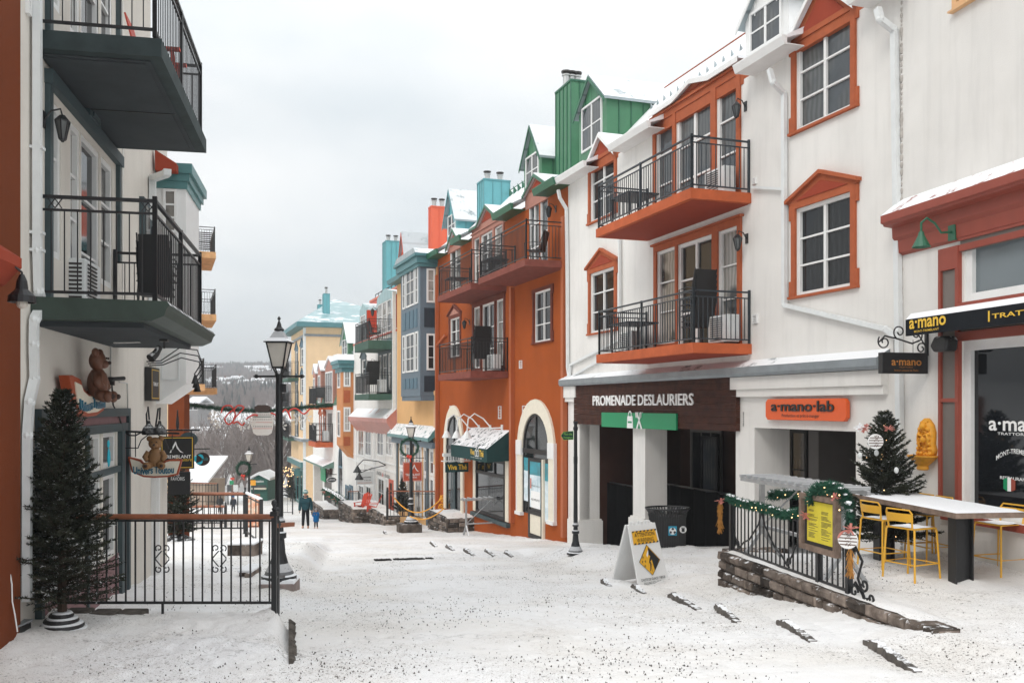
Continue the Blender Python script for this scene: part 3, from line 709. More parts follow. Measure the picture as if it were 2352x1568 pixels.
# ---------------------------------------------------------------- facade building kit
class Bd:
    def __init__(s, fr, name, u, z, label, cat='building', group=None):
        s.fr = fr; s.t = fthing(fr, name, u, 0, z, label, cat, group); s.holes = []
    def wall(s, u0, u1, z0, z1, mat, th=.3, name='wall', extra=()):
        "a wall sheet with its window openings and their reveals"
        hs = [h for h in s.holes if h[0] < u1 and h[1] > u0 and h[2] < z1 and h[3] > z0]
        us = sorted({u0, u1, *[max(u0, min(u1, k)) for h in hs for k in h[:2]]}); zs = sorted({z0, z1, *[max(z0, min(z1, k)) for h in hs for k in h[2:4]]})
        b = MB()
        for a, c in zip(us, us[1:]):
            for e, f in zip(zs, zs[1:]):
                m = ((a+c)/2, (e+f)/2)
                if any(h[0] < m[0] < h[1] and h[2] < m[1] < h[3] for h in hs): continue
                b.add([(a,0,e),(c,0,e),(c,0,f),(a,0,f)], [(0,1,2,3)])
        for h in hs:
            d = h[4] if len(h) > 4 else .2
            a, c, e, f = max(h[0], u0), min(h[1], u1), max(h[2], z0), min(h[3], z1)
            b.add([(a,0,e),(c,0,e),(c,0,f),(a,0,f),(a,d,e),(c,d,e),(c,d,f),(a,d,f)], [(0,3,7,4),(1,5,6,2),(0,4,5,1),(3,2,6,7)])
        b.add([(u0,0,z0),(u0,th,z0),(u0,th,z1),(u0,0,z1)], [(0,1,2,3)]); b.add([(u1,0,z0),(u1,th,z0),(u1,th,z1),(u1,0,z1)], [(3,2,1,0)])
        b.add([(u0,0,z1),(u1,0,z1),(u1,th,z1),(u0,th,z1)], [(0,1,2,3)])
        for e in extra: b.box(*e)
        s.holes = [h for h in s.holes if h not in hs]
        return b.build(name, mat, s.t)
    def win(s, u0, u1, z0, z1, cols=2, rows=3, v=0, frame='white_trim', glass='glass_dark', t=.07, hole=True, m=.022, name='window', sash=None, parent=None, rec=.07, mm=None):
        if u0 > u1: u0, u1 = u1, u0
        if z0 > z1: z0, z1 = z1, z0
        if hole: s.holes.append((u0, u1, z0, z1, rec+.09))
        b = MB(); y0 = v+(rec-.045 if hole else -.05); y1 = v+(rec+.04 if hole else .0)
        b.ring(u0+.002, u1-.002, z0+.002, z1-.002, t, y0, y1)
        wu = (u1-u0-2*t); 
        for i in range(1, cols):
            x = u0+t+wu*i/cols; q = m*(1.6 if i*2 == cols else 1); b.box(x-q, x+q, y0+.012, y1, z0+t, z1-t)
        for i in range(1, rows):
            z = z0+t+(z1-z0-2*t)*i/rows; b.box(u0+t, u1-t, y0+.016, y1, z-m*.8, z+m*.8)
        w_ = b.build(name, frame, parent or s.t)
        g_ = (y1-.022) if hole else -.012+v
        MB().box(u0+t*.6, u1-t*.6, g_, g_+.01, z0+t*.6, z1-t*.6).build('pane', glass, w_ if not parent else w_)
        return w_
    def casing(s, u0, u1, z0, z1, mat, w_=.12, v=0, p=.05, ped=0, ears=True, panel=None, sill=.05):
        "painted surround with crossettes, sill and pediment"
        b = MB(); y0 = v-p
        b.box(u0-w_, u0, y0, v+.002, z0, z1); b.box(u1, u1+w_, y0, v+.002, z0, z1); b.box(u0-w_, u1+w_, y0, v+.002, z1, z1+w_*.8)
        b.box(u0-w_*1.6, u1+w_*1.6, y0-.03, v+.002, z0-.05, z0)
        if ears:
            h = (z1-z0)*.22
            for a in (z0, z1-h*.55):
                b.box(u0-w_*1.55, u0-w_, y0+.006, v+.002, a, a+h*.8); b.box(u1+w_, u1+w_*1.55, y0+.006, v+.002, a, a+h*.8)
        if ped:
            c = (u0+u1)/2; q = w_*1.6; zt = z1+w_*.8
            b.prism([(u0-q, zt), (u1+q, zt), (u1+q, zt+.05), (c, zt+ped), (u0-q, zt+.05)], y0+.003, v+.002)
            b.prism([(u0-q-.05, zt+.03), (c, zt+ped), (u1+q+.05, zt+.03), (u1+q+.05, zt+.10), (c, zt+ped+.075), (u0-q-.05, zt+.10)], y0-.07, v+.002)
        o = b.build('window_surround', mat, s.t)
        if ped and panel:
            MB().prism([(u0+.06, zt+.04), (u1-.06, zt+.04), (c, zt+ped-.13)], y0-.015, y0+.003).build('pediment_panel', panel, o)
        return o
    def rail(s, pts, z0, z1, parent=None, mat='iron', gap=.115, r=.008, post=.022, midrail=.13, scroll=0, zf=None, name='railing'):
        "metal guard rail along a line of (u,v) points; zf(u,v) lets it follow a slope"
        b = MB(); zf = zf or (lambda a, c: 0)
        for (a, c), (e, f) in zip(pts, pts[1:]):
            L_ = hypot(e-a, f-c); n = max(1, round(L_/gap)); h0 = zf(a, c); h1 = zf(e, f)
            b.bar((a, c, z1+h0), (e, f, z1+h1), .045, .035); b.bar((a, c, z0+.09+h0), (e, f, z0+.09+h1), .03, .03)
            if midrail: b.bar((a, c, z1-midrail+h0), (e, f, z1-midrail+h1), .025, .025)
            for i in range(1, n):
                k = i/n; x = a+(e-a)*k; y = c+(f-c)*k; h = h0+(h1-h0)*k
                b.box(x-r, x+r, y-r, y+r, z0+.09+h, z1-midrail+h)
            for (x, y, h) in ((a, c, h0), (e, f, h1)): b.box(x-post, x+post, y-post, y+post, z0+.005+h, z1+.05+h)
            if L_ > 1.8:
                x, y, h = (a+e)/2, (c+f)/2, (h0+h1)/2; b.box(x-post, x+post, y-post, y+post, z0+.005+h, z1+.03+h)
        return b.build(name, mat, parent or s.t)
    def balcony(s, u0, u1, d, z, th=.22, slab='orange_slab', rail='iron_blue', rh=1.12, under=None, **k):
        "slab from z-th to z standing d out of the wall, with its guard rail"
        b = MB(); b.box(u0, u1, -d, -.003, z-th, z); o = b.build('balcony', slab, s.t)
        if under: MB().box(u0+.12, u1-.12, -d+.12, -.01, z-th-.012, z-th-.002).build('soffit', under, o)
        q = .06; s.rail([(u0+q, -.03), (u0+q, -d+q), (u1-q, -d+q), (u1-q, -.03)], z, z+rh, o, rail, **k)
        return o
    def bal_px(s, xl, xr, xs, yt, Z=None, th=.22, **k):
        "balcony from pixels: left end and near outer corner of its edge, and where its side meets the wall"
        u1 = s.fr.u(xs); v = s.fr.v(u1, xr); u0 = s.fr.u(xl, v)
        Y = s.fr.w(u1, v)[1]; z = CZ-(yt-CY)/FO*Y if Z is None else Z
        return (u0, u1, -v, z), s.balcony(u0, u1, -v, z, th, **k)
    def pipe(s, pts, mat='white_pipe', r=.045, name='downpipe', sq=True):
        b = MB(); P3 = [Vector(p) for p in pts]
        if sq:
            for a, c in zip(P3, P3[1:]): b.bar(a, c, r*2, r*1.7)
            for a in P3[1:-1]: b.ball(a, r*1.25, 8, 6)
        else: b.tube(P3, r, 8)
        return b.build(name, mat, s.t)
    def lantern(s, u, z, v=0, k=1.0, mat='iron'):
        b = MB(); b.lathe([(.05*k, -.02), (.05*k, 0)], (0,0,0), 8)
        b = MB(); b.box(u-.04*k, u+.04*k, v-.02, v-.001, z-.09*k, z+.09*k)
        b.tube([(u, v, z-.03*k), (u, v-.08*k, z+.10*k), (u, v-.18*k, z+.13*k), (u, v-.2*k, z+.05*k)], .011*k, 5)
        b.lathe([(.03*k, .06*k), (.085*k, .0*k), (.085*k, -.012*k)], (u, v-.2*k, z), 6); b.lathe([(.035*k, -.22*k), (.04*k, -.20*k), (.012*k, -.24*k)], (u, v-.2*k, z), 6)
        for i in range(6):
            a = pi/3*i; b.bar((u+.035*k*cos(a), v-.2*k+.035*k*sin(a), z-.21*k), (u+.078*k*cos(a), v-.2*k+.078*k*sin(a), z-.01*k), .012*k)
        o = b.build('wall_lantern', mat, s.t)
        b = MB(); b.lathe([(.034*k, -.20*k), (.072*k, -.012*k)], (u, v-.2*k, z), 6); b.build('lantern_glass', 'glass_grey', o); return o
    def chimney(s, xa, xb, xc, yt, yb, v0, mat, capmat=None, flues=2, fy=18, xcv=None, zt=None):
        "metal clad chimney: street face from xa to xb, near side to xc"
        u0, u1 = s.fr.u(xa, v0), s.fr.u(xb, v0); v1 = s.fr.v(u1, xc); v1 = max(v0+.5, min(v1, v0+3)); Y = s.fr.w(u1, v0)[1]
        z1 = CZ-(yt-CY)/FO*Y; z0 = CZ-(yb-CY)/FO*Y-1.0
        o = MB().box(u0, u1, v0, v1, z0, z1).build('chimney', mat, s.t)
        b = MB(); n = max(2, round((u1-u0)/.38)); m = max(2, round((v1-v0)/.42))
        for i in range(n+1): x = u0+(u1-u0)*i/n; b.box(x-.014, x+.014, v0-.03, v0-.001, z0, z1)
        for i in range(1, m+1): y = v0+(v1-v0)*i/m; b.box(u1+.001, u1+.03, y-.014, y+.014, z0, z1)
        b.build('seam', capmat or mat, o)
        MB().box(u0-.04, u1+.04, v0-.04, v1+.04, z1, z1+.07).build('cap', capmat or mat, o)
        h = fy/FO*Y
        for i in range(flues):
            k = (i+.5)/flues; c = ((u0+u1)/2, v0+(v1-v0)*k, z1+.07); r_ = .12
            b = MB(); b.lathe([(r_*1.25, 0), (r_, .06), (r_, h*.62), (r_*1.35, h*.64), (r_*1.35, h*.72), (r_, h*.74)], c, 12); f = b.build('flue', 'steel', o)
            b = MB(); b.lathe([(r_*.8, h*.74), (r_*.8, h*.84), (r_*1.5, h*.86), (r_*1.5, h*.96), (r_*.7, h*1.0)], c, 12); b.build('flue_cap', 'steel_cap', o)
        return o
    def dormer(s, xa, xb, yt, yb, v0, dep, wallm, roofm, ridge=None, side='green_dark', glass='glass_grey', ov=.15, cols=2, rows=2, name='roof_dormer', wz=(.12, .78), ww=.22, gable=None):
        "gabled roof dormer whose front stands at v0"
        u0, u1 = s.fr.u(xa, v0), s.fr.u(xb, v0); Y = s.fr.w((u0+u1)/2, v0)[1]; z1 = CZ-(yt-CY)/FO*Y; z0 = CZ-(yb-CY)/FO*Y; c = (u0+u1)/2; W_ = u1-u0
        rh = gable if gable else W_*.5; ze = z1-rh
        o = MB().box(u0, u1, v0, v0+dep, z0-.6, ze).build(name, wallm, s.t)
        MB().prism([(u0, ze), (u1, ze), (c, z1)], v0+.001, v0+.1).build('gable', wallm, o)
        b = MB(); m = max(2, round(dep/.45))
        for i in range(1, m+1): y = v0+dep*i/m; b.box(u1+.001, u1+.03, y-.014, y+.014, z0-.6, ze-.05)
        for i in (1, 3): x = u0+W_*i/4; b.box(x-.014, x+.014, v0-.03, v0-.001, ze, ze+rh*.42)
        b.build('seam', side, o)
        b = MB()
        for sg in (-1, 1):
            e = c+sg*(W_/2+ov); ez = ze-ov*rh/(W_/2)
            b.prism([(c, z1), (e, ez), (e, ez+.09), (c, z1+.09)] if sg > 0 else [(e, ez), (c, z1), (c, z1+.09), (e, ez+.09)], v0-ov, v0+dep)
        b.build('roof', roofm, o)
        b = MB()
        for sg in (-1, 1):
            e = c+sg*(W_/2+ov+.01); ez = ze-ov*rh/(W_/2)
            b.prism([(c, z1-.10), (e, ez-.10), (e, ez+.02), (c, z1+.02)], v0-ov-.03, v0-ov-.002)
        b.build('barge_board', side, o)
        a0 = u0+W_*ww*.6; a1 = u1-W_*ww*.6; h = ze-z0
        s.win(a0, a1, z0+h*wz[0], ze+rh*.15*(wz[1] > .7), cols, rows, v=v0, glass=glass, hole=False, parent=o, t=.06)
        return o
    def slope_roof(s, u0, u1, z, v0, v1, z1, mat, fas='white_trim', fh=.16, name='roof'):
        o = MB().side([(v0, z), (v1, z1), (v1, z1-.15), (v0, z-.06)], u0, u1).build(name, mat, s.t)
        if fas:
            b = MB(); b.side([(v0-.12, z-.02), (v0-.12, z-.05), (v0-.06, z-fh), (v0, z-fh), (v0, z-.02)], u0, u1); b.build('gutter', fas, o)
            MB().box(u0, u1, v0, .0, z-fh+.01, z-fh+.03).build('soffit', fas if fas != 'green_dark' else 'green_dark', o)
        return o
def letters(fr_t, txt, u0, u1, z0, z1, v, mat, bold=.0, name='lettering', **k):
    b = MB(); addtext(b, txt, u0, u1, z0, z1, v, bold, **k); return b.build(name, mat, fr_t)
def perp(fr, u, left=False):
    o = fr.w(u, 0); d = (-fr.y[0], -fr.y[1]) if left else fr.y
    return Fr(o.x, o.y, d[0], d[1])
def pzs(f, x, y0, y1, v=0): return f.z(x, y1, v), f.z(x, y0, v)
# ================================================================ white stucco building with orange trim (right, near)
FW = Fr(1.82, 29.6, .329, -.944)
W = Bd(FW, 'building', 7.4, -2.0, 'white stucco building with orange window surrounds and two orange balconies above the wooden promenade board', 'building')
EV = 8.86
uE = FW.u(2070)
def bothu(f, a, b): return f.u(a), f.u(b)
# windows of the right column
wu0, wu1 = bothu(FW, 1830, 1957); z0, z1 = FW.z(1832, 680), FW.z(1832, 480)
W.win(wu0, wu1, z0, z1, 2, 3); W.casing(wu0, wu1, z0, z1, 'orange_trim', .13, ped=.42, panel='orange_panel')
z2, z3 = FW.z(1830, 303), FW.z(1830, 100)
W.win(wu0, wu1, z2, z3, 2, 3, glass='glass_grey'); W.casing(wu0, wu1, z2, z3, 'orange_trim', .13)
# left column
lu0, lu1 = bothu(FW, 1357.3, 1413); a0, a1 = FW.z(1357, 766.5), FW.z(1357, 629.5)
W.win(lu0, lu1, a0, a1, 2, 3); W.casing(lu0, lu1, a0, a1, 'orange_trim', .13, ped=.48, panel='orange_panel')
b0, b1 = FW.z(1355, 514), FW.z(1355, 380)
W.win(lu0, lu1, b0, b1, 2, 3); W.casing(lu0, lu1, b0, b1, 'orange_trim', .13)
# door groups behind the balconies
(bu0, bu1, bd, bz1), _ = W.bal_px(1369.5, 1591, 1727, 786, under='orange_panel'); (cu0, cu1, cd, bz2), _ = W.bal_px(1368.5, 1586.2, 1726, 431, under='orange_panel')
def doors(B, xs, z0, ztop, trim, glass='glass_dark', door='glass_dark', casing=True):
    f = B.fr; U = [f.u(x) for x in xs]
    B.win(U[0], U[1], z0+.25, ztop, 1, 3, glass=glass); B.win(U[2], U[3], z0+.02, ztop, 2, 3, t=.09, name='balcony_door', glass=door, m=.03); B.win(U[4], U[5], z0+.25, ztop, 1, 3, glass=glass)
    if casing:
        b = MB()
        for a, c in ((U[0]-.15, U[0]), (U[1], U[2]), (U[3], U[4]), (U[5], U[5]+.15)): b.box(a, c, -.045, .002, z0+.02, ztop)
        b.box(U[0]-.15, U[5]+.15, -.045, .002, ztop, ztop+.16); b.box(U[0]-.22, U[5]+.22, -.10, .002, ztop+.16, ztop+.21)
        for a, c in ((U[0], U[1]), (U[4], U[5])): b.box(a, c, -.045, .002, z0+.02, z0+.25)
        b.build('door_surround', trim, B.t)
    return U
doors(W, (1510,1553,1558,1638,1651,1696), bz1, FW.z(1510, 579), 'orange_trim', 'glass_curtain')
dU = doors(W, (1508,1547,1554,1635,1647,1694), bz2, FW.z(1508, 287), 'orange_trim', 'glass_grey', 'glass_grey')
# ground floor openings
T1 = 1.14; u1a, u1b = FW.u(1331), FW.u(1690); W.holes.append((u1a, u1b, -4, T1, .35))
u2a, u2b = FW.u(1733), FW.u(1966); T2 = 1.19; W.holes.append((u2a, u2b, -4, T2, .9))
W.wall(0, uE, -4, EV, 'stucco_white', th=.4)
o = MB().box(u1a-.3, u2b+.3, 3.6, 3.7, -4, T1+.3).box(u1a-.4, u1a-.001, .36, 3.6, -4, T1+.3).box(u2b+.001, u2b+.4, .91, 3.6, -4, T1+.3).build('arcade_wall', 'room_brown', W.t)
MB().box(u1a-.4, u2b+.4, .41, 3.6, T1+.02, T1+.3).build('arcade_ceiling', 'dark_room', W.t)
# pillars
def pillar(xa, xb, xc, base=True, mat='stucco_white', zt=T1+.25, z0=None):
    a, c = FW.u(xa), FW.u(xb); d = FW.v(c, xc); g_ = gz(*FW.w(c, .3)[:2]) if z0 is None else z0
    b = MB().box(a, c, .012, d, -4, zt)
    if base: b.box(a-.08, c+.08, -.09, d+.08, -4, g_+.75).box(a-.05, c+.05, -.05, d+.05, g_+.75, g_+.80)
    b.build('pillar', mat, W.t)
pillar(1311, 1331, 1377); pillar(1453, 1481, 1532); 
MB().box(FW.u(1690)+.0, FW.u(1733)-.003, .02, FW.v(FW.u(1733), 1791), -4, T2+.2).build('pillar', 'stucco_white', W.t)
MB().box(FW.u(1857, 2.2), FW.u(1880, 2.2), 2.2, 3.6, -4, T2+.2).build('inner_wall', 'grey_wall', W.t)
# glazed doors deep in the arcade
def arc(xa, xb, yt, v=3.55, gl='glass_dark', c=1, r_=2, m='grey_wall', zb=None):
    a, c_ = FW.u(xa, v), FW.u(xb, v); z = FW.z(xa, yt, v); g_ = zb if zb is not None else gz(*FW.w(a, .5)[:2])
    W.win(a, c_, g_, z, c, r_, v=v, hole=False, frame=m, glass=gl, name='arcade_door', t=.09)
arc(1430, 1453, 995); arc(1536, 1552, 995); arc(1588, 1660, 985, c=3, r_=1); arc(1612, 1650, 1000, v=3.3, gl='glass_grey', m='black'); arc(1785, 1856, 984, c=2, r_=3, v=3.2, m='black'); 
# wooden board, green panel, letters
vB = -.12
ub0, ub1 = FW.u(1318, vB), FW.u(1690, vB)
bd_ = fthing(FW, 'shop_sign', (ub0+ub1)/2, vB, T1, 'dark wood plank board reading PROMENADE DESLAURIERS in white capitals over the arcade', 'sign')
b = MB(); zz = 1.10; k = 0
while zz < 2.25: b.box(ub0, ub1, vB, -.012, zz, zz+.152); zz += .156
b.build('board', 'wood_sign', bd_)
letters(bd_, 'PROMENADE', FW.u(1363, vB), FW.u(1461, vB), FW.z(1400, 931), FW.z(1400, 908), vB-.03, 'white_paint', .022, th=.03)
letters(bd_, 'DESLAURIERS', FW.u(1467, vB), FW.u(1594, vB), FW.z(1400, 931), FW.z(1400, 908), vB-.03, 'white_paint', .022, th=.03)
g0, g1 = FW.u(1383, vB-.05), FW.u(1554, vB-.05); gz0, gz1 = 1.06, FW.z(1400, 947, vB)
gp_ = fthing(FW, 'shop_sign', (g0+g1)/2, vB-.05, gz0, 'bright green panel with white bag and cutlery icons below the wooden promenade board', 'sign')
MB().box(g0, g1, vB-.07, vB-.02, gz0, gz1).build('panel', 'sign_green', gp_)
b = MB(); x = FW.u(1453, vB); hh = gz1-gz0; cz = gz0+hh*.45
b.prism([(x-.18, cz-.19), (x+.18, cz-.19), (x+.15, cz+.14), (x-.15, cz+.14)], vB-.085, vB-.071)
for a in range(8): b.bar((x+.09*cos(pi*a/8), vB-.08, cz+.14+.13*sin(pi*a/8)), (x+.09*cos(pi*(a+1)/8), vB-.08, cz+.14+.13*sin(pi*(a+1)/8)), .012, .03)
x = FW.u(1474, vB)
for s in (-1, 1): b.bar((x-s*.14, vB-.08, cz-.20), (x+s*.12, vB-.08, cz+.24), .012, .06); b.bar((x+s*.10, vB-.08, cz+.10), (x+s*.13, vB-.08, cz+.25), .012, .10)
b.build('icons', 'white_paint', gp_)
MB().box(FW.u(1449,vB)-.01, FW.u(1457,vB)+.01, vB-.089, vB-.086, cz-.05, cz).build('icon_gap', 'sign_green', gp_)
# cornice canopy
b = MB(); c0, c1 = -.1, FW.u(2045); b.side([(-.001, 2.66), (-.30, 2.50), (-.30, 2.36), (-.26, 2.30), (-.001, 2.30)], c0, c1); b.build('cornice', nm('cornice_metal', (.25,.28,.30), .45, .2, 3, metal=.2, snow=.66, ss=1.6), W.t)
b = MB(); b.box(FW.u(1690)+.01, FW.u(2040), -.16, -.002, 2.02, 2.29).box(FW.u(1690)+.01, FW.u(2040), -.11, -.002, 1.86, 2.017); b.build('entablature', 'stucco_white', W.t)
b = MB(); b.box(-.02, FW.u(1331), -.16, -.002, 1.93, 2.29).box(-.02, FW.u(1331), -.11, -.002, 1.80, 1.927); b.build('entablature', 'stucco_white', W.t)
sg = fthing(FW, 'shop_sign', FW.u(1860), -.14, 1.3, 'orange rounded sign reading a·mano·lab Production et prêt-à-manger over the white opening', 'sign')
s0, s1 = bothu(FW, 1770, 1957); sz0, sz1 = FW.z(1957, 968, -.1), FW.z(1957, 914, -.1); q = .07
MB().prism([(s0+q, sz0), (s1-q, sz0), (s1, sz0+q), (s1, sz1-q), (s1-q, sz1), (s0+q, sz1), (s0, sz1-q), (s0, sz0+q)], -.13, -.04).build('board', 'orange_sign', sg, bevel=.012)
H_ = sz1-sz0; Wd = s1-s0
letters(sg, 'a·mano·lab', s0+Wd*.09, s0+Wd*.87, sz0+H_*.42, sz0+H_*.90, -.155, 'black', .035, th=.02)
letters(sg, 'Production et prêt-à-manger', s0+Wd*.23, s0+Wd*.70, sz0+H_*.11, sz0+H_*.30, -.14, 'black', .01)
# gutters, roof, dormers breaking the eave
def gut(xa, xb):
    a, c = FW.u(xa, -.35), FW.u(xb, -.35); W.slope_roof(a, c, EV+.12, -.42, .05, EV+.36, 'snow_roof', 'white_trim', .2, 'eave')
for a in ((1282,1352),(1408,1500),(1700,1815),(1960,2068)): gut(*a)
MB().side([(.31, EV+.2), (3.5, EV+3.5), (3.5, EV+3.3), (.31, EV+.0)], .0, uE+.3).build('roof', 'snow_roof', W.t)
b = MB(); b.side([(3.4, EV+3.45), (3.6, EV+3.6), (3.6, EV+3.4)], 0, uE); b.build('ridge_cap', 'orange_trim', W.t)
b = MB()
for i in range(34):
    for v_ in (.75, 2.3):
        x = .5+i*.42; z = EV-.12+v_*1.03; b.add([(x-.07, v_, z), (x+.07, v_, z), (x, v_-.02, z+.2), (x, v_+.12, z+.02)], [(0,1,2),(1,3,2),(3,0,2)])
b.box(.3, uE, .74, .76, EV+.63, EV+.66); b.box(.3, uE, 2.29, 2.31, EV+1.6, EV+1.63)
b.build('snow_guard', 'metal_roof', W.t)
def eave_dormer(B, u0, u1, zw, zpk, mat, roof='snow_roof', rake='white_trim', dep=1.6, panel=None, shoulder=.0, zs=None, v=-.02):
    zs = zs or EV+.05; c = (u0+u1)/2
    if shoulder: pl = [(u0, EV-.1), (u1, EV-.1), (u1, zs), (c+shoulder, zs), (c, zpk), (c-shoulder, zs), (u0, zs)]
    else: pl = [(u0, EV-.1), (u1, EV-.1), (u1, zs), (c, zpk), (u0, zs)]
    o = MB().prism(pl, v, v+.3).build('dormer_gable', mat, B.t)
    tp = [p for p in pl[2:]]; b = MB(); b2 = MB()
    for (a, e), (f, g_) in zip(tp, tp[1:]):
        ov = .07; b.add([(a, v-.12, e+ov), (f, v-.12, g_+ov), (f, v+dep, g_+ov), (a, v+dep, e+ov), (a, v-.12, e), (f, v-.12, g_), (f, v+dep, g_), (a, v+dep, e)], [(0,3,2,1),(4,5,6,7),(0,1,5,4),(2,3,7,6),(0,4,7,3),(1,2,6,5)])
        b2.add([(a, v-.15, e+.03), (f, v-.15, g_+.03), (f, v-.15, g_-.08), (a, v-.15, e-.08), (a, v-.12, e+.03), (f, v-.12, g_+.03), (f, v-.12, g_-.08), (a, v-.12, e-.08)], [(0,1,2,3),(0,4,5,1),(3,2,6,7)])
    b.build('dormer_roof', roof, o); b2.build('rake_board', rake, o)
    MB().box(u0, u1, v+.3, v+dep, EV-.1, zs-.01).build('dormer_cheek', rake if rake != 'white_trim' else 'white_trim', o)
    if panel:
        q = (shoulder or (u1-u0)/2)*.62; MB().prism([(c-q, zs+.1 if not shoulder else zs+.05), (c+q, zs+.1 if not shoulder else zs+.05), (c, zpk-.2)], v-.02, v-.001).build('gable_panel', panel, o)
    return o
zt = EV
eave_dormer(W, dU[0]-.2, dU[5]+.25, 0, FW.z(1590, 190), 'orange_trim', panel='orange_panel', shoulder=.85, zs=FW.z(1497, 268))
eave_dormer(W, lu0-.2, lu1+.2, 0, FW.z(1381, 312), 'orange_trim', panel='orange_panel')
eave_dormer(W, wu0-.2, wu1+.2, 0, FW.z(1890, -45), 'orange_trim', panel='orange_panel', zs=EV+.1)
W.dormer(1330, 1393, 178, 352, .9, 5.2, 'green_metal', 'metal_roof', side='green_dark', gable=.95)
W.dormer(1712, 1812, -60, 118, .9, 3.2, 'white_trim', 'metal_roof', side='white_trim', gable=.8)
W.chimney(1277, 1312, 1350, 186, 390, 1.2, 'green_metal', 'green_dark', 3, 36)
W.lantern(FW.u(1713), FW.z(1713, 245), k=1.2); W.lantern(FW.u(1716), FW.z(1716, 548), k=1.2)
# downpipes
def P_(f, pts, v=-.07): return [(f.u(x, vv), vv, f.z(x, y, vv)) for x, y, vv in [(p[0], p[1], p[2] if len(p) > 2 else v) for p in pts]]
W.pipe(P_(FW, [(1768,160,-.35),(1776,190,-.35),(1801,215),(1802,700),(2034,755),(2066,778)]), r=.05)
W.pipe(P_(FW, [(2016,20,-.35),(2022,45,-.35),(2054,70),(2064,760),(2068,1095)]), r=.055)
W.pipe(P_(FW, [(1282,436,-.35),(1286,455,-.3),(1301,480),(1303,640),(1304,840),(1308,868)]), r=.05)
W.pipe(P_(FW, [(1423,548),(1424,780),(1310,838),(1308,872)]), r=.04)
W.pipe(P_(FW, [(1727,430),(1800,434)]), r=.03); W.pipe(P_(FW, [(1424,790),(1424,800),(1318,862)]), r=.035)
def vent(B, x, y, w_=.16, h_=.24, mat='white_trim'):
    f = B.fr; u, z = f.px(x, y); b = MB().ring(u-w_/2, u+w_/2, z-h_/2, z+h_/2, .02, -.04, -.001)
    for i in range(4): b.box(u-w_/2+.02, u+w_/2-.02, -.035, -.001, z-h_/2+.035+i*h_*.2, z-h_/2+.055+i*h_*.2)
    b.build('vent', mat, B.t)
vent(W, 1734, 416, .14, .14); vent(W, 1736, 732, .18, .2)
b = MB()
for a in range(9): b.ball((FW.u(1709)+.0, -.02, FW.z(1709, 962)+.17*sin((a-4)*.25)), .012, 5, 4)
b.build('sign_hook', 'iron', W.t)
# things on W's balconies
def bw(f, u, v, z): return f.w(u, v, z)
for nm_, z, lb in (('u', bz2, 'upper'), ('l', bz1, 'lower')):
    u = cu1-.75 if nm_ == 'u' else bu1-.62
    ac_unit(bw(FW, u, -.32, z), FW.rot, 'boxy white air conditioner at the near end of the %s orange balcony' % lb)
ac_unit(bw(FW, FW.u(1470), -.3, bz1), FW.rot, 'white air conditioner left of the chair stack on the lower orange balcony')
stack_chairs(bw(FW, bu1-1.25, -.62, bz1), FW.rot-pi/2, 'black patio chair, tall stack on lower orange balcony', n=6, size=1.1)
def patio_table(P, rot, label, s=1.0, grp=None, mat='iron_blue'):
    t = empty('patio_table', P, rot, label, 'table', grp); b = MB().box(-.5*s, .5*s, -.4*s, .4*s, .68*s, .72*s)
    b.build('tabletop', mat, t)
    for sx in (-1, 1):
        for sy in (-1, 1): MB().bar((sx*.44*s, sy*.34*s, 0), (sx*.44*s, sy*.34*s, .68*s), .035*s).build('leg', mat, t)
    return t
patio_table(bw(FW, (cu0+FW.u(1440, -1))/2+.2, -.7, bz2), FW.rot, 'dark metal table at the far end of the upper orange balcony', 1.1)
patio_table(bw(FW, (bu0+FW.u(1440, -1))/2+.2, -.7, bz1), FW.rot, 'dark metal table at the far end of the lower orange balcony', 1.1)
# black cloth screen in the arcade
for (xa, xb, v_, yl) in ((1377, 1458, 1.0, 1110), (1500, 1700, 1.5, 1122)):
    a, c = FW.u(xa, v_), FW.u(xb, v_); z = FW.z((xa+xb)/2, yl, v_); g_ = -3.2
    t = fthing(FW, 'privacy_screen', (a+c)/2, v_, g_, 'black cloth site screen %s inside the dark arcade' % ('behind the litter bin' if xa > 1450 else 'between the two white pillars'), 'screen')
    b = MB(); n = 40; vs = []
    for i in range(n+1):
        x = a+(c-a)*i/n; y = v_+.05*sin(i*1.1)+.03*sin(i*.37); zt = z-.05*abs(sin(i*.31)); vs += [(x, y, g_), (x, y+.01, zt)]
    b.add(vs, [(2*i, 2*i+2, 2*i+3, 2*i+1) for i in range(n)]); b.build('cloth', 'tarp', t)
    b = MB(); b.bar((a, v_+.06, z-.01), (c, v_+.06, z-.01), .04)
    for i in range(3): b.bar((a+(c-a)*i/2, v_+.07, g_), (a+(c-a)*i/2, v_+.07, z), .04)
    b.build('frame', 'iron', t)
# ================================================================ restaurant building (right edge)
FA = Fr(6.67, 15.67, .221, -.975)
A = Bd(FA, 'restaurant_building', 2.5, -.75, 'plain white restaurant building with red canopy and large framed windows at the right edge', 'building')
pa, pb, pc, pd = [FA.u(x) for x in (2163, 2169, 2202, 2208.6)]
gl = FA.u(2208.6); zA1 = FA.z(2225, 782); zA0 = FA.z(2300, 1195)
A.holes.append((gl+.01, 4.2, zA0, zA1, .18)); zU0, zU1 = FA.z(2234, 692), FA.z(2234, 548); uU = FA.u(2215)
A.holes.append((uU, 4.2, zU0, zU1, .15))
A.wall(0.01, 7.5, -2, 15, 'stucco_white')
b = MB().ring(gl+.012, 4.19, zA0+.002, zA1-.002, .15, .03, .12); b.box(2.9, 3.02, .05, .11, zA0+.15, zA1-.15); o = b.build('window', 'white_trim', A.t)
MB().box(gl+.1, 4.15, .10, .11, zA0+.1, zA1-.1).build('pane', 'glass_plain', o)
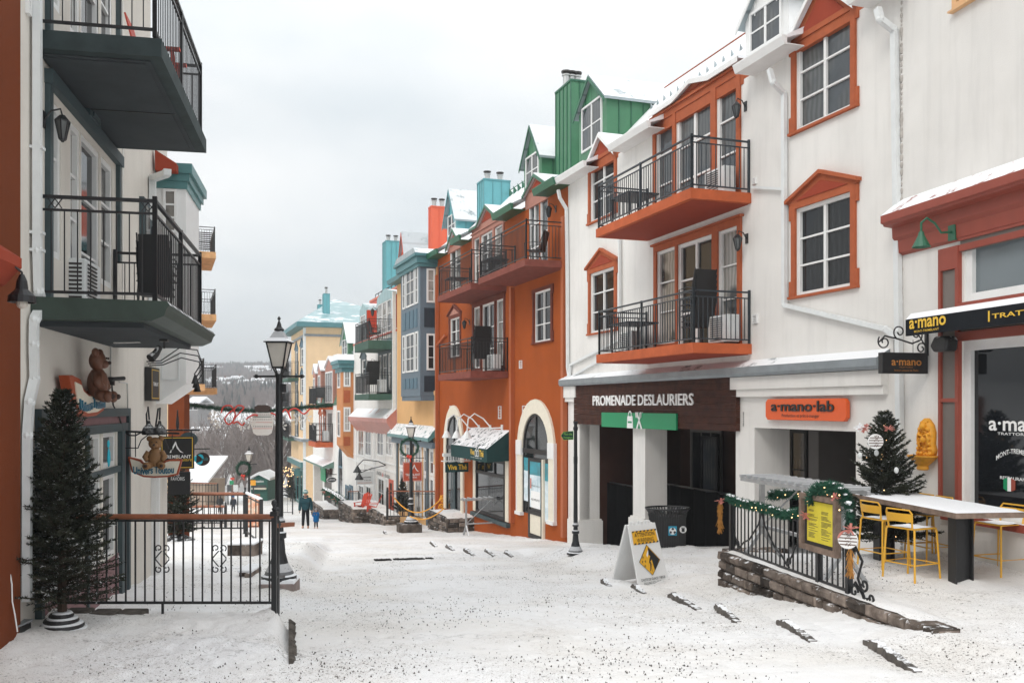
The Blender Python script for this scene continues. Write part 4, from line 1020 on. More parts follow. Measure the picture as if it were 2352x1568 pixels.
b = MB().ring(uU+.002, 4.19, zU0+.002, zU1-.002, .13, .03, .12); o = b.build('window', 'white_trim', A.t)
MB().box(uU+.1, 4.15, .10, .11, zU0+.1, zU1-.1).build('pane', 'glass_frost', o)
ztc = FA.z(2100, 590)
b = MB(); zb = -1.2
b.box(pa, pb, -.07, .002, zA0, ztc); b.box(pc, gl+.008, -.07, .002, zA0, ztc)
for z in (FA.z(2185, 923), FA.z(2185, 790), FA.z(2185, 742)): b.box(pb, pc, -.065, .002, z, z+.06)
b.box(pb, gl, -.075, .002, ztc-.35, ztc); b.box(gl+.009, 7.5, -.07, .002, zA1, zA1+.14); b.box(gl+.009, 7.5, -.07, .002, zU0-.13, zU0-.001); b.box(gl+.009, 7.5, -.07, .002, zU1+.001, zU1+.12); b.box(pb, 7.5, -.08, .002, zA0-.12, zA0)
b.box(gl+.009, 7.5, -.06, .002, ztc-.1, ztc)
b.build('window_surround', 'red_fascia', A.t)
MB().box(pb+.001, pc-.001, -.03, -.004, zA0, ztc-.36).build('panel', 'taupe', A.t)
MB().box(gl+.01, 7.5, -.03, -.003, zU1+.13, ztc-.11).box(gl+.01, 7.5, -.03, -.004, zA1+.15, zU0-.14).build('panel', 'taupe', A.t)
vf = FA.v(0.0, 2024); zf = FA.px(2024, 500, vf)[1]
b = MB(); b.side([(-.003, zf+.32), (vf, zf+.03), (vf, zf-.10), (vf+.05, zf-.12), (vf+.06, zf-.15), (vf*.42, zf-.17), (vf*.40, zf-.34), (vf*.25, zf-.40), (vf*.22, zf-.60), (-.003, zf-.64)], -.02, 7.5); b.build('canopy', 'red_fascia', A.t)
b = MB().ring(FA.u(2192), FA.u(2192)+1.2, FA.z(2200, 22), FA.z(2200, 22)+1.6, .1, -.05, -.001); b.box(FA.u(2188), FA.u(2188)+1.3, -.1, -.001, FA.z(2200, 26), FA.z(2200, 22)); o = b.build('window', 'peach_pipe', A.t)
MB().box(FA.u(2192)+.05, FA.u(2192)+1.15, -.02, -.003, FA.z(2200, 22)+.05, FA.z(2200, 22)+1.55).build('pane', 'glass_dark', o)
# jagged mortar seam between the two buildings
b = MB(); r = random.Random(2); z = -1.0
while z < 12: b.ball((.03, -.005, z), r.uniform(.015,.04), 5, 4, sz=2); z += r.uniform(.07,.14)
b.build('mortar_seam', 'concrete', A.t)
# black fabric banner awning
va = -.55; ua0 = FA.u(2080, va); zt_ = FA.z(2080, 734, va); zb_ = FA.z(2080, 772, va)
t = fthing(FA, 'banner', ua0, va, zb_, 'long black fabric banner with yellow a·mano TRATTORIA lettering over the restaurant window', 'banner')
b = MB(); b.side([(va, zb_), (va, zt_), (va+.1, zt_+.10), (-.08, zt_+.12), (-.08, zt_+.06), (va+.03, zt_-.02), (va+.03, zb_)], ua0, 7.4); b.build('cloth', 'canvas_black', t)
hB = zt_-zb_; 
letters(t, 'a·mano', FA.u(2090, va), FA.u(2174, va), zb_+hB*.38, zb_+hB*.92, va-.012, 'gold', .045)
letters(t, 'MONT-TREMBLANT', FA.u(2101, va), FA.u(2158, va), zb_+hB*.14, zb_+hB*.27, va-.012, 'gold', .01)
letters(t, 'TRATTORIA', FA.u(2280, va), FA.u(2280, va)+1.25, zb_+hB*.38, zb_+hB*.64, va-.012, 'gold', .03)
MB().box(FA.u(2271, va), FA.u(2271, va)+.025, va-.012, va-.004, zb_+hB*.25, zb_+hB*.82).build('bar', 'gold', t)
# window lettering
def wl_(txt, x0, w_, y0, y1, bold, **k): letters(A.t, txt, FA.u(x0, .09), FA.u(x0, .09)+w_, FA.z(x0, y1, .09), FA.z(x0, y0, .09), .09, 'white_paint', bold, 'window_lettering', **k)
wl_('a·mano', 2271, 1.15, 965, 988, .04); wl_('TRATTORIA', 2291, .62, 992, 998, .01); wl_('MONT-TREMBLANT', 2288, .78, 1046, 1057, .02, arc=.12); wl_('RESTAURANT', 2297, .56, 1092, 1099, .02)
u, z = FA.px(2318, 1112, .09); MB().prism([(u-.11+.0, z-.07), (u-.03, z-.1), (u-.03, z+.1), (u-.11, z+.07)], .085, .09).build('window_badge', 'sign_green', A.t)
MB().prism([(u-.03, z-.1), (u+.04, z-.1), (u+.04, z+.1), (u-.03, z+.1)], .085, .09).build('window_badge', 'white_paint', A.t)
MB().prism([(u+.04, z-.1), (u+.12, z-.07), (u+.12, z+.07), (u+.04, z+.1)], .085, .09).build('window_badge', 'red_fascia', A.t)
# green gooseneck lamp
u, z = FA.px(2189, 533, -.08)
b = MB().lathe([(.10, 0), (.10, .02)], (0,0,0), 12); b = MB(); b.box(u-.08, u+.08, -.11, -.072, z-.13, z+.13)
vl = FA.v(u, 2116)
b.tube([(u, -.1, z), (u, vl*.45, z-.02), (u, vl*.62, z+.12), (u, vl*.85, z+.20), (u, vl, z+.12), (u, vl, z-.02)], .018, 7); lp = b.build('wall_lamp', 'green_dark', A.t)
b = MB(); b.lathe([(.035, .0), (.05, -.06), (.14, -.24), (.135, -.24), (.03, -.05)], (u, vl, z-.02), 14); b.build('lamp_shade', 'green_dark', lp)
# speaker
t = fthing(FA, 'speaker', FA.u(2175), -.2, FA.z(2175, 805), 'black wedge shaped outdoor speaker beside the restaurant window under the banner', 'speaker')
u, z = FA.px(2172, 790, -.2); b = MB(); b.prism([(u-.20, z-.02), (u-.12, z-.12), (u+.16, z-.12), (u+.2, z+.05), (u+.14, z+.12), (u-.10, z+.12)], -.34, -.12); b.build('casing', 'plastic_black', t, bevel=.03); MB().bar((u, -.12, z), (u, -.03, z), .05).build('bracket', 'black', t)
# hanging sign with scroll bracket
us_ = FA.u(2131); F2 = perp(FA, us_)
x0, x1 = F2.u(2022), F2.u(2126); z0, z1 = F2.z(2080, 858), F2.z(2080, 810)
t = empty('hanging_sign', F2.w((x0+x1)/2, 0, z0), F2.rot, 'small black hanging sign with bronze a·mano letters on a scrolled iron bracket', 'sign', None, ((x0+x1)/2, 0, z0))
MB().box(x0, x1, -.06, .06, z0, z1).build('board', 'black', t, bevel=.006)
H_ = z1-z0; W_ = x1-x0
letters(t, 'a·mano', x0+W_*.19, x0+W_*.85, z0+H_*.38, z0+H_*.64, -.066, 'bronze_letter', .04); letters(t, 'TRATTORIA', x0+W_*.36, x0+W_*.66, z0+H_*.27, z0+H_*.32, -.066, 'bronze_letter'); letters(t, 'Saveurs uniques de l\'Italie', x0+W_*.25, x0+W_*.78, z0+H_*.09, z0+H_*.2, -.066, 'bronze_letter')
def scroll(b, cx, cz, R, a0, turns, y=0, r_=.012, sg=1):
    pts = []; n = int(18*turns)
    for i in range(n+1): q = i/n; a = a0+sg*2*pi*turns*q; rr = R*(1-.75*q); pts.append((cx+rr*cos(a), y, cz+rr*sin(a)))
    b.tube(pts, r_, 5)
b = MB(); b.bar((-.02, 0, F2.z(2131, 817)), (-.02, 0, F2.z(2131, 765)), .05); zt = F2.z(2100, 788)
b.tube([(x0-.02, 0, F2.z(2022,785)), (x0+.08, 0, F2.z(2030,771)), (x0+W_*.35, 0, F2.z(2060,777)), (x0+W_*.7, 0, F2.z(2100,789)), (x0+W_*.85, 0, F2.z(2112,782))], .014, 6)
scroll(b, x0+.07, F2.z(2028,785), .12, 2.4, 1.2, sg=1); scroll(b, x0+W_*.42, F2.z(2064,762), .12, 4.5, 1.2, sg=-1); scroll(b, x0+W_*.8, F2.z(2108,768), .12, 4.7, 1.2); scroll(b, -.12, F2.z(2122,800), .1, 0, 1.2)
b.tube([(x0+W_*.62, 0, F2.z(2085,765)), (x0+W_*.85, 0, F2.z(2105,770)), (-.03, 0, F2.z(2130,798))], .012, 5)
for q in (.3, .72): b.tube([(x0+W_*q, 0, z1), (x0+W_*q, 0, F2.z(2080, 780))], .006, 4)
b.build('scroll_bracket', 'iron', t)
# yellow wall fountain
uc = FA.u(2123, -.1); vz = lambda y: FA.z(2123, y, -.1)
t = fthing(FA, 'wall_fountain', uc, -.1, vz(1079), 'ornate ochre yellow wall fountain with a half basin beside the tall fir', 'fountain')
h0, h1, h2 = vz(1079), vz(1045), vz(960); b = MB(); k = (h2-h1)
b.prism([(uc-.17, h1), (uc+.17, h1), (uc+.20, h1+k*.15), (uc+.165, h1+k*.3), (uc+.175, h1+k*.62), (uc+.13, h1+k*.82), (uc+.05, h2-.03), (uc, h2), (uc-.05, h2-.03), (uc-.13, h1+k*.82), (uc-.175, h1+k*.62), (uc-.165, h1+k*.3), (uc-.20, h1+k*.15)], -.10, -.002)
r = random.Random(9)
for i in range(70):
    a = r.uniform(-1, 1); q = r.random(); b.ball((uc+a*.16*(1-.5*max(0, q-.6)/.4), -.10, h1+k*q*.92), r.uniform(.015,.035), 6, 4)
for s in (-1, 1):
    for q in range(6): b.ball((uc+s*(.15-.02*q*.4), -.11, h1+k*(.05+.13*q)), .035, 7, 5)
b.ball((uc, -.10, h1+k*.42), .07, 10, 8); b.ball((uc, -.12, h1+k*.78), .06, 10, 8)
for s in (-1,1): b.tube([(uc+s*.02, -.13, h1+k*.52), (uc+s*.11, -.14, h1+k*.56), (uc+s*.13, -.13, h1+k*.40), (uc+s*.08, -.13, h1+k*.22)], .022, 6)
b.build('back_plate', 'yellow_ochre', t, smooth=True)
b = MB(); b.lathe([(.09, h0), (.11, h0+.02), (.10, h0+(h1-h0)*.3), (.19, h0+(h1-h0)*.62), (.26, h1-.03), (.28, h1-.02), (.28, h1), (.24, h1), (.2, h1-.05)], (uc, -.13, 0), 20, sy=.8); b.build('basin', 'yellow_ochre', t)
# ================================================================ the row further down the right side
FR = Fr(1.82, 29.6, .343, -.939)
def hang_sign(f, px_wall, xa, xb, ya, yb, label, board, name='hanging_sign', left=False, th=.06, d=0, border=None, arm=None):
    "board hung square to the facade; returns thing, frame, box"
    F2 = perp(f, f.u(px_wall)+d, left); x0, x1 = F2.u(xa), F2.u(xb); xm = (xa+xb)/2; z0, z1 = F2.z(xm, yb), F2.z(xm, ya)
    t = empty(name, F2.w((x0+x1)/2, 0, z0), F2.rot, label, 'sign', None, ((x0+x1)/2, 0, z0))
    if board: MB().box(x0, x1, -th/2, th/2, z0, z1).build('board', board, t)
    if border: MB().ring(x0+.02, x1-.02, z0+.02, z1-.02, max(.012, (z1-z0)*.012), -th/2-.004, -th/2).build('border', border, t)
    if arm is not None:
        b = MB(); b.tube([(x0-.05 if not left else 0, 0, z1+arm), (x1+.05 if left else 0, 0, z1+arm)], .02, 6)
        for q in (.15, .85): b.tube([(x0+(x1-x0)*q, 0, z1), (x0+(x1-x0)*q, 0, z1+arm)], .008, 4)
        b.build('bracket', 'iron', t)
    return t, F2, (x0, x1, z0, z1)
# ---------------------------------------------------------------- orange building
O = Bd(FR, 'building', -8, -3.6, 'rust orange stucco building with three maroon balconies between the white and the peach building', 'building')
EO = 8.9; uO0 = FR.u(1005)
def W2(B, xa, xb, xz, ya, yb, cols=2, rows=3, **k): # window by pixels (heights read at column xz)
    f = B.fr; vv = k.get('v', 0); a, c = f.u(xa, vv), f.u(xb, vv); z1, z0 = f.z(xz, ya, vv), f.z(xz, yb, vv); B.win(a, c, z0, z1, cols, rows, **k); return a, c, z0, z1
a = W2(O, 1228, 1267, 1228, 672, 788); O.casing(*a, 'brown_trim', .13)
a = W2(O, 1034, 1057.5, 1034, 733, 822); O.casing(*a, 'brown_trim', .12, ped=.45, panel='pink_trim')
(ru0, ru1, rd, rz), _ = O.bal_px(1098.6, 1206.3, 1302, 594, slab='maroon_slab', rail='iron', rh=1.25)
lv = -rd; O.balcony(FR.u(1005, lv), FR.u(1081, lv), rd, FR.z(1081, 649, lv), .25, slab='maroon_slab', rail='iron', rh=1.25)
(mu0, mu1, md, mz), _ = O.bal_px(1006, 1081, 1168, 851, slab='maroon_slab', rail='iron', rh=1.25, th=.26)
doors(O, (1088,1104,1107.4,1137,1140,1158), mz, FR.z(1088, 707), 'brown_trim', 'glass_curtain')
dO = doors(O, (1088.5,1103,1104.5,1133,1136,1156), rz, FR.z(1089, 549), 'pink_trim', 'glass_curtain', 'glass_grey')
x4 = [FR.u(q) for q in (1033, 1058)]; zz = FR.z(1033, 573); O.win(x4[0], x4[1], rz+.1, zz, 2, 3, glass='glass_curtain')
x5 = [FR.u(q) for q in (1214, 1238, 1240, 1258)]; z5 = FR.z(1214, 463); O.win(x5[0], x5[1], rz+.02, z5, 2, 3, glass='glass_grey'); O.win(x5[2], x5[3], rz+.02, z5, 1, 2, glass='glass_grey')
# shopfronts
def arch_pts(u0, u1, zs, n=12): c = (u0+u1)/2; r_ = (u1-u0)/2; return [(c+r_*cos(pi*i/n), zs+r_*sin(pi*i/n)) for i in range(n+1)]
def arched(B, u0, u1, zb, zs, cw, mat, dark='black', glass='glass_dark', v=0, p=.08, split=True, rad=1.0, key=True):
    "arched opening with painted surround standing proud of the wall"
    def arc_(a, c, k=1.0): m = (a+c)/2; r_ = (c-a)/2; return [(m+r_*cos(pi*i/14), zs+r_*k*sin(pi*i/14)) for i in range(15)]
    b = MB(); out = [(u1+cw, zb)]+arc_(u0-cw, u1+cw, rad)+[(u0-cw, zb)]; inn = [(u1, zb)]+arc_(u0, u1, rad)+[(u0, zb)]
    for (a, c), (d, e) in zip(zip(out, out[1:]), zip(inn, inn[1:])):
        y0, y1 = v-p, v+.0
        b.add([(a[0],y0,a[1]),(c[0],y0,c[1]),(e[0],y0,e[1]),(d[0],y0,d[1]),(a[0],y1,a[1]),(c[0],y1,c[1]),(e[0],y1,e[1]),(d[0],y1,d[1])], [(0,1,2,3),(0,4,5,1),(3,2,6,7)])
    o = b.build('arch_surround', mat, B.t)
    b = MB(); w_ = .09; i2 = [(u1-w_, zb)]+arc_(u0+w_, u1-w_, rad)+[(u0+w_, zb)]
    for (a, c), (d, e) in zip(zip(inn, inn[1:]), zip(i2, i2[1:])):
        y0, y1 = v-.035, v-.002
        b.add([(a[0],y0,a[1]),(c[0],y0,c[1]),(e[0],y0,e[1]),(d[0],y0,d[1]),(a[0],y1,a[1]),(c[0],y1,c[1]),(e[0],y1,e[1]),(d[0],y1,d[1])], [(0,1,2,3),(0,4,5,1),(3,2,6,7)])
    m = (u0+u1)/2; b.box(m-.035, m+.035, v-.04, v-.003, zs, zs+(u1-u0)/2*rad-.05); b.box(u0, u1, v-.05, v-.003, zs-.16, zs)
    fr_ = b.build('arch_frame', dark, B.t)
    g = MB(); pl = [(x, z) for x, z in [(u1-.02, zb)]+arc_(u0+.02, u1-.02, rad)+[(u0+.02, zb)]]
    g.add([(x, v-.006, z) for x, z in pl], [tuple(range(len(pl)))]); g.build('pane', glass, fr_)
    return o
nm('poster_snow', (.75,.82,.86), .5, .2, 2.5, col2=(.35,.50,.56)); nm('poster_sky', (.02,.33,.42), .5, .3, 2, col2=(.05,.16,.18))
u0, u1 = FR.u(1203), FR.u(1264); zb = FR.z(1194, 1172); zs = FR.z(1203, 1028); a0 = FR.u(1192); a1 = FR.u(1278)
arched(O, u0, u1, zb, zs, (u0-a0), 'cream_paint', rad=1.0)
for (qa, qb) in ((a0-.04, u0+.001), (u1-.001, a1+.04)): MB().box(qa, qb, -.12, -.003, zs-.25, zs+.28).build('arch_quoin', 'white_trim', O.t); MB().box(qa-.02, qb+.02, -.16, -.003, zb-.12, zb).build('arch_foot', 'white_trim', O.t)
b = MB()
MB().box(a0-.045, a0, -.11, -.003, zb, zs-.25).build('arch_edge', 'white_trim', O.t); MB().box(a1, a1+.045, -.11, -.003, zb, zs-.25).build('arch_edge', 'white_trim', O.t)
d0, d1 = FR.u(1218), FR.u(1250); zd = FR.z(1219, 1232); zt = FR.z(1219, 1050)
do = MB().ring(d0, d1, zd, zt, .12, -.09, -.036).box(d0+.12, d1-.12, -.08, -.036, zd+.12, zd+.16).box(d0+.12, d1-.12, -.09, -.036, zd+.85, zd+1.0).build('door', 'black', O.t)
MB().box(d0+.12, d1-.12, -.06, -.037, zd+.16, zd+.85).build('kick_panel', 'cream_paint', do); MB().box(d0+.12, d1-.12, -.055, -.04, zd+1.0, zt-.12).build('pane', 'glass_dark', do)
MB().box(d1, d1+.10, -.10, -.003, zd, zt).build('door_jamb', 'cream_paint', O.t)
for i, (pa_, pb_, yt_, yb_) in enumerate(((FR.u(1205), FR.u(1215), 1053, 1155), (d0+.16, d1-.16, 1058, 1165), (FR.u(1253), FR.u(1262), 1060, 1190))):
    zA_, zB_ = FR.z(1230, yb_), FR.z(1230, yt_); t = fthing(FR, 'poster', (pa_+pb_)/2, -.07, zA_, ('narrow', 'tall', 'slim')[i]+' winter landscape poster in the arched shop window '+('left of the door', 'on the door glass', 'right of the door')[i], 'poster', 'winter posters in the arched shopfront')
    yy = -.075 if i == 1 else -.02
    MB().box(pa_, pb_, yy-.006, yy, zA_, zB_-(zB_-zA_)*.3).build('snowy_slope', 'poster_snow', t); MB().box(pa_, pb_, yy-.006, yy, zB_-(zB_-zA_)*.3, zB_).build('sky_and_hills', 'poster_sky', t)
    if i == 1:
        MB().box(pa_+.1, pb_-.02, yy-.010, yy-.007, zA_, zA_+(zB_-zA_)*.36).build('notice', 'white_paint', t)
        letters(t, 'IMMEUBLE GROUP', pa_+.14, pb_-.06, zA_+.75, zA_+.80, yy-.012, 'black'); letters(t, '438.990.8959', pa_+.14, pb_-.06, zA_+.25, zA_+.33, yy-.012, 'black', .02)
        MB().box(pa_+.05, pa_+.16, yy-.010, yy-.007, zA_+(zB_-zA_)*.4, zA_+(zB_-zA_)*.62).build('skier', 'poster_red', t)
s0, s1 = FR.u(1096), FR.u(1162); zt = FR.z(1162, 1060); zb = FR.z(1162, 1196)
b = MB().ring(s0, s1, zb, zt, .1, -.08, -.002); zm = FR.z(1130, 1092); b.box(s0, s1, -.085, -.002, zm, zm+.12)
for q in (.34, .67): b.box(s0+(s1-s0)*q-.04, s0+(s1-s0)*q+.04, -.08, -.002, zm+.12, zt)
o = b.build('shop_window', 'black', O.t); MB().box(s0+.05, s1-.05, -.03, -.004, zb+.05, zt-.05).build('pane', 'glass_plain', o)
MB().box(s0-.42, s0-.05, -.06, -.003, zb, zt+.3).box(s1+.05, s1+.42, -.06, -.003, zb, zt+.3).build('pilaster', 'cream_paint', O.t)
MB().box(s0-.5, s1+.5, -.16, -.003, zb-.2, zb-.04).build('window_sill', 'teal_trim', O.t)
u0, u1 = FR.u(1027), FR.u(1061); zs = FR.z(1030, 1022); zb = FR.z(1040, 1172)
arched(O, u0, u1, zb, zs, .36, 'cream_paint', rad=1.2); MB().box(u0+.9, u1-.9, -.07, -.036, zb, zs-.2).build('door_leaf', 'teal_trim', O.t)
MB().box(u0+1.15, u1-1.15, -.08, -.071, zb+.4, zs-.4).build('door_pane', 'glass_dark', O.t)
O.wall(uO0, 0, -6, EO, 'stucco_orange', extra=[(uO0, 0, -.02, -.001, 3.02+2.9, 3.04+2.9)][:0])
# awning
aw1 = FR.u(1172.6); vw = FR.v(aw1, 1118); aw0 = FR.u(1036, vw); zw = FR.z(1172.6, 988); zf1 = FR.z(1118, 1031, vw); zf0 = FR.z(1118, 1062, vw)
t = fthing(FR, 'awning', aw1, 0, zf0, 'dark green Viva Thé awning dusted with snow over the orange shopfront', 'awning')
b = MB(); b.side([(0, zw), (vw, zf1), (vw, zf0), (vw+.03, zf0), (vw+.03, zf1-.04), (-.0, zw-.06)], aw0, aw1); b.build('cloth', 'awning_green', t)
for x in (aw0, aw1): MB().side([(-.01, zw), (vw, zf1), (vw, zf0), (-.01, zf0+.05)], x-.012, x+.012).build('side_panel', 'awning_cloth', t)
hh = zf1-zf0
letters(t, 'Viva', FR.u(1081, vw), FR.u(1090.5, vw), zf0+hh*.42, zf0+hh*.86, vw-.02, 'gold', .04); letters(t, 'Thé', FR.u(1101.5, vw), FR.u(1111.5, vw), zf0+hh*.36, zf0+hh*.86, vw-.02, 'gold', .04)
letters(t, 'Thé aux fruits · Thé aux fleurs · Thé Pur', FR.u(1082, vw), FR.u(1108, vw), zf0+hh*.20, zf0+hh*.28, vw-.02, 'white_paint')
b = MB()
for q in (1093.5, 1098): x = FR.u(q, vw); b.ring(x-.10, x+.10, zf0+hh*.34, zf0+hh*.80, .025, vw-.02, vw-.012); b.bar((x, vw-.015, zf0+hh*.8), (x+.1, vw-.015, zf0+hh*.98), .02)
b.build('cup_emblem', 'white_paint', t)
for xx in (1101, 1127, 1154):
    x, z = FR.px(xx, 982); b = MB(); b.lathe([(.13, 0), (.13, .02)], (0,0,0), 10); b = MB(); b.box(x-.09, x+.09, -.04, -.002, z-.12, z+.12)
    b.tube([(x, -.03, z), (x-.3, -.35, z-.02), (x-.55, -.6, z+.35), (x-.6, -.95, z+.55), (x-.62, -1.2, z+.35), (x-.62, -1.25, z-.15)], .028, 6); o = b.build('wall_lamp', 'white_pipe', O.t)
    b = MB(); b.lathe([(.04, 0), (.10, -.08), (.2, -.3), (.05, -.1)], (x-.62, -1.25, z-.12), 10); b.build('lamp_shade', 'white_pipe', o)
# hanging Viva Thé sign
t, F2, (x0, x1, z0, z1) = hang_sign(FR, 1079, 1022.5, 1075.6, 1061.5, 1083.5, 'small dark green hanging sign reading Viva Thé under a white metal rack', 'awning_cloth')
letters(t, 'Viva Thé', x0+.1, x1-.08, z0+(z1-z0)*.25, z1-(z1-z0)*.2, -.04, 'gold', .05)
b = MB().box(x0-.15, x1+.1, -.12, .12, z1+.05, z1+.09); 
for i in range(10): q = x0+(x1-x0)*i/9; b.bar((q, -.1, z1+.08), (q, -.1, z1+.26), .03)
b.box(x0-.1, x1+.1, -.12, .12, z1+.27, z1+.40); b.bar((x0+.0, 0, z0), (x0+.0, 0, z1+.3), .03); b.build('sign_light_rack', 'white_pipe', t)
for (x, y) in ((1036, 944), (1149, 947), (1205, 947)): vent(O, x, y, .32, .5)
vent(O, 1197, 837, .26, .3)
O.pipe(P_(FR, [(1176,660),(1176,1200)]), 'orange_pipe', .10); O.pipe([(-.12, -.1, 7.8), (-.12, -.1, -2.6)], 'orange_pipe', .09); O.pipe([(uO0+.25, -.1, 8.0), (uO0+.25, -.1, -4)], 'orange_pipe', .09)
O.pipe([(uO0+.1, -.1, FR.z(1010,795)), (FR.u(1028), -.1, FR.z(1028,770))], 'orange_pipe', .06)
O.lantern(FR.u(1079), FR.z(1079, 740), k=1.25, v=0); O.lantern(FR.u(1277), FR.z(1277, 480), k=1.3)
# roof of the orange building
def gutO(B, a, c, roofm='metal_roof', fas='green_dark', e=EO, r=.25): B.slope_roof(a, c, e+.12, -.5, .05, e+.40, roofm, fas, r, 'eave')
gutO(O, FR.u(1260), .15); gutO(O, FR.u(1162), x5[0]-.25); gutO(O, FR.u(1062), dO[0]-.25); gutO(O, uO0, x4[0]-.25)
MB().side([(.31, EO+.2), (3.5, EO+3.4), (3.5, EO+3.2), (.31, EO)], uO0, -.02).build('roof', 'snow_roof', O.t)
b = MB(); 
for i in range(26): x = uO0+1+i*.55; b.add([(x-.12, 2.6, EO+2.45), (x+.12, 2.6, EO+2.45), (x, 2.55, EO+2.85), (x, 2.8, EO+2.6)], [(0,1,2),(1,3,2),(3,0,2)])
b.side([(3.4, EO+3.35), (3.6, EO+3.42), (3.6, EO+3.2), (3.4, EO+3.1)], uO0, 0); b.build('snow_guard', 'green_dark', O.t)
eave_dormer(O, x5[0]-.3, x5[3]+.2, 0, FR.z(1243, 396), 'pink_trim', panel='orange_panel', rake='green_dark', shoulder=1.1, zs=EO+.35)
eave_dormer(O, dO[0]-.25, dO[5]+.3, 0, FR.z(1119.7, 474), 'pink_trim', panel='orange_panel', rake='green_dark', shoulder=1.2, zs=EO+.3)
eave_dormer(O, x4[0]-.25, x4[1]+.25, 0, FR.z(1044, 528), 'pink_trim', panel='orange_panel', rake='green_dark')
O.dormer(1204, 1244, 291, 437, .9, 3.6, 'green_metal', 'metal_roof', side='green_dark', gable=1.25)
O.chimney(1097, 1112, 1171, 413, 500, 1.4, 'turquoise', 'turquoise_dark', 2, 24); O.dormer(1027, 1050, 438, 545, 1.0, 4.5, 'turquoise', 'metal_roof', side='turquoise_dark', gable=1.4, ov=.2)
O.chimney(985, 991, 1027, 475, 575, 1.4, 'coral_metal', 'coral_metal', 2, 20)
# balcony things
stack_chairs(FR.w(mu1-1.5, -.7, mz), FR.rot-pi/2, 'black patio chair, stack on lower maroon balcony', n=4, size=1.35)
stack_chairs(FR.w(ru1-1.0, -.7, rz), FR.rot-.7, 'dark patio chair turned sideways at the near end of the highest maroon balcony', n=1, size=1.1)
stack_chairs(FR.w(FR.u(1122, -.7), -.7, rz), FR.rot+.4, 'dark patio chair at the far end of the highest maroon balcony', n=1, size=1.1)
ac_unit(FR.w(mu1-.7, -.35, mz), FR.rot, 'boxy white air conditioner on the lower maroon balcony')
patio_table(FR.w(FR.u(1135, -.8), -.8, rz), FR.rot, 'dark patio table in the middle of the highest maroon balcony')
patio_table(FR.w(FR.u(1048, -.8), -.8, FR.z(1081, 649, lv)), FR.rot, 'dark patio table on the left upper maroon balcony')
# ---------------------------------------------------------------- peach building with the blue grey bay
PB = Bd(FR, 'building', FR.u(960), -4.6, 'peach stucco building with a tall blue grey bay window above a teal awning', 'building')
up0 = FR.u(912)
nu1 = FR.u(1003.5); nv = FR.v(nu1, 965); bu = FR.u(921, nv); zt = FR.z(965, 592, nv); zb = FR.z(965, 909, nv)
MB().box(bu, nu1, nv, -.002, zb, zt).build('bay', 'blue_grey', PB.t)
b = MB().box(bu-.15, nu1+.12, nv-.12, -.001, zt-.42, zt-.25).box(bu-.25, nu1+.2, nv-.22, -.001, zt-.249, zt+.06).box(bu-.35, nu1+.3, nv-.34, -.001, zt+.061, zt+.2); b.build('bay_cornice', 'teal_soffit', PB.t)
b = MB(); b.prism([(bu-.3, zt+.2), (nu1+.3, zt+.2), (nu1-.2, zt+.5), (bu+.2, zt+.5)], nv-.3, .1); b.build('bay_roof', 'metal_roof', PB.t)
MB().box(bu+.02, nu1-.02, nv+.05, -.003, zb-.22, zb-.001).build('bay_foot', 'blue_grey', PB.t)
for (ya, yb) in ((620, 711), (767, 857)):
    for (xa, xb, c, rr) in ((926,931.5,1,3),(934,953,2,3),(955,961,1,3)):
        a, c_ = FR.u(xa, nv), FR.u(xb, nv); PB.win(a, c_, FR.z(927, yb, nv), FR.z(927, ya+4, nv), c, rr, v=nv, hole=False, t=.08)
for (ya, yb) in ((713, 766), (864, 900)):
    b = MB(); z0, z1 = FR.z(930, yb, nv), FR.z(930, ya, nv)
    for i in range(4): a = FR.u(926+i*8.7, nv); c_ = FR.u(932.5+i*8.7, nv); b.box(a, c_, nv-.03, nv-.002, z0+.15, z1-.15)
    b.build('bay_panel', 'slate_panel', PB.t)
turned(nu1); F2 = perp(FR, nu1)
for (ya, yb) in ((617, 695), (766, 850)):
    a, c_ = F2.u(979.5), F2.u(999.5); PB.win(a, c_, F2.z(990, yb), F2.z(990, ya), 1, 3, hole=False, t=.09, glass='glass_curtain' if ya < 700 else 'glass_dark')
for (ya, yb) in ((707, 751), (863, 899)):
    a, c_ = F2.u(974), F2.u(998.5); MB().box(a, c_, -.03, -.002, F2.z(986, yb), F2.z(986, ya)).build('bay_panel', 'navy_panel', PB.t)
XF[0] = None
PB.wall(up0, uO0-.002, -7, 8.8, 'stucco_ochre'); MB().box(uO0-.6, uO0-.01, -.05, -.002, -1.2, 8.6).build('corner_strip', 'peach_pipe', PB.t)
PB.pipe(P_(FR, [(994,868),(994,890),(1003,905),(1004,1010)]), 'peach_pipe', .1)
gutO(PB, up0, uO0, 'metal_roof', 'teal_soffit', 8.75)
MB().side([(.1, 8.9), (3.5, 12.0), (3.5, 11.8), (.1, 8.6)], up0, uO0).build('roof', 'teal_metal', PB.t)
PB.dormer(919.5, 934.5, 535, 607, .6, 5.5, 'coral_metal', 'metal_roof', side='coral_red', gable=1.9, ov=.15)
PB.chimney(879, 887, 922, 554, 645, 1.6, 'turquoise', 'turquoise_dark', 2, 16)
aw1 = FR.u(1012.5); aw1 = min(aw1, uO0-.02); vw = FR.v(aw1, 983); aw0 = FR.u(889, vw); zw = FR.z(1008, 979); z1 = FR.z(983, 1006, vw); z0 = FR.z(983, 1014, vw)
t = fthing(FR, 'awning', aw1, 0, z0, 'wide teal metal awning with snow under the blue grey bay window', 'awning')
b = MB().side([(0, zw), (vw, z1), (vw, z0), (vw+.05, z0-.02), (0, zw-.4)], aw0, aw1); b.build('roof', 'teal_metal', t)
MB().box(aw0+.3, aw1-.02, vw*.6, -.003, z0-.35, z0-.05).build('beam', 'blue_grey', t)
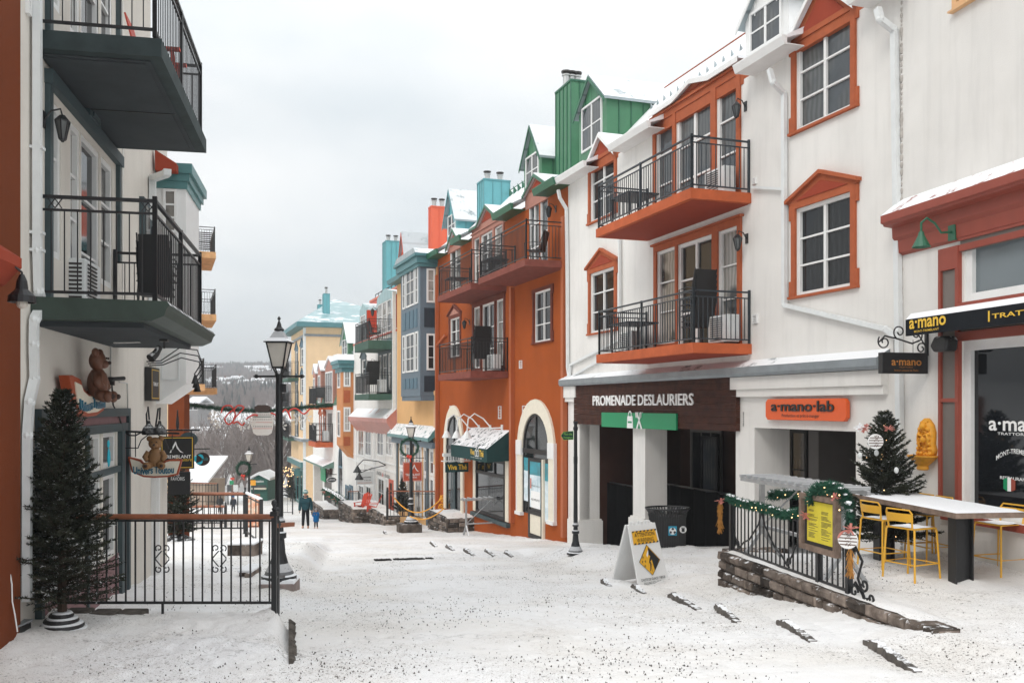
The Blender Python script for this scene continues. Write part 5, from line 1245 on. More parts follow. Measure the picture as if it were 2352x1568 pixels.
sh = FR.z(960, 1022); sb = FR.z(960, 1184)
b = MB(); 
for i, xx in enumerate((917, 952, 987)):
    a = FR.u(xx); b.box(a-.28, a-.14, -.12, -.002, sb-.3, sh)
b.box(up0+.2, uO0-.7, -.11, -.002, sh, sh+.4); b.build('shop_post', 'blue_grey', PB.t)
for (xa, xb) in ((919, 931), (934, 950), (954, 970), (974.5, 985), (988, 999)):
    a, c_ = FR.u(xa), FR.u(xb); zm = sb+(sh-sb)*.62; PB.win(a, c_, zm, sh-.05, 2 if xb-xa > 12 else 1, 2, hole=False, t=.16, glass='glass_grey'); PB.win(a, c_, sb, zm-.02, 1, 1, hole=False, t=.18, glass='glass_curtain' if xa < 960 else 'glass_dark')
t, F2, (x0, x1, z0, z1) = hang_sign(FR, 976, 925.6, 969.5, 1060.5, 1104.5, 'rust red square hanging sign reading TREMBLANT SOUVENIRS behind the lamp post', 'poster_red', border='white_paint', arm=.2)
letters(t, 'TREMBLANT', x0+.12, x1-.12, z0+(z1-z0)*.28, z0+(z1-z0)*.40, -.04, 'white_paint', .03); letters(t, 'SOUVENIRS', x0+.28, x1-.28, z0+(z1-z0)*.16, z0+(z1-z0)*.24, -.04, 'white_paint', .02)
def peak_logo(b, cx, cz, s, y):
    b.add([(cx-.5*s, y, cz-.42*s), (cx-.38*s, y, cz-.42*s), (cx+.02*s, y, cz+.36*s), (cx-.05*s, y, cz+.5*s)], [(0,1,2,3)])
    b.add([(cx-.02*s, y, cz+.5*s), (cx+.10*s, y, cz+.12*s), (cx+.30*s, y, cz-.22*s), (cx+.58*s, y, cz-.45*s), (cx+.32*s, y, cz-.38*s), (cx+.05*s, y, cz-.05*s), (cx-.05*s, y, cz+.3*s)], [(0,6,5,1),(1,5,4,2),(2,4,3)])
b = MB(); peak_logo(b, (x0+x1)/2+.1, z0+(z1-z0)*.68, (z1-z0)*.42, -.04); b.build('peak_emblem', 'white_paint', t)
# ---------------------------------------------------------------- white building with the red mansard roof
Q = Bd(FR, 'building', FR.u(860), -5.6, 'white stucco building with a steep red mansard roof and green edged balconies', 'building')
q0, q1 = FR.u(812), up0-.002
(a0, a1, ad, az), _ = Q.bal_px(814.5, 845.8, 902, 780.6, slab='green_slab', rail='iron', rh=1.25, th=.5)
(c0, c1, cd_, cz_), _ = Q.bal_px(814.5, 846.5, 903, 904, slab='green_slab', rail='iron', rh=1.25, th=.35)
a = W2(Q, 831, 840.5, 831, 827, 868, 1, 2); Q.casing(*a, 'teal_trim', .14, ped=.5)
doors(Q, (871,877.5,879,890.5,892,899.5), cz_, FR.z(872, 816), 'teal_trim', 'glass_curtain')
for (xa, xb) in ((823.6,836.8),(840,854),(867.6,882.2),(887,902.7)):
    a = FR.u(xa), FR.u(xb); Q.win(a[0], a[1], FR.z(xa, 1046), FR.z(xa, 984), 2, 2, hole=False, t=.12, glass='glass_curtain' if xa < 830 or xa > 880 else 'glass_dark', mm=0)
for (xa, xb, yb, ya) in ((825,836.5,1148,1110),(842,853,1152,1112),(869.6,883.7,1163,1094),(887,892,1164,1096)):
    Q.win(FR.u(xa), FR.u(xb), FR.z(xa, yb), FR.z(xa, ya), 2, 2, hole=False, t=.12, glass='glass_dark')
Q.win(FR.u(894.5), FR.u(904), FR.z(897, 1168), FR.z(897, 1100), 1, 2, hole=False, t=.2, frame='poster_red', name='shop_door')
b = MB()
for xx in (819.5, 838.3, 860, 863, 884.8, 908): a = FR.u(xx); b.box(a-.07, a+.07, -.06, -.002, FR.z(xx, 1175), FR.z(xx, 978))
b.box(q0+.2, q1-.1, -.05, -.002, FR.z(860, 1072), FR.z(860, 1068)); b.box(q0+.2, q1-.1, -.05, -.002, FR.z(860, 1056), FR.z(860, 1053)); b.build('panel_moulding', 'white_trim', Q.t)
Q.wall(q0, q1, -9, 6.2, 'stucco_white')
MB().side([(-.05, 6.1), (.35, 6.2), (1.25, 9.2), (1.2, 9.2), (1.2, 6.0), (-.05, 6.0)], q0, q1).build('mansard_roof', 'coral_red', Q.t)
MB().side([(1.15, 9.15), (1.15, 9.3), (5, 10.2), (5, 10.0)], q0, q1).build('roof', 'red_roof', Q.t)
b = MB(); 
for v_ in (1.6,):
    b.bar((q0, v_, 9.75), (q1, v_, 9.75), .05); b.bar((q0, v_, 9.5), (q1, v_, 9.5), .05)
    for i in range(14): x = q0+(q1-q0)*i/13; b.bar((x, v_, 9.3), (x, v_, 9.8), .04)
b.build('snow_guard', 'iron_blue', Q.t)
for (xa, xb, yt_, pk) in ((869, 901, 700, 663), (829, 841, 726, 696)):
    a, c_ = FR.u(xa, .05), FR.u(xb, .05); ze = FR.z(xa, yt_-4, .05); zp = FR.z((xa+xb)/2, pk, .05)
    o = MB().box(a-.25, c_+.25, .05, 1.3, az+.0, ze+.1).build('wall_dormer', 'coral_red', Q.t)
    MB().prism([(a-.25, ze+.1), (c_+.25, ze+.1), (c_+.1, ze+.3), ((a+c_)/2, zp), (a-.1, ze+.3)], .0, 1.3).build('dormer_gable', 'green_slab' if 0 else 'blue_roof', o)
    MB().ring(a-.25, c_+.25, az, ze+.1, .25, .0, .048).build('dormer_frame', 'slate_panel' if 0 else 'blue_roof', o)
    m = 3 if xb-xa > 20 else 1
    for i in range(m): w_ = (c_-a)/m; Q.win(a+w_*i+.03, a+w_*(i+1)-.03, az+.1, ze-.1, 1, 3, v=.05, hole=False, parent=o, t=.1, glass='glass_curtain')
Q.lantern(FR.u(864), FR.z(864, 832), k=1.6); Q.lantern(FR.u(867), FR.z(867, 713), k=1.6)
Q.pipe([(q1-.25, -.12, 8.3), (q1-.25, -.12, FR.z(911, 975)), (q1-1.2, -.12, FR.z(903, 1005))], 'white_pipe', .11)
aw1 = FR.u(911.5); vw = FR.v(aw1, 888); aw0 = FR.u(800, vw); z1 = FR.z(888, 966, vw); zw = FR.z(911, 948)
t = fthing(FR, 'awning', aw1, 0, z1-.3, 'copper pink metal awning with snow on the white mansard building', 'awning')
nm('copper_pink', (.50,.20,.16), .45, .2, 3, snow=.62, ss=1)
MB().side([(0, zw+.25), (vw, z1+.12), (vw, z1-.12), (vw*.9, z1-.2), (0, z1-.9)], aw0, aw1).build('roof', 'copper_pink', t)
letters(Q.t, 'ENGEL', FR.u(867), FR.u(878.5), FR.z(873, 1091), FR.z(873, 1083), -.05, 'black', .03); letters(Q.t, '&', FR.u(879.3), FR.u(882), FR.z(873, 1091), FR.z(873, 1083), -.05, 'red_ribbon', .03); letters(Q.t, 'VÖLKERS', FR.u(883), FR.u(897), FR.z(873, 1091), FR.z(873, 1082), -.05, 'black', .03)
t, F2, (x0, x1, z0, z1) = hang_sign(FR, 862, 817.7, 857.3, 1082, 1112, 'pale grey hanging sign reading ENGEL&VÖLKERS on the white panelled shopfront', 'white_pipe', arm=.1)
letters(t, 'ENGEL&VÖLKERS', x0+.15, x1-.15, z0+(z1-z0)*.50, z0+(z1-z0)*.63, -.04, 'black', .03); letters(t, '819-681-5000', x0+(x1-x0)*.45, x1-.15, z0+(z1-z0)*.30, z0+(z1-z0)*.38, -.04, 'black')
MB().box(x0+.1, x1-.1, -.04, -.035, z0+.1, z0+.12).build('rule', 'poster_red', t)
x, z = FR.px(888, 1068); b = MB(); b.tube([(x, -.05, z), (x, -.5, z+.25), (x-1.1, -1.2, z+.3), (x-1.5, -1.5, z-.1)], .03, 5); b.tube([(x, -.05, z), (x-.3, -.9, z-.2), (x-.9, -1.5, z-.5)], .03, 5)
for c in ((x-1.5, -1.5, z-.1), (x-.9, -1.5, z-.5)): b.lathe([(.05, 0), (.10, -.1), (.28, -.4), (.05, -.1)], c, 8)
b.build('wall_lamp', 'iron', Q.t)
stack_chairs(FR.w(c1-1.9, -.9, cz_), FR.rot-pi/2, 'dark patio chair, stack on lower green edged balcony', n=4, size=1.5)
ac_unit(FR.w(c1-.8, -.5, cz_), FR.rot, 'white air conditioner on the lower green edged balcony', 1.3)
stack_chairs(FR.w(a1-1.0, -.8, az), FR.rot+pi, 'near patio chair on the upper green edged balcony', n=1, size=1.25); stack_chairs(FR.w(a1-2.0, -.8, az), FR.rot+pi*.9, 'far patio chair on the upper green edged balcony', n=1, size=1.25)
# ---------------------------------------------------------------- white building with the orange bay
R = Bd(FR, 'building', FR.u(760), -7, 'white stucco building with an orange bay window and green roofed pink dormers', 'building')
r0, r1 = FR.u(719), q0-.002
rn = FR.u(813.5); rn = min(rn, r1-.01); rv = FR.v(rn, 787); rb = FR.u(773.5, rv); zt = FR.z(787, 838, rv); zb = FR.z(787, 1024, rv)
MB().box(rb, rn, rv, -.002, zb, zt).build('bay', nm('bay_orange', (.56,.24,.10), .8, .1, 3), R.t)
b = MB().box(rb-.1, rn+.1, rv-.1, -.001, zt-.5, zt-.2).box(rb-.3, rn+.25, rv-.3, -.001, zt-.199, zt+.1).box(rb-.4, rn+.35, rv-.4, -.001, zt+.101, zt+.35); b.build('bay_cornice', 'teal_soffit', R.t)
MB().prism([(rb-.35, zt+.35), (rn+.3, zt+.35), (rn-.4, zt+.8), (rb+.3, zt+.8)], rv-.35, .2).build('bay_roof', 'snow_roof', R.t)
MB().side([(-.003, zb-.9), (-.003, zb-.001), (rv, zb-.001)], rb, rn).build('bay_foot', 'bay_orange', R.t)
for (ya, yb) in ((846, 888), (942, 1000)):
    R.win(FR.u(776, rv), FR.u(782, rv), FR.z(779, yb+3, rv), FR.z(779, ya, rv), 1, 2, v=rv, hole=False, t=.12)
turned(rn); F2 = perp(FR, rn)
for (ya, yb, g_) in ((833, 888, 'glass_dark'), (934.5, 991, 'glass_curtain')): R.win(F2.u(789), F2.u(805), F2.z(797, yb), F2.z(797, ya), 2, 3, hole=False, t=.13, glass=g_)
for (ya, yb) in ((896, 924), (1003, 1023)): MB().box(F2.u(789.5), F2.u(804), -.05, -.002, F2.z(797, yb), F2.z(797, ya)).build('bay_panel', 'orange_trim', R.t)
XF[0] = None
bR = []
for (yt_) in (929, 1016): bR.append(R.bal_px(708.5, 725, 765, yt_, slab='orange_slab', rail='iron', rh=1.5, th=.4)[0])
for (xa, xb, yb, ya) in ((734.5,738.5,1012,955),(744,748.5,1012,955),(752,763,1014,945)): 
    a = W2(R, xa, xb, xa, ya, yb, 1 if xb-xa < 8 else 3, 1, t=.12); 
    if xb-xa < 8: R.casing(*a, 'orange_trim', .15, ped=.6)
for (xa, xb, yb, ya) in ((720,723.5,928,868),(731,736,925,862),(748,764,926,855)):
    a = W2(R, xa, xb, xa, ya, yb, 1 if xb-xa < 8 else 3, 1, t=.12, hole=False, v=-.1)
    MB().prism([(a[0]-.35, a[2]), (a[1]+.35, a[2]), (a[1]+.35, a[3]+.3), ((a[0]+a[1])/2, a[3]+1.1), (a[0]-.35, a[3]+.3)], -.09, 1.0).build('wall_dormer', 'pink_trim', R.t)
    MB().prism([(a[0]-.5, a[3]+.35), ((a[0]+a[1])/2, a[3]+1.15), (a[1]+.5, a[3]+.35), (a[1]+.5, a[3]+.5), ((a[0]+a[1])/2, a[3]+1.3), (a[0]-.5, a[3]+.5)], -.2, 1.4).build('dormer_roof', 'snow_roof', R.t)
zE = FR.z(740, 925); zR = FR.z(740, 843)
R.wall(r0, r1, -11, zE, 'stucco_white')
MB().side([(-.05, zE), (.9, zR), (.9, zE-.2), (-.05, zE-.2)], r0, rb-.01).build('mansard_roof', nm('green_seam', (.05,.19,.12), .45, .1, 2, seam=.45), R.t); MB().side([(.8, zR), (5, zR+1.2), (5, zR+1), (.8, zR-.2)], r0, r1).build('roof', 'snow_roof', R.t)
b = MB(); b.bar((r0, 1.3, zR+.6), (rb, 1.3, zR+.6), .06); b.bar((r0, 1.3, zR+.95), (rb, 1.3, zR+.95), .06)
for i in range(12): x = r0+(rb-r0)*i/11; b.bar((x, 1.3, zR+.2), (x+.3, 1.3, zR+.95), .05)
b.build('snow_guard', 'metal_roof', R.t)
R.dormer(785, 800, 742, 818, 1.0, 6, 'green_metal', 'snow_roof', side='green_dark', gable=1.6)
arched(R, FR.u(778.5), FR.u(789), FR.z(784, 1170), FR.z(784, 1070), .25, 'white_trim', dark='slate_panel', rad=1.6)
for (xa, xb) in ((794, 801), (803, 811)): R.win(FR.u(xa), FR.u(xb), FR.z(xa, 1165), FR.z(xa, 1112), 1, 2, hole=False, t=.25, frame='slate_panel')
b = MB(); b.side([(-.002, FR.z(740,1050)), (-.9, FR.z(740,1060)), (-.9, FR.z(740,1064)), (-.002, FR.z(740,1064))], r0, FR.u(767)); b.build('canopy', nm('green_canopy', (.12,.22,.18), .5, .2, 3, snow=.7, ss=1.2), R.t)
x0, x1 = FR.u(741), FR.u(764); z1, z0 = FR.z(752, 1062), FR.z(752, 1084)
t = fthing(FR, 'shop_sign', (x0+x1)/2, -.15, z0, 'distant brown plank sign with white capitals and a green panel over the passage', 'sign')
MB().box(x0, x1, -.2, -.05, z0, z1).build('board', 'wood_sign', t); MB().box(x0+.6, x0+3.2, -.26, -.21, z0-.8, z0+.3).build('green_panel', 'sign_green', t)
letters(t, 'PROMENADE', x0+.4, x1-.3, z0+(z1-z0)*.45, z1-.2, -.22, 'white_paint', .03)
MB().box(FR.u(722), FR.u(741), -.02, -.004, -9, FR.z(740, 1072)).build('passage_wall', 'concrete', R.t)
MB().box(FR.u(746), FR.u(762), -.03, -.006, -9, FR.z(750, 1085)).build('passage_opening', 'grey_wall', R.t)
t, F2, (x0, x1, z0, z1) = hang_sign(FR, 778, 750.4, 773, 1095, 1107.4, 'black oval hanging sign with pale LUDIVINE lettering far down the street', None)
b = MB(); cx_, cz2 = (x0+x1)/2, (z0+z1)/2; rx, rz_ = (x1-x0)/2, (z1-z0)/2
b.prism([(cx_+rx*cos(2*pi*i/24), cz2+rz_*sin(2*pi*i/24)) for i in range(24)], -.05, .05); b.build('board', 'white_paint', t)
b = MB(); b.prism([(cx_+rx*.93*cos(2*pi*i/24), cz2+rz_*.88*sin(2*pi*i/24)) for i in range(24)], -.06, -.05); b.build('face', 'black', t)
letters(t, 'LUDIVINE', cx_-rx*.7, cx_+rx*.7, cz2-rz_*.3, cz2+rz_*.3, -.065, 'white_paint', .03); MB().bar((x1, 0, z1+.2), (x0, 0, z1+.2), .05).build('bracket', 'iron', t)
for i, (u0_, u1_, d_, z_) in enumerate(bR):
    stack_chairs(FR.w(u1_-1.6, -.9, z_), FR.rot+pi*(.4 if i == 0 else 1), 'black patio chair on the %s orange edged balcony of the bay window building' % ('upper', 'lower')[i], n=1, size=1.5)
ac_unit(FR.w(bR[1][1]-.8, -.5, bR[1][3]), FR.rot, 'pale air conditioner on the lower orange edged balcony', 1.4)
# ---------------------------------------------------------------- peach corner tower
T = Bd(FR, 'tower_building', FR.u(700), -8.4, 'tall peach corner building with turquoise snowy hip roof at the street end', 'building')
tn = FR.u(702.5); tf = FR.u(669); zE = FR.z(702, 741)
for (ya) in (867, 936, 1006):
    v_ = FR.v(FR.u(686), 662); u1_ = FR.u(686); z_ = FR.z(662, ya, v_); T.balcony(FR.u(644, v_), u1_, -v_, z_, .3, slab='green_slab', rail='iron', rh=1.7, gap=.3, r=.02)
    stack_chairs(FR.w(u1_-1.2, -1.2, z_), FR.rot+2.2, 'dark patio chair on the %s balcony of the peach tower' % {867:'top',936:'middle',1006:'lowest'}[ya], n=1, size=1.5)
for (xa, xb, ya, yb) in ((679,684,808,862),(691,697,800,840),(679,684,880,930),(691,697,868,905),(679,684,948,1000),(691,697,945,985)):
    a = W2(T, xa, xb, xa, ya, yb, 1, 2, t=.15); T.casing(*a, 'slate_panel', .2, ped=.8, p=.04)
T.wall(tf, tn, -12, zE, 'stucco_peach')
MB().box(tn, tn+.01, -.001, 12, -12, zE).build('end_wall', 'stucco_peach', T.t)
zc = FR.z(702, 772); MB().box(tf, tn+.15, -.15, 12, zc, zc+.22).build('string_course', 'cornice_metal', T.t); b = MB(); zc2 = FR.z(702, 1014); b.box(tf-.3, tn+.4, -.5, 5, zc2, zc2+.3); b.build('string_course', 'cornice_metal', T.t)
zE2 = zE; b = MB(); pk = (tf+tn)/2-1; pu = FR.u(768, 6); rz = CZ+246/FO*FR.w(pu, 6)[1]
b.add([(tf-.8, -1, zE2), (tn+1, -1, zE2), (tn+1, 13, zE2), (tf-.8, 13, zE2), (pu, 6, rz), (min(pu-1, tf+5), 6, rz)], [(0,1,4,5),(1,2,4),(2,3,5,4),(3,0,5)]); b.build('roof', 'blue_roof', T.t)
b = MB().box(tf-.8, tn+1, -1.02, 13, zE2-.45, zE2-.01); b.build('eave', 'teal_soffit', T.t)
MB().box(tn-.2, tn+.05, -.25, -.002, -8, zE-.5).build('downpipe', 'white_pipe', T.t)
T.chimney(741, 744, 757.5, 675, 728, 2.6, 'turquoise', 'turquoise_dark', 1, 16); T.chimney(729, 731, 738, 700, 728, 3.5, 'turquoise', 'turquoise_dark', 1, 12)
for (xa, xb) in ((674, 681), (683, 690), (692, 698)): T.win(FR.u(xa), FR.u(xb), FR.z(xa, 1150), FR.z(xa, 1072), 1, 2, hole=False, t=.3, frame='teal_metal', v=-.1)
MB().box(tf+.5, tn-.3, -.5, -.003, FR.z(690, 1068), FR.z(690, 1056)).build('shop_canopy', 'teal_metal', T.t)
t, F2, (x0, x1, z0, z1) = hang_sign(FR, 690, 683-6, 699-7, 1076, 1092, 'small square black sign with a round teal emblem at the tower shop', 'black')
b = MB(); b.lathe([(.4, -.01), (.4, .01)], (0,0,0), 12)
b = MB(); c = ((x0+x1)/2, (z0+z1)/2); b.prism([(c[0]+.42*cos(2*pi*i/16), c[1]+.42*sin(2*pi*i/16)) for i in range(16)], -.08, -.03); b.build('emblem', 'teal_metal', t)
# ================================================================ left side of the street
FL = Fr(-5.15, 9.85, -.2012, .9795)
L1 = Bd(FL, 'building', 3, -1.2, 'cream stucco building with dark slab balconies and a toy shop below, at the left edge', 'building')
uo = FL.u(38.5)
def bal_left(B, un, xn, xf, yt, yb, rh, over=0, **k):
    f = B.fr; v = f.v(un, xn); uf = f.u(xf, v-over); z1 = CZ-(yt-CY)/FO*f.w(un, v)[1]; z0 = CZ-(yb-CY)/FO*f.w(un, v)[1]
    return un, uf, v, z0, z1
# upper slab
un, uf, v, z0, z1 = bal_left(L1, 0.0, 371, 474, 89, 131, 1.1)
o = MB().box(un, uf, v, -.003, z0, z1).build('balcony', 'dark_green_slab', L1.t)
b = MB().box(un+.14, uf-.14, v+.14, -.01, z0-.015, z0-.002); b.box(un+.2, uf-.2, v+.2, -.02, z0-.03, z0-.016); b.build('soffit', 'slab_under', o)
MB().box(un+1.95, un+1.97, v+.16, -.02, z0-.04, z0-.031).build('soffit_joint', 'black', o)
L1.rail([(un+.05, -.03), (un+.05, v+.08), (uf-.05, v+.08), (uf-.05, -.03)], z1+.02, z1+1.1, o, 'iron', gap=.12, r=.0055)
bz = z1
# lower slab with moulding
un2, uf2, v2, z0, z1 = bal_left(L1, 0.0, 366, 468, 690, 712, 1.1); vo = v2-.10
o = MB().side([(-.003, z1), (vo, z1-.02), (vo-.03, z1-.06), (vo, z1-.10), (vo+.03, z1-.18), (vo+.16, z1-.24), (-.003, z1-.24)], un2-.14, uf2+.35).build('balcony', nm('slab_green_dark', (.030,.052,.040), .6, .3, 4, snow=.35, ss=5), L1.t)
MB().box(un2+.1, uf2-.05, vo+.28, -.01, z1-.30, z1-.241).build('soffit', 'slab_under', o)
L1.rail([(un2+.02, -.03), (un2+.02, v2+.05), (uf2-.05, v2+.05), (uf2-.05, -.03)], z1-.02, z1+1.10, o, 'iron', gap=.13, post=.024, midrail=.14, r=.006)
b = MB()
for x in (v2+.12, -.2):
    if x == -.2: b.build('rail_ornament', 'iron', o); b = MB()
    for s in (-1, 1): b.bar((un2+.02, x-.07, z1+1.03-s*.05), (un2+.02, x, z1+1.03+s*.05), .01); b.bar((un2+.02, x, z1+1.03+s*.05), (un2+.02, x+.07, z1+1.03-s*.05), .01)
b.build('rail_ornament', 'iron', o)
lz = z1
# balcony doors of the two floors
def ldoors(z0_, zt_):
    for (xa, xb, c) in ((111,140,1),(161,184,1),(186,228,2),(232,258,1)):
        a, c_ = FL.u(xa), FL.u(xb); L1.win(a, c_, z0_+(.55 if c == 1 else .03), zt_-.1, 1, 3, t=.08, glass='glass_curtain' if c == 1 else 'glass_dark', name='window' if c == 1 else 'balcony_door', rec=.06)
    a, c_ = FL.u(104), FL.u(270)
    b = MB().box(a-.02, a+.1, -.06, .002, z0_, zt_).box(c_-.12, c_, -.06, .002, z0_+1.0, zt_).box(a-.04, c_+.03, -.09, .002, zt_, zt_+.16); L1_c = b.build('door_surround', 'teal_trim', L1.t)
    m = FL.u(200); b = MB(); b.prism([(m+.30*cos(pi*i/12), zt_+.14+.30*sin(pi*i/12)) for i in range(13)], -.11, -.003); b.prism([(m+.17*cos(pi*i/12), zt_+.16+.17*sin(pi*i/12)) for i in range(13)], -.13, -.11); b.build('fan_ornament', 'teal_trim', L1_c)
zt = FL.z(104, 192); ldoors(lz, zt); ldoors(bz, bz+2.35)
L1.lantern(FL.u(99), FL.z(99, 275), k=1.0)
# shopfront
sx0, sx1 = FL.u(80), FL.u(290); zT = FL.z(290, 937); zW = FL.z(267, 990); g0 = -1.3
for (xa, xb, gl) in ((104,140,'glass_dark'),(143,192,'glass_dark'),(199,233,'glass_curtain'),(237,267,'glass_dark')):
    a, c_ = FL.u(xa), FL.u(xb); zm = FL.z(267, 1068); L1.win(a, c_, zm, zW, 1, 1, t=.07, glass=gl, name='shop_window'); L1.win(a, c_, -.55, zm-.10, 1, 1, t=.07, glass=gl, name='shop_window')
b = MB().box(sx0, sx1, -.07, .002, zT-.12, zT).box(sx0, sx0+.12, -.07, .002, g0, zT-.12).box(FL.u(270), FL.u(277), -.07, .002, g0, zW).box(sx1-.12, sx1, -.07, .002, g0, zT-.12).box(sx0+.12, sx1-.12, -.06, .002, zW, zW+.12).box(sx0+.12, FL.u(270), -.05, .002, FL.z(267,1068)-.095, FL.z(267,1068)-.005)
b.box(FL.u(195), FL.u(198), -.05, .002, g0, zW); b.build('shopfront_frame', 'teal_trim', L1.t)
MB().box(sx0+.12, sx1-.12, -.025, -.002, zW+.12, zT-.12).box(FL.u(277), sx1-.12, -.02, -.002, g0, zW).box(sx0+.12, FL.u(270), -.02, -.002, g0, -.56).build('panel', 'mauve', L1.t)
b = MB(); x, z = FL.px(249, 1038, .02); b.ball((x, .02, z+.12), .06, 8, 6, sy=.3); b.ball((x+.02, .02, z-.08), .07, 8, 6, sy=.3, sz=2); b.build('window_toy', 'swirl', L1.t)
L1.holes = [h for h in L1.holes]
L1.wall(uo+.002, FL.u(346), -2.5, 12, 'stucco_cream', th=.3)
MB().box(FL.u(280), FL.u(281.5), -.015, -.001, lz, 12).build('wall_joint', 'stucco_white', L1.t)
L1.pipe(P_(FL, [(86,-60),(86,575),(89,668),(97,702),(79,735),(78,790),(80,870),(68,925),(63,1000),(62,1380)]), 'white_pipe', .045)
b = MB()
for y in (340, 535, 575): u, z = FL.px(87, y, -.07); b.box(u-.06, u+.06, -.13, -.002, z-.015, z+.015)
b.build('pipe_strap', 'white_pipe', L1.t)
vent(L1, 61, 15, .10, .17)
b = MB(); pts = P_(FL, [(254,788),(254,868),(256,875)], -.03); b.tube(pts, .012, 6); b.tube(P_(FL, [(262,787),(420,783)], -.6), .010, 5); b.tube(P_(FL, [(274,877),(292,880),(293,905),(296,1380)], -.03), .012, 6); b.build('conduit', 'steel', L1.t)
b = MB(); b.tube(P_(FL, [(257,885),(260,930),(275,960),(282,990)], -.05), .012, 6); u, z = FL.px(256, 875, -.04); b.box(u-.04, u+.04, -.08, -.002, z-.06, z+.06); u, z = FL.px(266, 871, -.12); b.tube([(u-.1, -.08, z), (u+.15, -.2, z+.02)], .03, 8); b.build('floodlight_socket', 'iron', L1.t)
# spotlight under the balcony
u, z = FL.px(377, 770, vo+.35); p = (u, vo+.35, lz-.25)
b = MB().box(p[0]-.07, p[0]+.07, p[1]-.05, p[1]+.05, lz-.33, lz-.302); b.tube([(p[0], p[1], lz-.33), (p[0], p[1], lz-.42)], .012, 6); b.tube([(p[0]-.04, p[1]+.05, lz-.41), (p[0]-.10, p[1]+.09, lz-.50), (p[0]-.16, p[1]+.14, lz-.56)], [.04, .05, .06], 10); b.build('spotlight', 'plastic_black', L1.t)
ac_unit(FL.w(1.75, FL.v(1.35, 166), lz), FL.rot, 'beige slotted air conditioner on the near left balcony', .98)
for i, c in enumerate(stack_chairs(FL.w(2.55, v2+.45, lz), FL.rot+pi/2, 'folded black patio chair behind the near left balcony rail', n=4, size=.85)): pass
t = empty('patio_chair', FL.w(2.1, v2+.35, bz), FL.rot, 'red slatted chair high on the uppermost left balcony', 'chair', None)
MB().box(-.25, .25, -.25, .25, .3, .36).build('seat', 'bear_red', t); b = MB()
for i in range(5): b.bar((-.22+i*.11, .2, .3), (-.22+i*.11, .38, 1.0), .09, .02)
b.build('backrest', 'bear_red', t); b = MB()
for sx in (-1, 1): MB().bar((sx*.28, -.25, 0), (sx*.28, -.2, .55), .05).build('leg', 'bear_red', t); MB().box(sx*.28-.05, sx*.28+.05, -.3, .3, .55, .58).build('armrest', 'bear_red', t)
# orange building on the very edge
L0 = Bd(FL, 'building', -1.5, -.75, 'rust orange building face at the extreme left edge with a small red canopy', 'building')
MB().box(-5, uo, -.035, .4, -2, 13).build('wall', 'stucco_rust', L0.t)
vc = -.32; uc = FL.u(50, vc); z1 = FL.z(50, 606, vc)
MB().side([(-.03, z1+.24), (vc, z1+.05), (vc, z1-.04), (vc+.06, z1-.10), (vc+.14, z1-.2), (-.03, z1-.26)], -5, uc).build('canopy', 'orange_panel', L0.t)
u, z = FL.px(45, 640, -.30); b = MB(); b.tube([(u-.6, -.04, z-.02), (u-.45, -.2, z+.02), (u-.2, -.3, z+.10), (u, -.32, z+.06), (u, -.32, z-.0)], .010, 6); o = b.build('wall_lamp', 'iron', L0.t)
b = MB(); b.lathe([(.02, .04), (.045, -.02), (.055, -.10), (.115, -.16), (.12, -.22), (.11, -.22), (.04, -.1)], (u, -.32, z), 16); b.build('lamp_shade', 'iron', o); b = MB(); b.ball((u, -.32, z-.23), .05, 10, 8); b.build('lamp_globe', 'lamp_glass', o)
# ---------------------------------------------------------------- teddy crest on the wall
def crest_sign(parent, mp, outer, inner, y0, y1):
    b = MB(); b.prism([mp(*p) for p in outer], y0, y1); b.build('crest', 'crest', parent, bevel=.01); b = MB(); b.prism([mp(*p) for p in inner], y0-.015, y0); b.build('crest_field', 'cream_paint', parent)
def k1(x, y): return FL.px(x*.2014, 775.3+y*.2014, -.18)
t = fthing(FL, 'shop_sign', FL.u(200), -.1, FL.z(200, 955), 'carved brown teddy bear sitting on a red crest, fixed flat on the left wall', 'sign')
crest_sign(t, k1, [(790,430),(830,425),(925,475),(945,560),(1000,640),(1060,650),(1140,560),(1160,475),(1205,480),(1200,700),(1185,830),(1100,890),(1000,903),(900,860),(855,800)],
    [(848,505),(918,540),(940,610),(1000,665),(1060,672),(1122,615),(1130,560),(1195,540),(1180,790),(1100,845),(1000,860),(905,810),(875,740)], -.18, -.06)
p0 = k1(880, 800); p1 = k1(1178, 800); b = MB(); zA_ = k1(1000, 830)[1]; zB_ = k1(1000, 700)[1]
addtext(b, 'Univers', p0[0]+.03, (p0[0]+p1[0])/2-.02, zA_+.02, zB_, -.215, .06, arc=-.03, th=.02); addtext(b, 'Toutou', (p0[0]+p1[0])/2+.02, p1[0]-.02, zA_+.04, zB_+.03, -.215, .06, arc=-.02, th=.02); b.build('lettering', 'blue_letter', t)
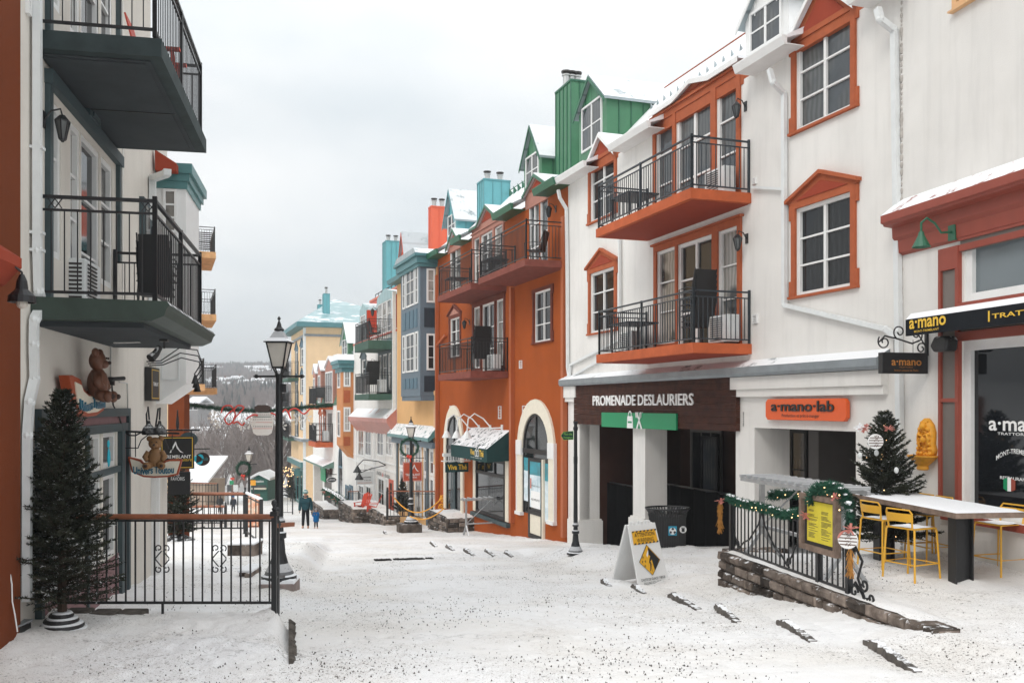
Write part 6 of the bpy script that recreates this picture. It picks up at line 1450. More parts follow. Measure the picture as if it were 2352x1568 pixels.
def bear(parent, mp, cx, cz, s, y, mat, dark, sx=1):
    "seated carved bear; s = body half width"
    b = MB(); B_ = lambda dx, dz, r_, dy=0, qx=1, qz=1, n=14: b.ball((cx+dx*s*sx, y+dy*s, cz+dz*s), r_*s, n, 10, sx=qx*sx, sy=.75, sz=qz)
    B_(0, 0, 1.0, 0, .92, 1.25); B_(0, 1.75, .82, 0, 1, .95); B_(0, 1.5, .42, -.5, 1, .8); B_(-.68, 2.35, .36); B_(.68, 2.35, .36)
    for q in (-1, 1): b.tube([(cx+q*.75*s*sx, y-.1*s, cz+.7*s), (cx+q*1.15*s*sx, y-.25*s, cz+.05*s), (cx+q*.85*s*sx, y-.5*s, cz-.35*s)], [.38*s, .36*s, .30*s], 10)
    for q in (-1, 1): b.tube([(cx+q*.5*s*sx, y-.2*s, cz-.85*s), (cx+q*.85*s*sx, y-.8*s, cz-1.05*s)], [.45*s, .42*s], 10); B_(q*.9, -1.0, .46, -.95)
    body = b.build('bear', mat, parent, smooth=True)
    b = MB()
    for q in (-1, 1): b.ball((cx+q*.28*s*sx, y-.72*s, cz+1.95*s), .085*s, 6, 5); b.ball((cx+q*.92*s*sx, y-1.28*s, cz-1.0*s), .22*s, 8, 6, sx=sx)
    b.ball((cx, y-.86*s, cz+1.6*s), .15*s, 8, 6, sx=sx); b.build('bear_details', dark, body)
c = k1(1055, 505); bear(t, None, c[0], c[1]-.02, .165, -.24, 'teddy_brown', 'teddy_dark', 1.0)
# hanging toy shop sign
F2 = perp(FL, FL.u(284), True)
def k2(x, y): return F2.px(258.4+x*.2197, 775.3+y*.2197)
xm = k2(440, 1440); t = empty('hanging_sign', F2.w(xm[0], 0, xm[1]), F2.rot, 'hanging crest sign reading Univers Toutou with a seated tan teddy bear on its bracket', 'sign', None, (xm[0], 0, xm[1]))
crest_sign(t, k2, [(165,1240),(300,1272),(330,1305),(420,1330),(520,1310),(560,1280),(600,1270),(733,1268),(690,1432),(580,1455),(440,1462),(330,1455),(205,1402)],
    [(190,1262),(290,1292),(325,1325),(420,1345),(525,1328),(570,1296),(605,1288),(712,1287),(672,1416),(575,1436),(440,1442),(335,1435),(222,1388)], -.045, .045)
a = k2(225, 1425); c = k2(650, 1335); hm = (a[0]+c[0])/2
b = MB(); addtext(b, 'Univers', a[0], hm-.01, a[1]+.01, c[1], -.075, .05, arc=-.015, th=.012); addtext(b, 'Toutou', hm+.01, c[0], a[1]+.015, c[1]+.0, -.075, .05, arc=-.01, th=.012); b.build('lettering', 'blue_letter', t)
c = k2(452, 1262); bear(t, None, c[0], c[1]+.02, .125, -.04, 'teddy', 'teddy_dark')
b = MB(); p = lambda x, y, yy=0: (k2(x, y)[0], yy, k2(x, y)[1])
b.bar(p(118, 978), p(700, 1000), .032); b.tube([p(105, 1152), p(265, 1152)], .008, 5); b.tube([p(240, 990), p(240, 1245)], .008, 5); b.tube([p(625, 1010), p(620, 1275)], .008, 5)
b.tube([(p(265,1155)), p(300,1070), p(370,1015), p(470,1010), p(550,1060), p(590,1165)], .009, 5); b.tube([p(120, 980), p(180, 1020), p(240, 1022), p(300, 990)], .012, 5); b.bar(p(118, 960), p(118, 1160), .02)
b.build('bracket', 'iron', t)
for xx in (380, 492):
    b = MB(); q = p(xx, 880); b.tube([p(xx-15, 1000), p(xx-25, 800), p(xx-8, 720), p(xx+5, 860)] if xx < 400 else [p(xx-50, 1000), p(xx-15, 740), p(xx+5, 730), p(xx, 860)], .014, 6); o = b.build('sign_lamp', 'iron', t)
    b = MB(); b.lathe([(.02, .02), (.03, -.03), (.085, -.09), (.115, -.17), (.10, -.2), (.05, -.1)], q, 14); b.build('lamp_shade', 'plastic_black', o)
# black resort sign
t, F2, (x0, x1, z0, z1) = hang_sign(FL, 340, 369.3, 446, 1001.6, 1076.3, 'large black hanging sign with white peak emblem reading TREMBLANT Signature, gold edged', 'canvas_black' if 0 else 'black', left=True, border='gold')
letters(t, 'TREMBLANT', x0+.05, x1-.05, z0+(z1-z0)*.33, z0+(z1-z0)*.43, -.036, 'white_paint', .04); letters(t, 'Signature', x0+(x1-x0)*.42, x1-.05, z0+(z1-z0)*.21, z0+(z1-z0)*.34, -.038, 'gold', .0, skew=.15)
b = MB(); peak_logo(b, (x0+x1)/2-.02, z0+(z1-z0)*.66, .22, -.036); b.build('peak_emblem', 'white_paint', t)
b = MB(); b.bar((x0-.15, 0, z1+.11), (x1+.1, 0, z1+.11), .03); b.tube([(x0+.1, 0, z1), (x0+.1, 0, z1+.1)], .01, 4); b.tube([(x1-.05, 0, z1), (x1-.05, 0, z1+.1)], .01, 4); b.lathe([(.02, .0), (.03, .1), (.015, .25), (.01, .35)], ((x0+x1)/2, 0, z1+.12), 8); b.build('bracket', 'iron_snowy', t)
# flat black sign with goosenecks
a, c_ = FL.u(331), FL.u(350.5); z0 = FL.z(331, 920); z1 = FL.z(331, 842)
t = fthing(FL, 'shop_sign', a, -.1, z0, 'black resort sign fixed flat on the left wall, seen edge on under three curved lamps', 'sign')
MB().box(a, c_, -.12, -.01, z0, z1).build('board', 'black', t); MB().ring(a+.05, c_-.05, z0+.04, z1-.04, .012, -.124, -.12).build('border', 'gold', t); letters(t, 'TREMBLANT', a+.15, c_-.15, z0+(z1-z0)*.45, z0+(z1-z0)*.56, -.125, 'white_paint', .03)
for i in range(3):
    u = a+.1+i*.12; z = FL.z(337, 831)-i*.03; vr = -.85; b = MB(); b.tube([(u, -.02, z), (u+.05, -.25, z+.02), (u+.1, -.55, z+.25-.05*i), (u+.12, vr, z+.22-.07*i), (u+.12, vr-.08, z-.0-.05*i), (u+.1, vr+.05, z-.22-.04*i)], .012, 6); b.lathe([(.02, .02), (.03, -.02), (.07, -.14), (.03, -.04)], (u+.1, vr+.03, z-.24-.04*i), 10); b.build('gooseneck_lamp', 'iron', t)
# further hanging signs
t, F2, (x0, x1, z0, z1) = hang_sign(FL, 383, 448, 482, 1038.5, 1069, 'dark brown oval hanging sign reading fluide with a bright blue swirl', None, left=True)
b = MB(); cx_, cz2, rx, rz_ = (x0+x1)/2, (z0+z1)/2, (x1-x0)/2, (z1-z0)/2; b.prism([(cx_+rx*cos(2*pi*i/28), cz2+rz_*sin(2*pi*i/28)) for i in range(28)], -.03, .03); b.build('board', 'teddy_dark', t)
b = MB()
for k in range(3):
    pts = [(cx_-rx*.45+rz_*.62*cos(k*2.09+j*.3)*(1-.03*j), -.04, cz2+rz_*.62*sin(k*2.09+j*.3)) for j in range(7)]; b.tube(pts, [.004, .016, .024, .028, .024, .016, .004], 5)
b.build('swirl_emblem', 'swirl', t); letters(t, 'fluide', cx_-rx*.1, x1-.03, cz2-.03, cz2+.05, -.036, 'teal_metal', .02); MB().bar((x0-.05, 0, z1+.07), (x1, 0, z1+.07), .02).build('bracket', 'iron', t)
t, F2, (x0, x1, z0, z1) = hang_sign(FL, 380, 412, 454, 992, 1026, 'teal rounded sign mostly hidden behind the black resort sign', None, left=True)
cx_, cz2, rx, rz_ = (x0+x1)/2, (z0+z1)/2, (x1-x0)/2, (z1-z0)/2; MB().prism([(cx_+rx*cos(2*pi*i/28), cz2+rz_*sin(2*pi*i/28)) for i in range(28)], -.03, .03).build('board', 'teal_trim', t)
t, F2, (x0, x1, z0, z1) = hang_sign(FL, 376, 386, 437, 1083, 1135, 'tall black shop board with white letters behind the small fir tree', 'black', left=True)
letters(t, 'FAVORIS', x0+.06, x1-.1, z0+(z1-z0)*.62, z0+(z1-z0)*.78, -.036, 'white_paint', .0); letters(t, 'le', x0+.12, x0+.22, z0+(z1-z0)*.82, z0+(z1-z0)*.95, -.036, 'white_paint', .0)
# ---------------------------------------------------------------- white building with the bay, further down the left
X_ = lambda px, Y: (px-CX)/FO*Y
L2 = Bd(FL, 'building', 8.5, -1.8, 'white building with a teal cornice bay window beyond the toy shop on the left', 'building')
ub = FL.u(358); vb = FL.v(ub, 427); ue = ub+1.8; zt = FL.z(358, 412); zb = FL.z(358, 880); uL = FL.u(384)
for (ya, yb) in ((450, 560), (600, 700)):
    a, c_ = FL.u(323), FL.u(341); 
for (xa, xb, ya, yb) in ((322,331,470,590),(336,343,520,620)):
    a, c_ = FL.u(xa), FL.u(xb); z_1, z_0 = FL.z(xa, ya), FL.z(xa, yb); o = MB().box(a-.1, c_+.1, -.08, -.002, z_0-.05, z_1+.12).build('shutter_frame', 'teal_trim', L1.t); MB().box(a, c_, -.1, -.081, z_0, z_1).build('pane', 'glass_grey', o)
L2.wall(FL.u(346)+.002, uL, -3, 7.6, 'stucco_cream')
for (xa, xb) in ((347,350),(352,356)):
    a, c_ = FL.u(xa), FL.u(xb); MB().ring(a, c_, -1.6, .55, .08, -.09, -.002).build('window', 'white_trim', L2.t)
b = MB().box(ub, ue, vb, -.003, zb, zt); b.build('bay', 'white_trim', L2.t)
MB().side([(-.003, zb-.38), (-.003, zb-.001), (vb, zb-.001)], ub, ue).build('bay_foot', 'white_trim', L2.t)
b = MB().box(ub-.03, ue+.1, vb-.03, -.002, zt-.16, zt-.02).box(ub-.06, ue+.2, vb-.07, -.002, zt-.019, zt+.12).box(ub-.10, ue+.3, vb-.12, -.002, zt+.121, zt+.3); b.build('bay_cornice', 'teal_metal', L2.t)
turned(ub, True); F2 = perp(FL, ub, True)
for (ya, yb) in ((400+35, 535), (700, 792)):
    L2.win(F2.u(375), F2.u(407), F2.z(390, yb), F2.z(390, ya), 1, 3, hole=False, t=.045, glass='glass_curtain' if ya < 600 else 'room_brown')
b = MB()
for (ya, yb) in ((560, 690), (812, 872)): b.ring(F2.u(371), F2.u(412), F2.z(390, yb), F2.z(390, ya), .02, -.02, -.001)
b.build('bay_panel', 'white_pipe', L2.t)
XF[0] = None
L2.pipe(P_(FL, [(385,395,-.5),(380,400,-.4),(351,410),(349,560),(350,720)]), 'white_pipe', .06)
MB().side([(-.05, zt+.45), (-.42, zt+.22), (-.42, zt+.08), (-.05, zt+.08)], FL.u(349), ub-.15).build('eave', 'orange_panel', L2.t)
F4 = Fr(X_(386, 27), 27, 1, 0); L4 = Bd(F4, 'building', .3, -2.4, 'narrow rust orange building end seen below the white bay window on the left', 'building')
MB().box(0, X_(423, 27)-X_(386, 27), 0, .45, -3, CZ-(905-CY)/FO*27).build('wall', 'stucco_rust', L4.t)
# ---------------------------------------------------------------- peach balconies far down on the left
F3 = Fr(-16.07, 45, -.357, .934)
L3 = Bd(F3, 'building', 6, -4.2, 'pale building with three tiers of peach balconies far down the left side', 'building')
L3.wall(0, 8, -6, 12.8, 'stucco_peach')
MB().box(-.02, 0, .001, 6, -6, 12.8).build('end_wall', 'stucco_peach', L3.t)
def lbal(un, xr, xl, yt, ln, th=.32, rh=1.25):
    v = F3.v(un, xr); Y = F3.w(un, v)[1]; z = CZ-(yt-CY)/FO*Y; L3.balcony(un, un+ln, -v, z, th, slab=nm('peach_slab', (.74,.42,.2), .85, .3, 3) if 'peach_slab' not in _m else 'peach_slab', rail='iron', rh=rh, gap=.13); return un, v, z
b1 = lbal(1.0, 496, 0, 579, 4.6); b2 = lbal(1.0, 497, 0, 722, 4.6); b3 = lbal(4.5, 499, 0, 891, 4.5); b4 = lbal(0.2, 471, 0, 882, 2.6)
o = MB()
for xx in (F3.v(1.0, 433), F3.v(1.0, 461)):
    for i in range(9): o.box(1.12, 1.16, xx-.55, xx+.03, b1[2]+.15+i*.1, b1[2]+.2+i*.1)
o.build('slatted_screen', 'teddy_dark', L3.t)
stack_chairs(F3.w(.9, b4[1]+.9, b4[2]), F3.rot+pi/2, 'dark patio chair on lowest peach balcony far left', n=3, size=1.2)
# ================================================================ street furniture, trees, people
def blockwall(b, P, Q, z0f, z1f, th, seed, bh=.145, bl=.33):
    "rough dry stone blocks between P and Q (x,y); z0f/z1f give the foot and the top along the way"
    r = random.Random(seed); P = Vector(P); Q = Vector(Q); d = (Q-P); L_ = d.length; d.normalize(); n = Vector((-d.y, d.x)); top = max(z1f(0), z1f(1)); row = 0
    lowest = min(z0f(i/10) for i in range(11)); z = top
    while z > lowest-.02:
        s = -r.random()*bl*.6; 
        while s < L_:
            l = bl*r.uniform(.75, 1.3); a, c = max(0, s), min(L_, s+l); m = (a+c)/2/L_
            if c-a > .05 and z-bh*.4 > z0f(m)-bh and z <= z1f(m)+.03:
                g_ = .014; j = [r.uniform(-.016, .016) for _ in range(8)]; o = r.uniform(-.018, .018)
                p0 = P+d*(a+g_); p1 = P+d*(c-g_); zt, zb = z-g_, z-bh+g_; q = .034
                vs = []
                for (pp, k) in ((p0, 1), (p1, -1)):
                    for (zz, kz) in ((zb, 1), (zt, -1)):
                        i_ = pp+n*(-o); vs.append((i_.x, i_.y, zz)); f_ = pp-n*(-o)*0+d*(k*q)+(-n)*(.03+j[len(vs) % 8]); vs.append((f_.x, f_.y, zz+kz*q*.8+j[(len(vs)+3) % 8]*.5)); b_ = pp+n*th; vs.append((b_.x, b_.y, zz))
                # per end: bottom(mid, front, back), top(mid, front, back)
                b.add(vs, [(1,7,10,4),(0,6,7,1),(4,10,9,3),(3,9,11,5),(0,1,4,3),(6,9,10,7),(0,3,5,2),(6,8,11,9),(2,5,11,8),(0,2,8,6)])
            s += l
        z -= bh; row += 1
    p0, p1 = P+n*.04, Q+n*.04; p2, p3 = Q+n*(th-.02), P+n*(th-.02); zl = min(z0f(0), z0f(1))-.1
    b.add([(p.x, p.y, zz_) for zz_, ps in ((zl, (p0,p1,p2,p3)), (top-.03, (p0,p1,p2,p3))) for p in ps], [(0,1,2,3),(7,6,5,4),(0,4,5,1),(1,5,6,2),(2,6,7,3),(3,7,4,0)])
    return b
def snowcap(name, poly, zf, parent, th=.06, seed=0, off=None):
    "lumpy snow sheet over a polygon strip: poly is a list of (inner,outer) point pairs"
    b = MB(); r = random.Random(seed); n = 10; k = 0; vs = []
    for (p, q) in poly:
        for i in range(n+1):
            f = i/n; x = p[0]+(q[0]-p[0])*f; y = p[1]+(q[1]-p[1])*f; e = .0 if i in (0, n) else th*(.7+.5*noise.noise((x*3, y*3, seed)))
            vs.append((x+(r.uniform(-.02,.02)), y+r.uniform(-.02,.02), zf(x, y)+e))
    m = len(poly); b.add(vs, [(j*(n+1)+i, j*(n+1)+i+1, (j+1)*(n+1)+i+1, (j+1)*(n+1)+i) for j in range(m-1) for i in range(n)])
    return b.build(name, 'snow_ground', parent, smooth=True)
# ---------------------------------------------------------------- near left railing
def scrolls(b, cx, z0, z1, y, w_=.075, r_=.007):
    m = (z0+z1)/2; h = (z1-z0)/2
    for sx in (-1, 1):
        for sz in (-1, 1):
            pts = []
            for i in range(22): q = i/21; a = -pi/2+q*2*pi*.95; rr = .038*(1-.5*q); pts.append((cx+sx*(.042+rr*cos(a+.6)), y, m+sz*(h-.042+rr*sin(a+.6))))
            b.tube(pts, r_, 4)
        b.tube([(cx+sx*.008, y, m+h-.075), (cx+sx*w_, y, m+.012), (cx+sx*w_, y, m-.012), (cx+sx*.008, y, m-h+.075)], r_, 4)
def railing(P, Q, zt, zb, zf, label, posts=(1,), gap=.108, group=None, scr=(), wood='wood_warm', ret=None, leg=None, thick=1.0, individual=True, mid=None):
    P = Vector(P); Q = Vector(Q); d = (Q-P); L_ = d.length; t = empty('railing', (P.x, P.y, zf), atan2(d.y, d.x), label, 'railing', group); H = zt-zf
    b = MB(); b.tube([(0,0,H-.03), (L_,0,H-.03)], .032*thick, 8); b.build('handrail', wood, t)
    b = MB(); b.bar((0,0,zb-zf), (L_,0,zb-zf), .028*thick); b.bar((0,0,H-.075), (L_,0,H-.075), .03*thick, .02); b.build('bottom_rail', 'iron', t)
    n = round(L_/gap); proto = None; r_ = .008*thick
    if individual:
        b = MB(); b.box(-r_, r_, -r_, r_, zb-zf, H-.07); proto = b.build('baluster', 'iron', t, off=(0,0,0)); proto.location = (gap*.5, 0, 0)
        for i in range(1, n): c = proto.copy(); COL.objects.link(c); c.parent = t; c.location = (L_*(i+.5)/n, 0, 0)
    else:
        b = MB()
        for i in range(n): x = L_*(i+.5)/n; b.box(x-r_, x+r_, -r_, r_, zb-zf, H-.07)
        tag(b.build('balusters_row' if 0 else 'baluster', 'iron', t), None)
    for s in scr: b = MB(); scrolls(b, L_*s, zb-zf+.335*(H-zb+zf), zb-zf+.66*(H-zb+zf), -.012); b.build('scrollwork', 'iron', t)
    for s in posts:
        b = MB(); x = L_*s; b.box(x-.028*thick, x+.028*thick, -.028*thick, .028*thick, 0, H+.02); b.box(x-.04, x+.04, -.04, .04, H-.02, H+.03); b.lathe([(.02, H+.03), (.032, H+.06), (.018, H+.08), (.036, H+.12), (.03, H+.15), (.005, H+.165)], (x, 0, 0), 8); b.box(x-.07, x+.05, -.05, .05, 0, .012); b.build('post', 'iron', t)
    if leg: 
        for s in leg: MB().box(L_*s-.012, L_*s+.012, -.012, .012, 0, zb-zf).build('foot', 'iron', t)
    return t
Yr = 10.45; X = lambda px, Y: (px-CX)/FO*Y; Z = lambda py, Y: CZ-(py-CY)/FO*Y
railing((X(58, Yr), Yr), (X(630, Yr), Yr), Z(1180, Yr), Z(1383, Yr), -.75, 'black iron railing with brown wooden handrail and scrolls beside the near lamp, foreground left', posts=(1,), scr=(.552, .781), leg=(.0, .552))
b = MB(); P = Vector((X(631, Yr), Yr+.12, -.75))
t = empty('railing_post', P, 0, 'short black return post tied to the end of the foreground railing', 'post'); b.box(-.02,.02,-.03,.03,0,1.0); b.ball((0,0,1.2),.035,8,6); b.lathe([(.03,1.0),(.045,1.04),(.02,1.1),(.03,1.17)],(0,0,0),8); b.bar((0,-.1,.45),(0,.3,.38),.03); b.build('post', 'iron', t); MB().bar((-.02, -.06, 1.03), (.06, .45, .98), .07, .05).build('handrail', 'wood_warm', t)
# stone edging of the near left platform
t = empty('stone_edging', (X(655, 9.6), 9.6, -.95), 0, 'rough brown stone edging exposed along the snowy platform beside the near railing', 'kerb')
b = MB(); blockwall(b, (-.2455*8.75+.05, 8.75), (-.2455*10.62+.05, 10.62), lambda q: -1.1, lambda q: -.80, .04, 4, .11, .26); b.v = [(x, y, z) for x, y, z in b.v]; b.build('stones', 'stone_bare', t, off=(X(655, 9.6), 9.6, -.95))
# lamp posts
Y1 = 15.0; z1 = Z(1330, Y1); lx = X(641, Y1)
lamp_post((lx, Y1, z1), Z(733, Y1)-z1, 'tall black street lamp on a stone block in the left foreground')
t = empty('lamp_plinth', (lx, Y1, z1-.35), .06, 'snow topped pinkish stone block carrying the near street lamp', 'plinth'); r = random.Random(1)
b = MB().box(-.27, .29, -.30, .3, 0, .33); b.build('block', nm('plinth_stone', (.34,.28,.26), .9, .3, 6, .8, 30), t, bevel=.02)
b = MB(); b.lathe([(.40, .0), (.38, .05), (.24, .075)], (.01, 0, .325), 4, pi/4); b.build('snow', 'snow_clump', t)
b = MB().box(.05, .09, -.08, -.04, 2.35, 2.62).box(-.09, -.05, -.06, .0, 1.95, 2.05)
Y2 = 38.5; zz = Z(1200, Y2); lamp_post((X(944, Y2), Y2, zz), Z(959, Y2)-zz, 'black street lamp with a wreath in front of the teal awning')
t = empty('lamp_plinth', (X(944, Y2), Y2, zz-.4), .3, 'low brown stone block under the wreathed street lamp', 'plinth'); MB().box(-.55, .4, -.4, .4, 0, .39).build('block', 'stone', t, bevel=.03)
wreath((X(941, Y2)-.0, Y2-.12, Z(1027, Y2)), .36, .10, 3, 'round green wreath with red bow on the lamp before the teal awning', n=1500, needle=.09)
Y3 = 47; zz = gz(X(571, Y3), Y3); lamp_post((X(572, Y3), Y3, zz), Z(1026, Y3)-zz, 'small distant black street lamp down the left side of the street')
wreath((X(563, Y3)-.05, Y3-.12, Z(1076, Y3)), .33, .10, 4, 'round green wreath on the distant left street lamp', n=1500, needle=.11)
P = gp(1322, 1273); lp = lamp_post(P, (1273-970)/FO*P.y, 'short black post with fluted base carrying a green street name sign', group=None, head=False, name='sign_post'); lp['category'] = 'post'
Ys = P.y; t = empty('street_sign', (X(1302, Ys), Ys, Z(1000, Ys)), 0, 'small green arrow sign reading Place des Voyageurs on the black post', 'sign'); k = Ys/FO
b = MB(); b.prism([(-14*k, 0), (-8*k, 9*k), (15*k, 11*k), (15*k, -9*k), (-8*k, -10*k)], -.03, .0); b.build('board', 'awning_cloth', t); b = MB()
for a, c in zip([(-14*k, 0), (-8*k, 9*k), (15*k, 11*k), (15*k, -9*k), (-8*k, -10*k)], [(-8*k, 9*k), (15*k, 11*k), (15*k, -9*k), (-8*k, -10*k), (-14*k, 0)]): b.bar((a[0]*.97, -.035, a[1]*.95), (c[0]*.97, -.035, c[1]*.95), .008)
b.build('border', 'lime', t); letters(t, 'Place des', -7*k, 12*k, 1*k, 7*k, -.036, 'lime', .01); letters(t, 'Voyageurs', -8*k, 13*k, -7.5*k, -1.5*k, -.036, 'lime', .01)
# ---------------------------------------------------------------- fir trees
P = Vector((X(143, 9.75), 9.75, -.72)); h = Z(893, 9.75)+.72
conifer('fir_tree', P, h, .61, 11, 'tall dark fir tree standing in a round black base by the toy shop', dens=1.25, bare_low=.30, needle=.034, group='cut fir trees set along the street', nb=235, taper=.66)
t = empty('tree_stand', (P.x, P.y-.02, -.76), 0, 'stepped black tree stand with snow on its rings, under the near fir', 'tree stand')
b = MB()
for i in range(4): R_ = .27-.052*i; b.lathe([(R_, .0+.055*i), (R_+.012, .02+.055*i), (R_, .045+.055*i), (R_-.05, .056+.055*i)], (0,0,0), 22)
b.build('rings', 'black', t); b = MB()
for i in range(4): R_ = .262-.052*i; b.lathe([(R_, .044+.055*i), (R_-.02, .064+.055*i), (R_-.06, .060+.055*i)], (.01,.0,0), 22)
b.build('snow', 'snow_clump', t, smooth=True)
P = gp(407, 1243); conifer('fir_tree', P, (1243-1052)/FO*P.y, .78, 12, 'middle sized fir tree on the left pavement behind the railing', dens=.8, needle=.05, group='cut fir trees set along the street', nb=90, taper=.75)
t = empty('tree_stand', P, 0, 'low dark tree stand under the fir on the left pavement', 'tree stand'); b = MB(); b.lathe([(.5, 0), (.5, .05), (.35, .12), (.2, .2)], (0,0,0), 14); b.build('rings', 'plastic_black', t)
Pt = Vector((X(2032, 14.6), 14.6, -.75)); conifer('fir_tree', Pt, Z(945, 14.6)+.75, .78, 13, 'bushy decorated fir tree with fairy lights and ribbons beside the yellow fountain', dens=1.1, needle=.042, group='cut fir trees set along the street', nb=150, taper=.7, lights=.028)
P = Vector((X(925, 47), 47, Z(1183, 47))); conifer('fir_tree', P, (1183-1100)/FO*47, .55, 14, 'small fir tree in front of the teal awning shop', dens=.5, needle=.10, group='cut fir trees set along the street', nb=60)
P = gp(668, 1150); conifer('fir_tree', P, 2.6, .9, 15, 'little dark fir tree beside the far tower shop', dens=.3, needle=.2, group='cut fir trees set along the street', nb=40)
# decorations on the fountain fir
def ornament(P, R, label, name='bauble', rot=0, pink=False):
    t = empty(name, P, rot, label, 'ornament'); b = MB(); b.prism([(R*cos(2*pi*i/26), R*sin(2*pi*i/26)) for i in range(26)], -.015, .015); b.build('disc', 'white_paint', t)
    b = MB()
    for z in (-.55, -.2, .15, .5): w_ = R*math.sqrt(1-z*z)*.95; b.box(-w_, w_, -.02, -.016, z*R-.006, z*R+.006)
    for i in range(16): a = i*.39; b.bar((R*.25*cos(a*3), -.018, R*.7*sin(a)), (R*.25*cos(a*3)+.02, -.018, R*.7*sin(a)+.015), .006)
    b.build('stripes', 'house_brown', t)
    if pink: b = MB(); b.prism([(R*1.02*cos(pi*.55+i*.13), R*1.02*sin(pi*.55+i*.13)) for i in range(12)], -.024, -.018); b.build('pink_patch', 'pink_ribbon', t)
    return t
ornament((X(2005, 14), 13.9, Z(1013, 14)), .115, 'striped white disc bauble at the top of the decorated fir')
def bow(P, s, label, mat='pink_ribbon', seed=0, name='ribbon_bow'):
    r = random.Random(seed); t = empty(name, P, 0, label, 'ribbon'); b = MB()
    for i in range(16): a = r.uniform(0, 6.28); q = s*r.uniform(.5, 1.1); b.bar((0,0,0), (q*cos(a), r.uniform(-.4,.2)*s, q*.7*sin(a)), s*.28, s*.06)
    b.build('loops', mat, t); return t
bow((X(1986, 14), 14.0, Z(983, 14)), .10, 'pink ribbon on the upper left of the decorated fir', seed=1); bow((X(2040, 14), 14.0, Z(984, 14)), .09, 'pink ribbon on the upper right of the decorated fir', seed=2); bow((X(1973, 14), 14.0, Z(981, 14)), .09, 'white silk flower on the upper left of the decorated fir', 'snow_clump', 3, 'silk_flower')
for i, (x, y) in enumerate(((2016,1040),(1978,1046),(2062,1080))): t = empty('bauble', (X(x, 14), 14.05, Z(y, 14)), 0, 'small silver bauble on the decorated fir, '+('near the middle', 'on its left side', 'low on the right')[i], 'ornament', 'small silver baubles'); MB().ball((0,0,0), .035, 10, 8, sz=1.4).build('ball', 'white_pipe', t, smooth=True)
# ---------------------------------------------------------------- terrace: stone wall, fence, menu, garlands
t = empty('retaining_wall', (3.4, 14.9, -1.3), 0, 'low curved wall of rough grey brown stone blocks round the snowy terrace', 'wall', None, (3.4, 14.9, -1.3))
b = MB(); TXp = [(x, y) for y, x in TX]
gzs = lambda P, Q: (lambda q: gz(P[0]+(Q[0]-P[0])*q-.25, P[1]+(Q[1]-P[1])*q)-.03)
for i, (q, p) in enumerate(zip(TXp, TXp[1:])): blockwall(b, p, q, gzs(p, q), lambda k: -.70, .3, 20+i, .15, .36)
blockwall(b, (3.55, 14.93), (4.6, 15.15), lambda k: -1.45, lambda k: -.70, .3, 30, .15, .36); b.build('stones', 'stone', t)
snowcap('snow', [((lerp(TX, y)+.05, y), (lerp(TX, y)+.75, y)) for y in [9.7+.175*i for i in range(30)]], lambda x, y: -.70-.09*sst((x-lerp(TX, y)-.25)/.45)-.09*(1-sst((y-9.7)/.7)), t, .035)
FT = Fr(3.57, 14.9, 4.22-3.57, 11.44-14.9); LT = hypot(.65, 3.46)
t = fthing(FT, 'railing', 0, 0, -.75, 'black iron terrace railing with vine scrolls, hung with a snowy garland', 'railing'); zb, zt = -.66, FT.z(1770, 1178)
uP2 = FT.u(1881)
for nm_, u in (('a', .04), ('b', uP2), ('c', LT)): MB().box(u-.035, u+.035, -.035, .035, -.76, zt+.10 if nm_ != 'b' else zb+.45).build('post', 'iron', t)
MB().bar((0,0,zt), (LT,0,zt), .03).bar((0,0,zb), (LT,0,zb), .03).build('rail', 'iron', t)
n = 27; b = MB().box(-.009,.009,-.009,.009,zb,zt); p0 = b.build('baluster', 'iron', t); p0.location = (.12, 0, 0)
for i in range(2, n): c = p0.copy(); COL.objects.link(c); c.parent = t; c.location = (LT*i/n, 0, 0)
b = MB()
for s in (-1, 1):
    b.tube([(uP2*.42, -.03, zt), (uP2*.42+s*.10, -.03, zt-.2), (uP2*.42+s*.42, -.03, zb+.25), (uP2*.42+s*.62, -.03, zb+.18), (uP2*.42+s*.8, -.03, zb+.05)], .014, 5); scroll(b, uP2*.42+s*.86, zb+.12, .08, -pi/2, 1.1, -.03, .012, -s)
    b.tube([(uP2*.42+s*1.05, -.03, zt-.35), (uP2*.42+s*.95, -.03, zt-.5), (uP2*.42+s*.8, -.03, zb+.06)], .014, 5)
b.build('vine_scroll', 'iron', t)
b = MB(); b.tube([(LT, 0, zb+.62), (LT+.12, -.0, zb+.60), (LT+.30, -.0, zb+.42), (LT+.20, 0, zb+.2), (LT+.38, 0, -.73)], .018, 6); scroll(b, LT+.34, zb+.14, .09, pi, 1.2, 0, .016); scroll(b, LT+.48, zb+.0, .08, pi, 1.2, 0, .016); scroll(b, LT+.12, zb+.02, .09, 0, 1.1, 0, .016); b.tube([(LT+.03, 0, zb+.02), (LT+.15, 0, zb+.14), (LT+.3, 0, zb+.02), (LT+.36, 0, -.74)], .016, 6); b.build('end_scroll', 'iron', t)
gpt = [FT.w(u, -.04, z) for u, z in [(.0, zt+.09), (.5, zt+.05), (1.2, zt+.06), (1.9, zt+.03), (FT.u(1866), FT.z(1866, 1172))]]
garland('garland', gpt, .07, 7, 'thick green garland with snow and warm lights along the terrace railing', n=4600, needle=.06, lights=34)
mu = (FT.u(1858), FT.u(1944)); mz = (FT.z(1900, 1268), FT.z(1900, 1137)); vM = -.10
t = fthing(FT, 'menu_board', mu[0], vM, mz[0], 'weathered wooden frame with a bright yellow menu sheet on the terrace railing', 'menu')
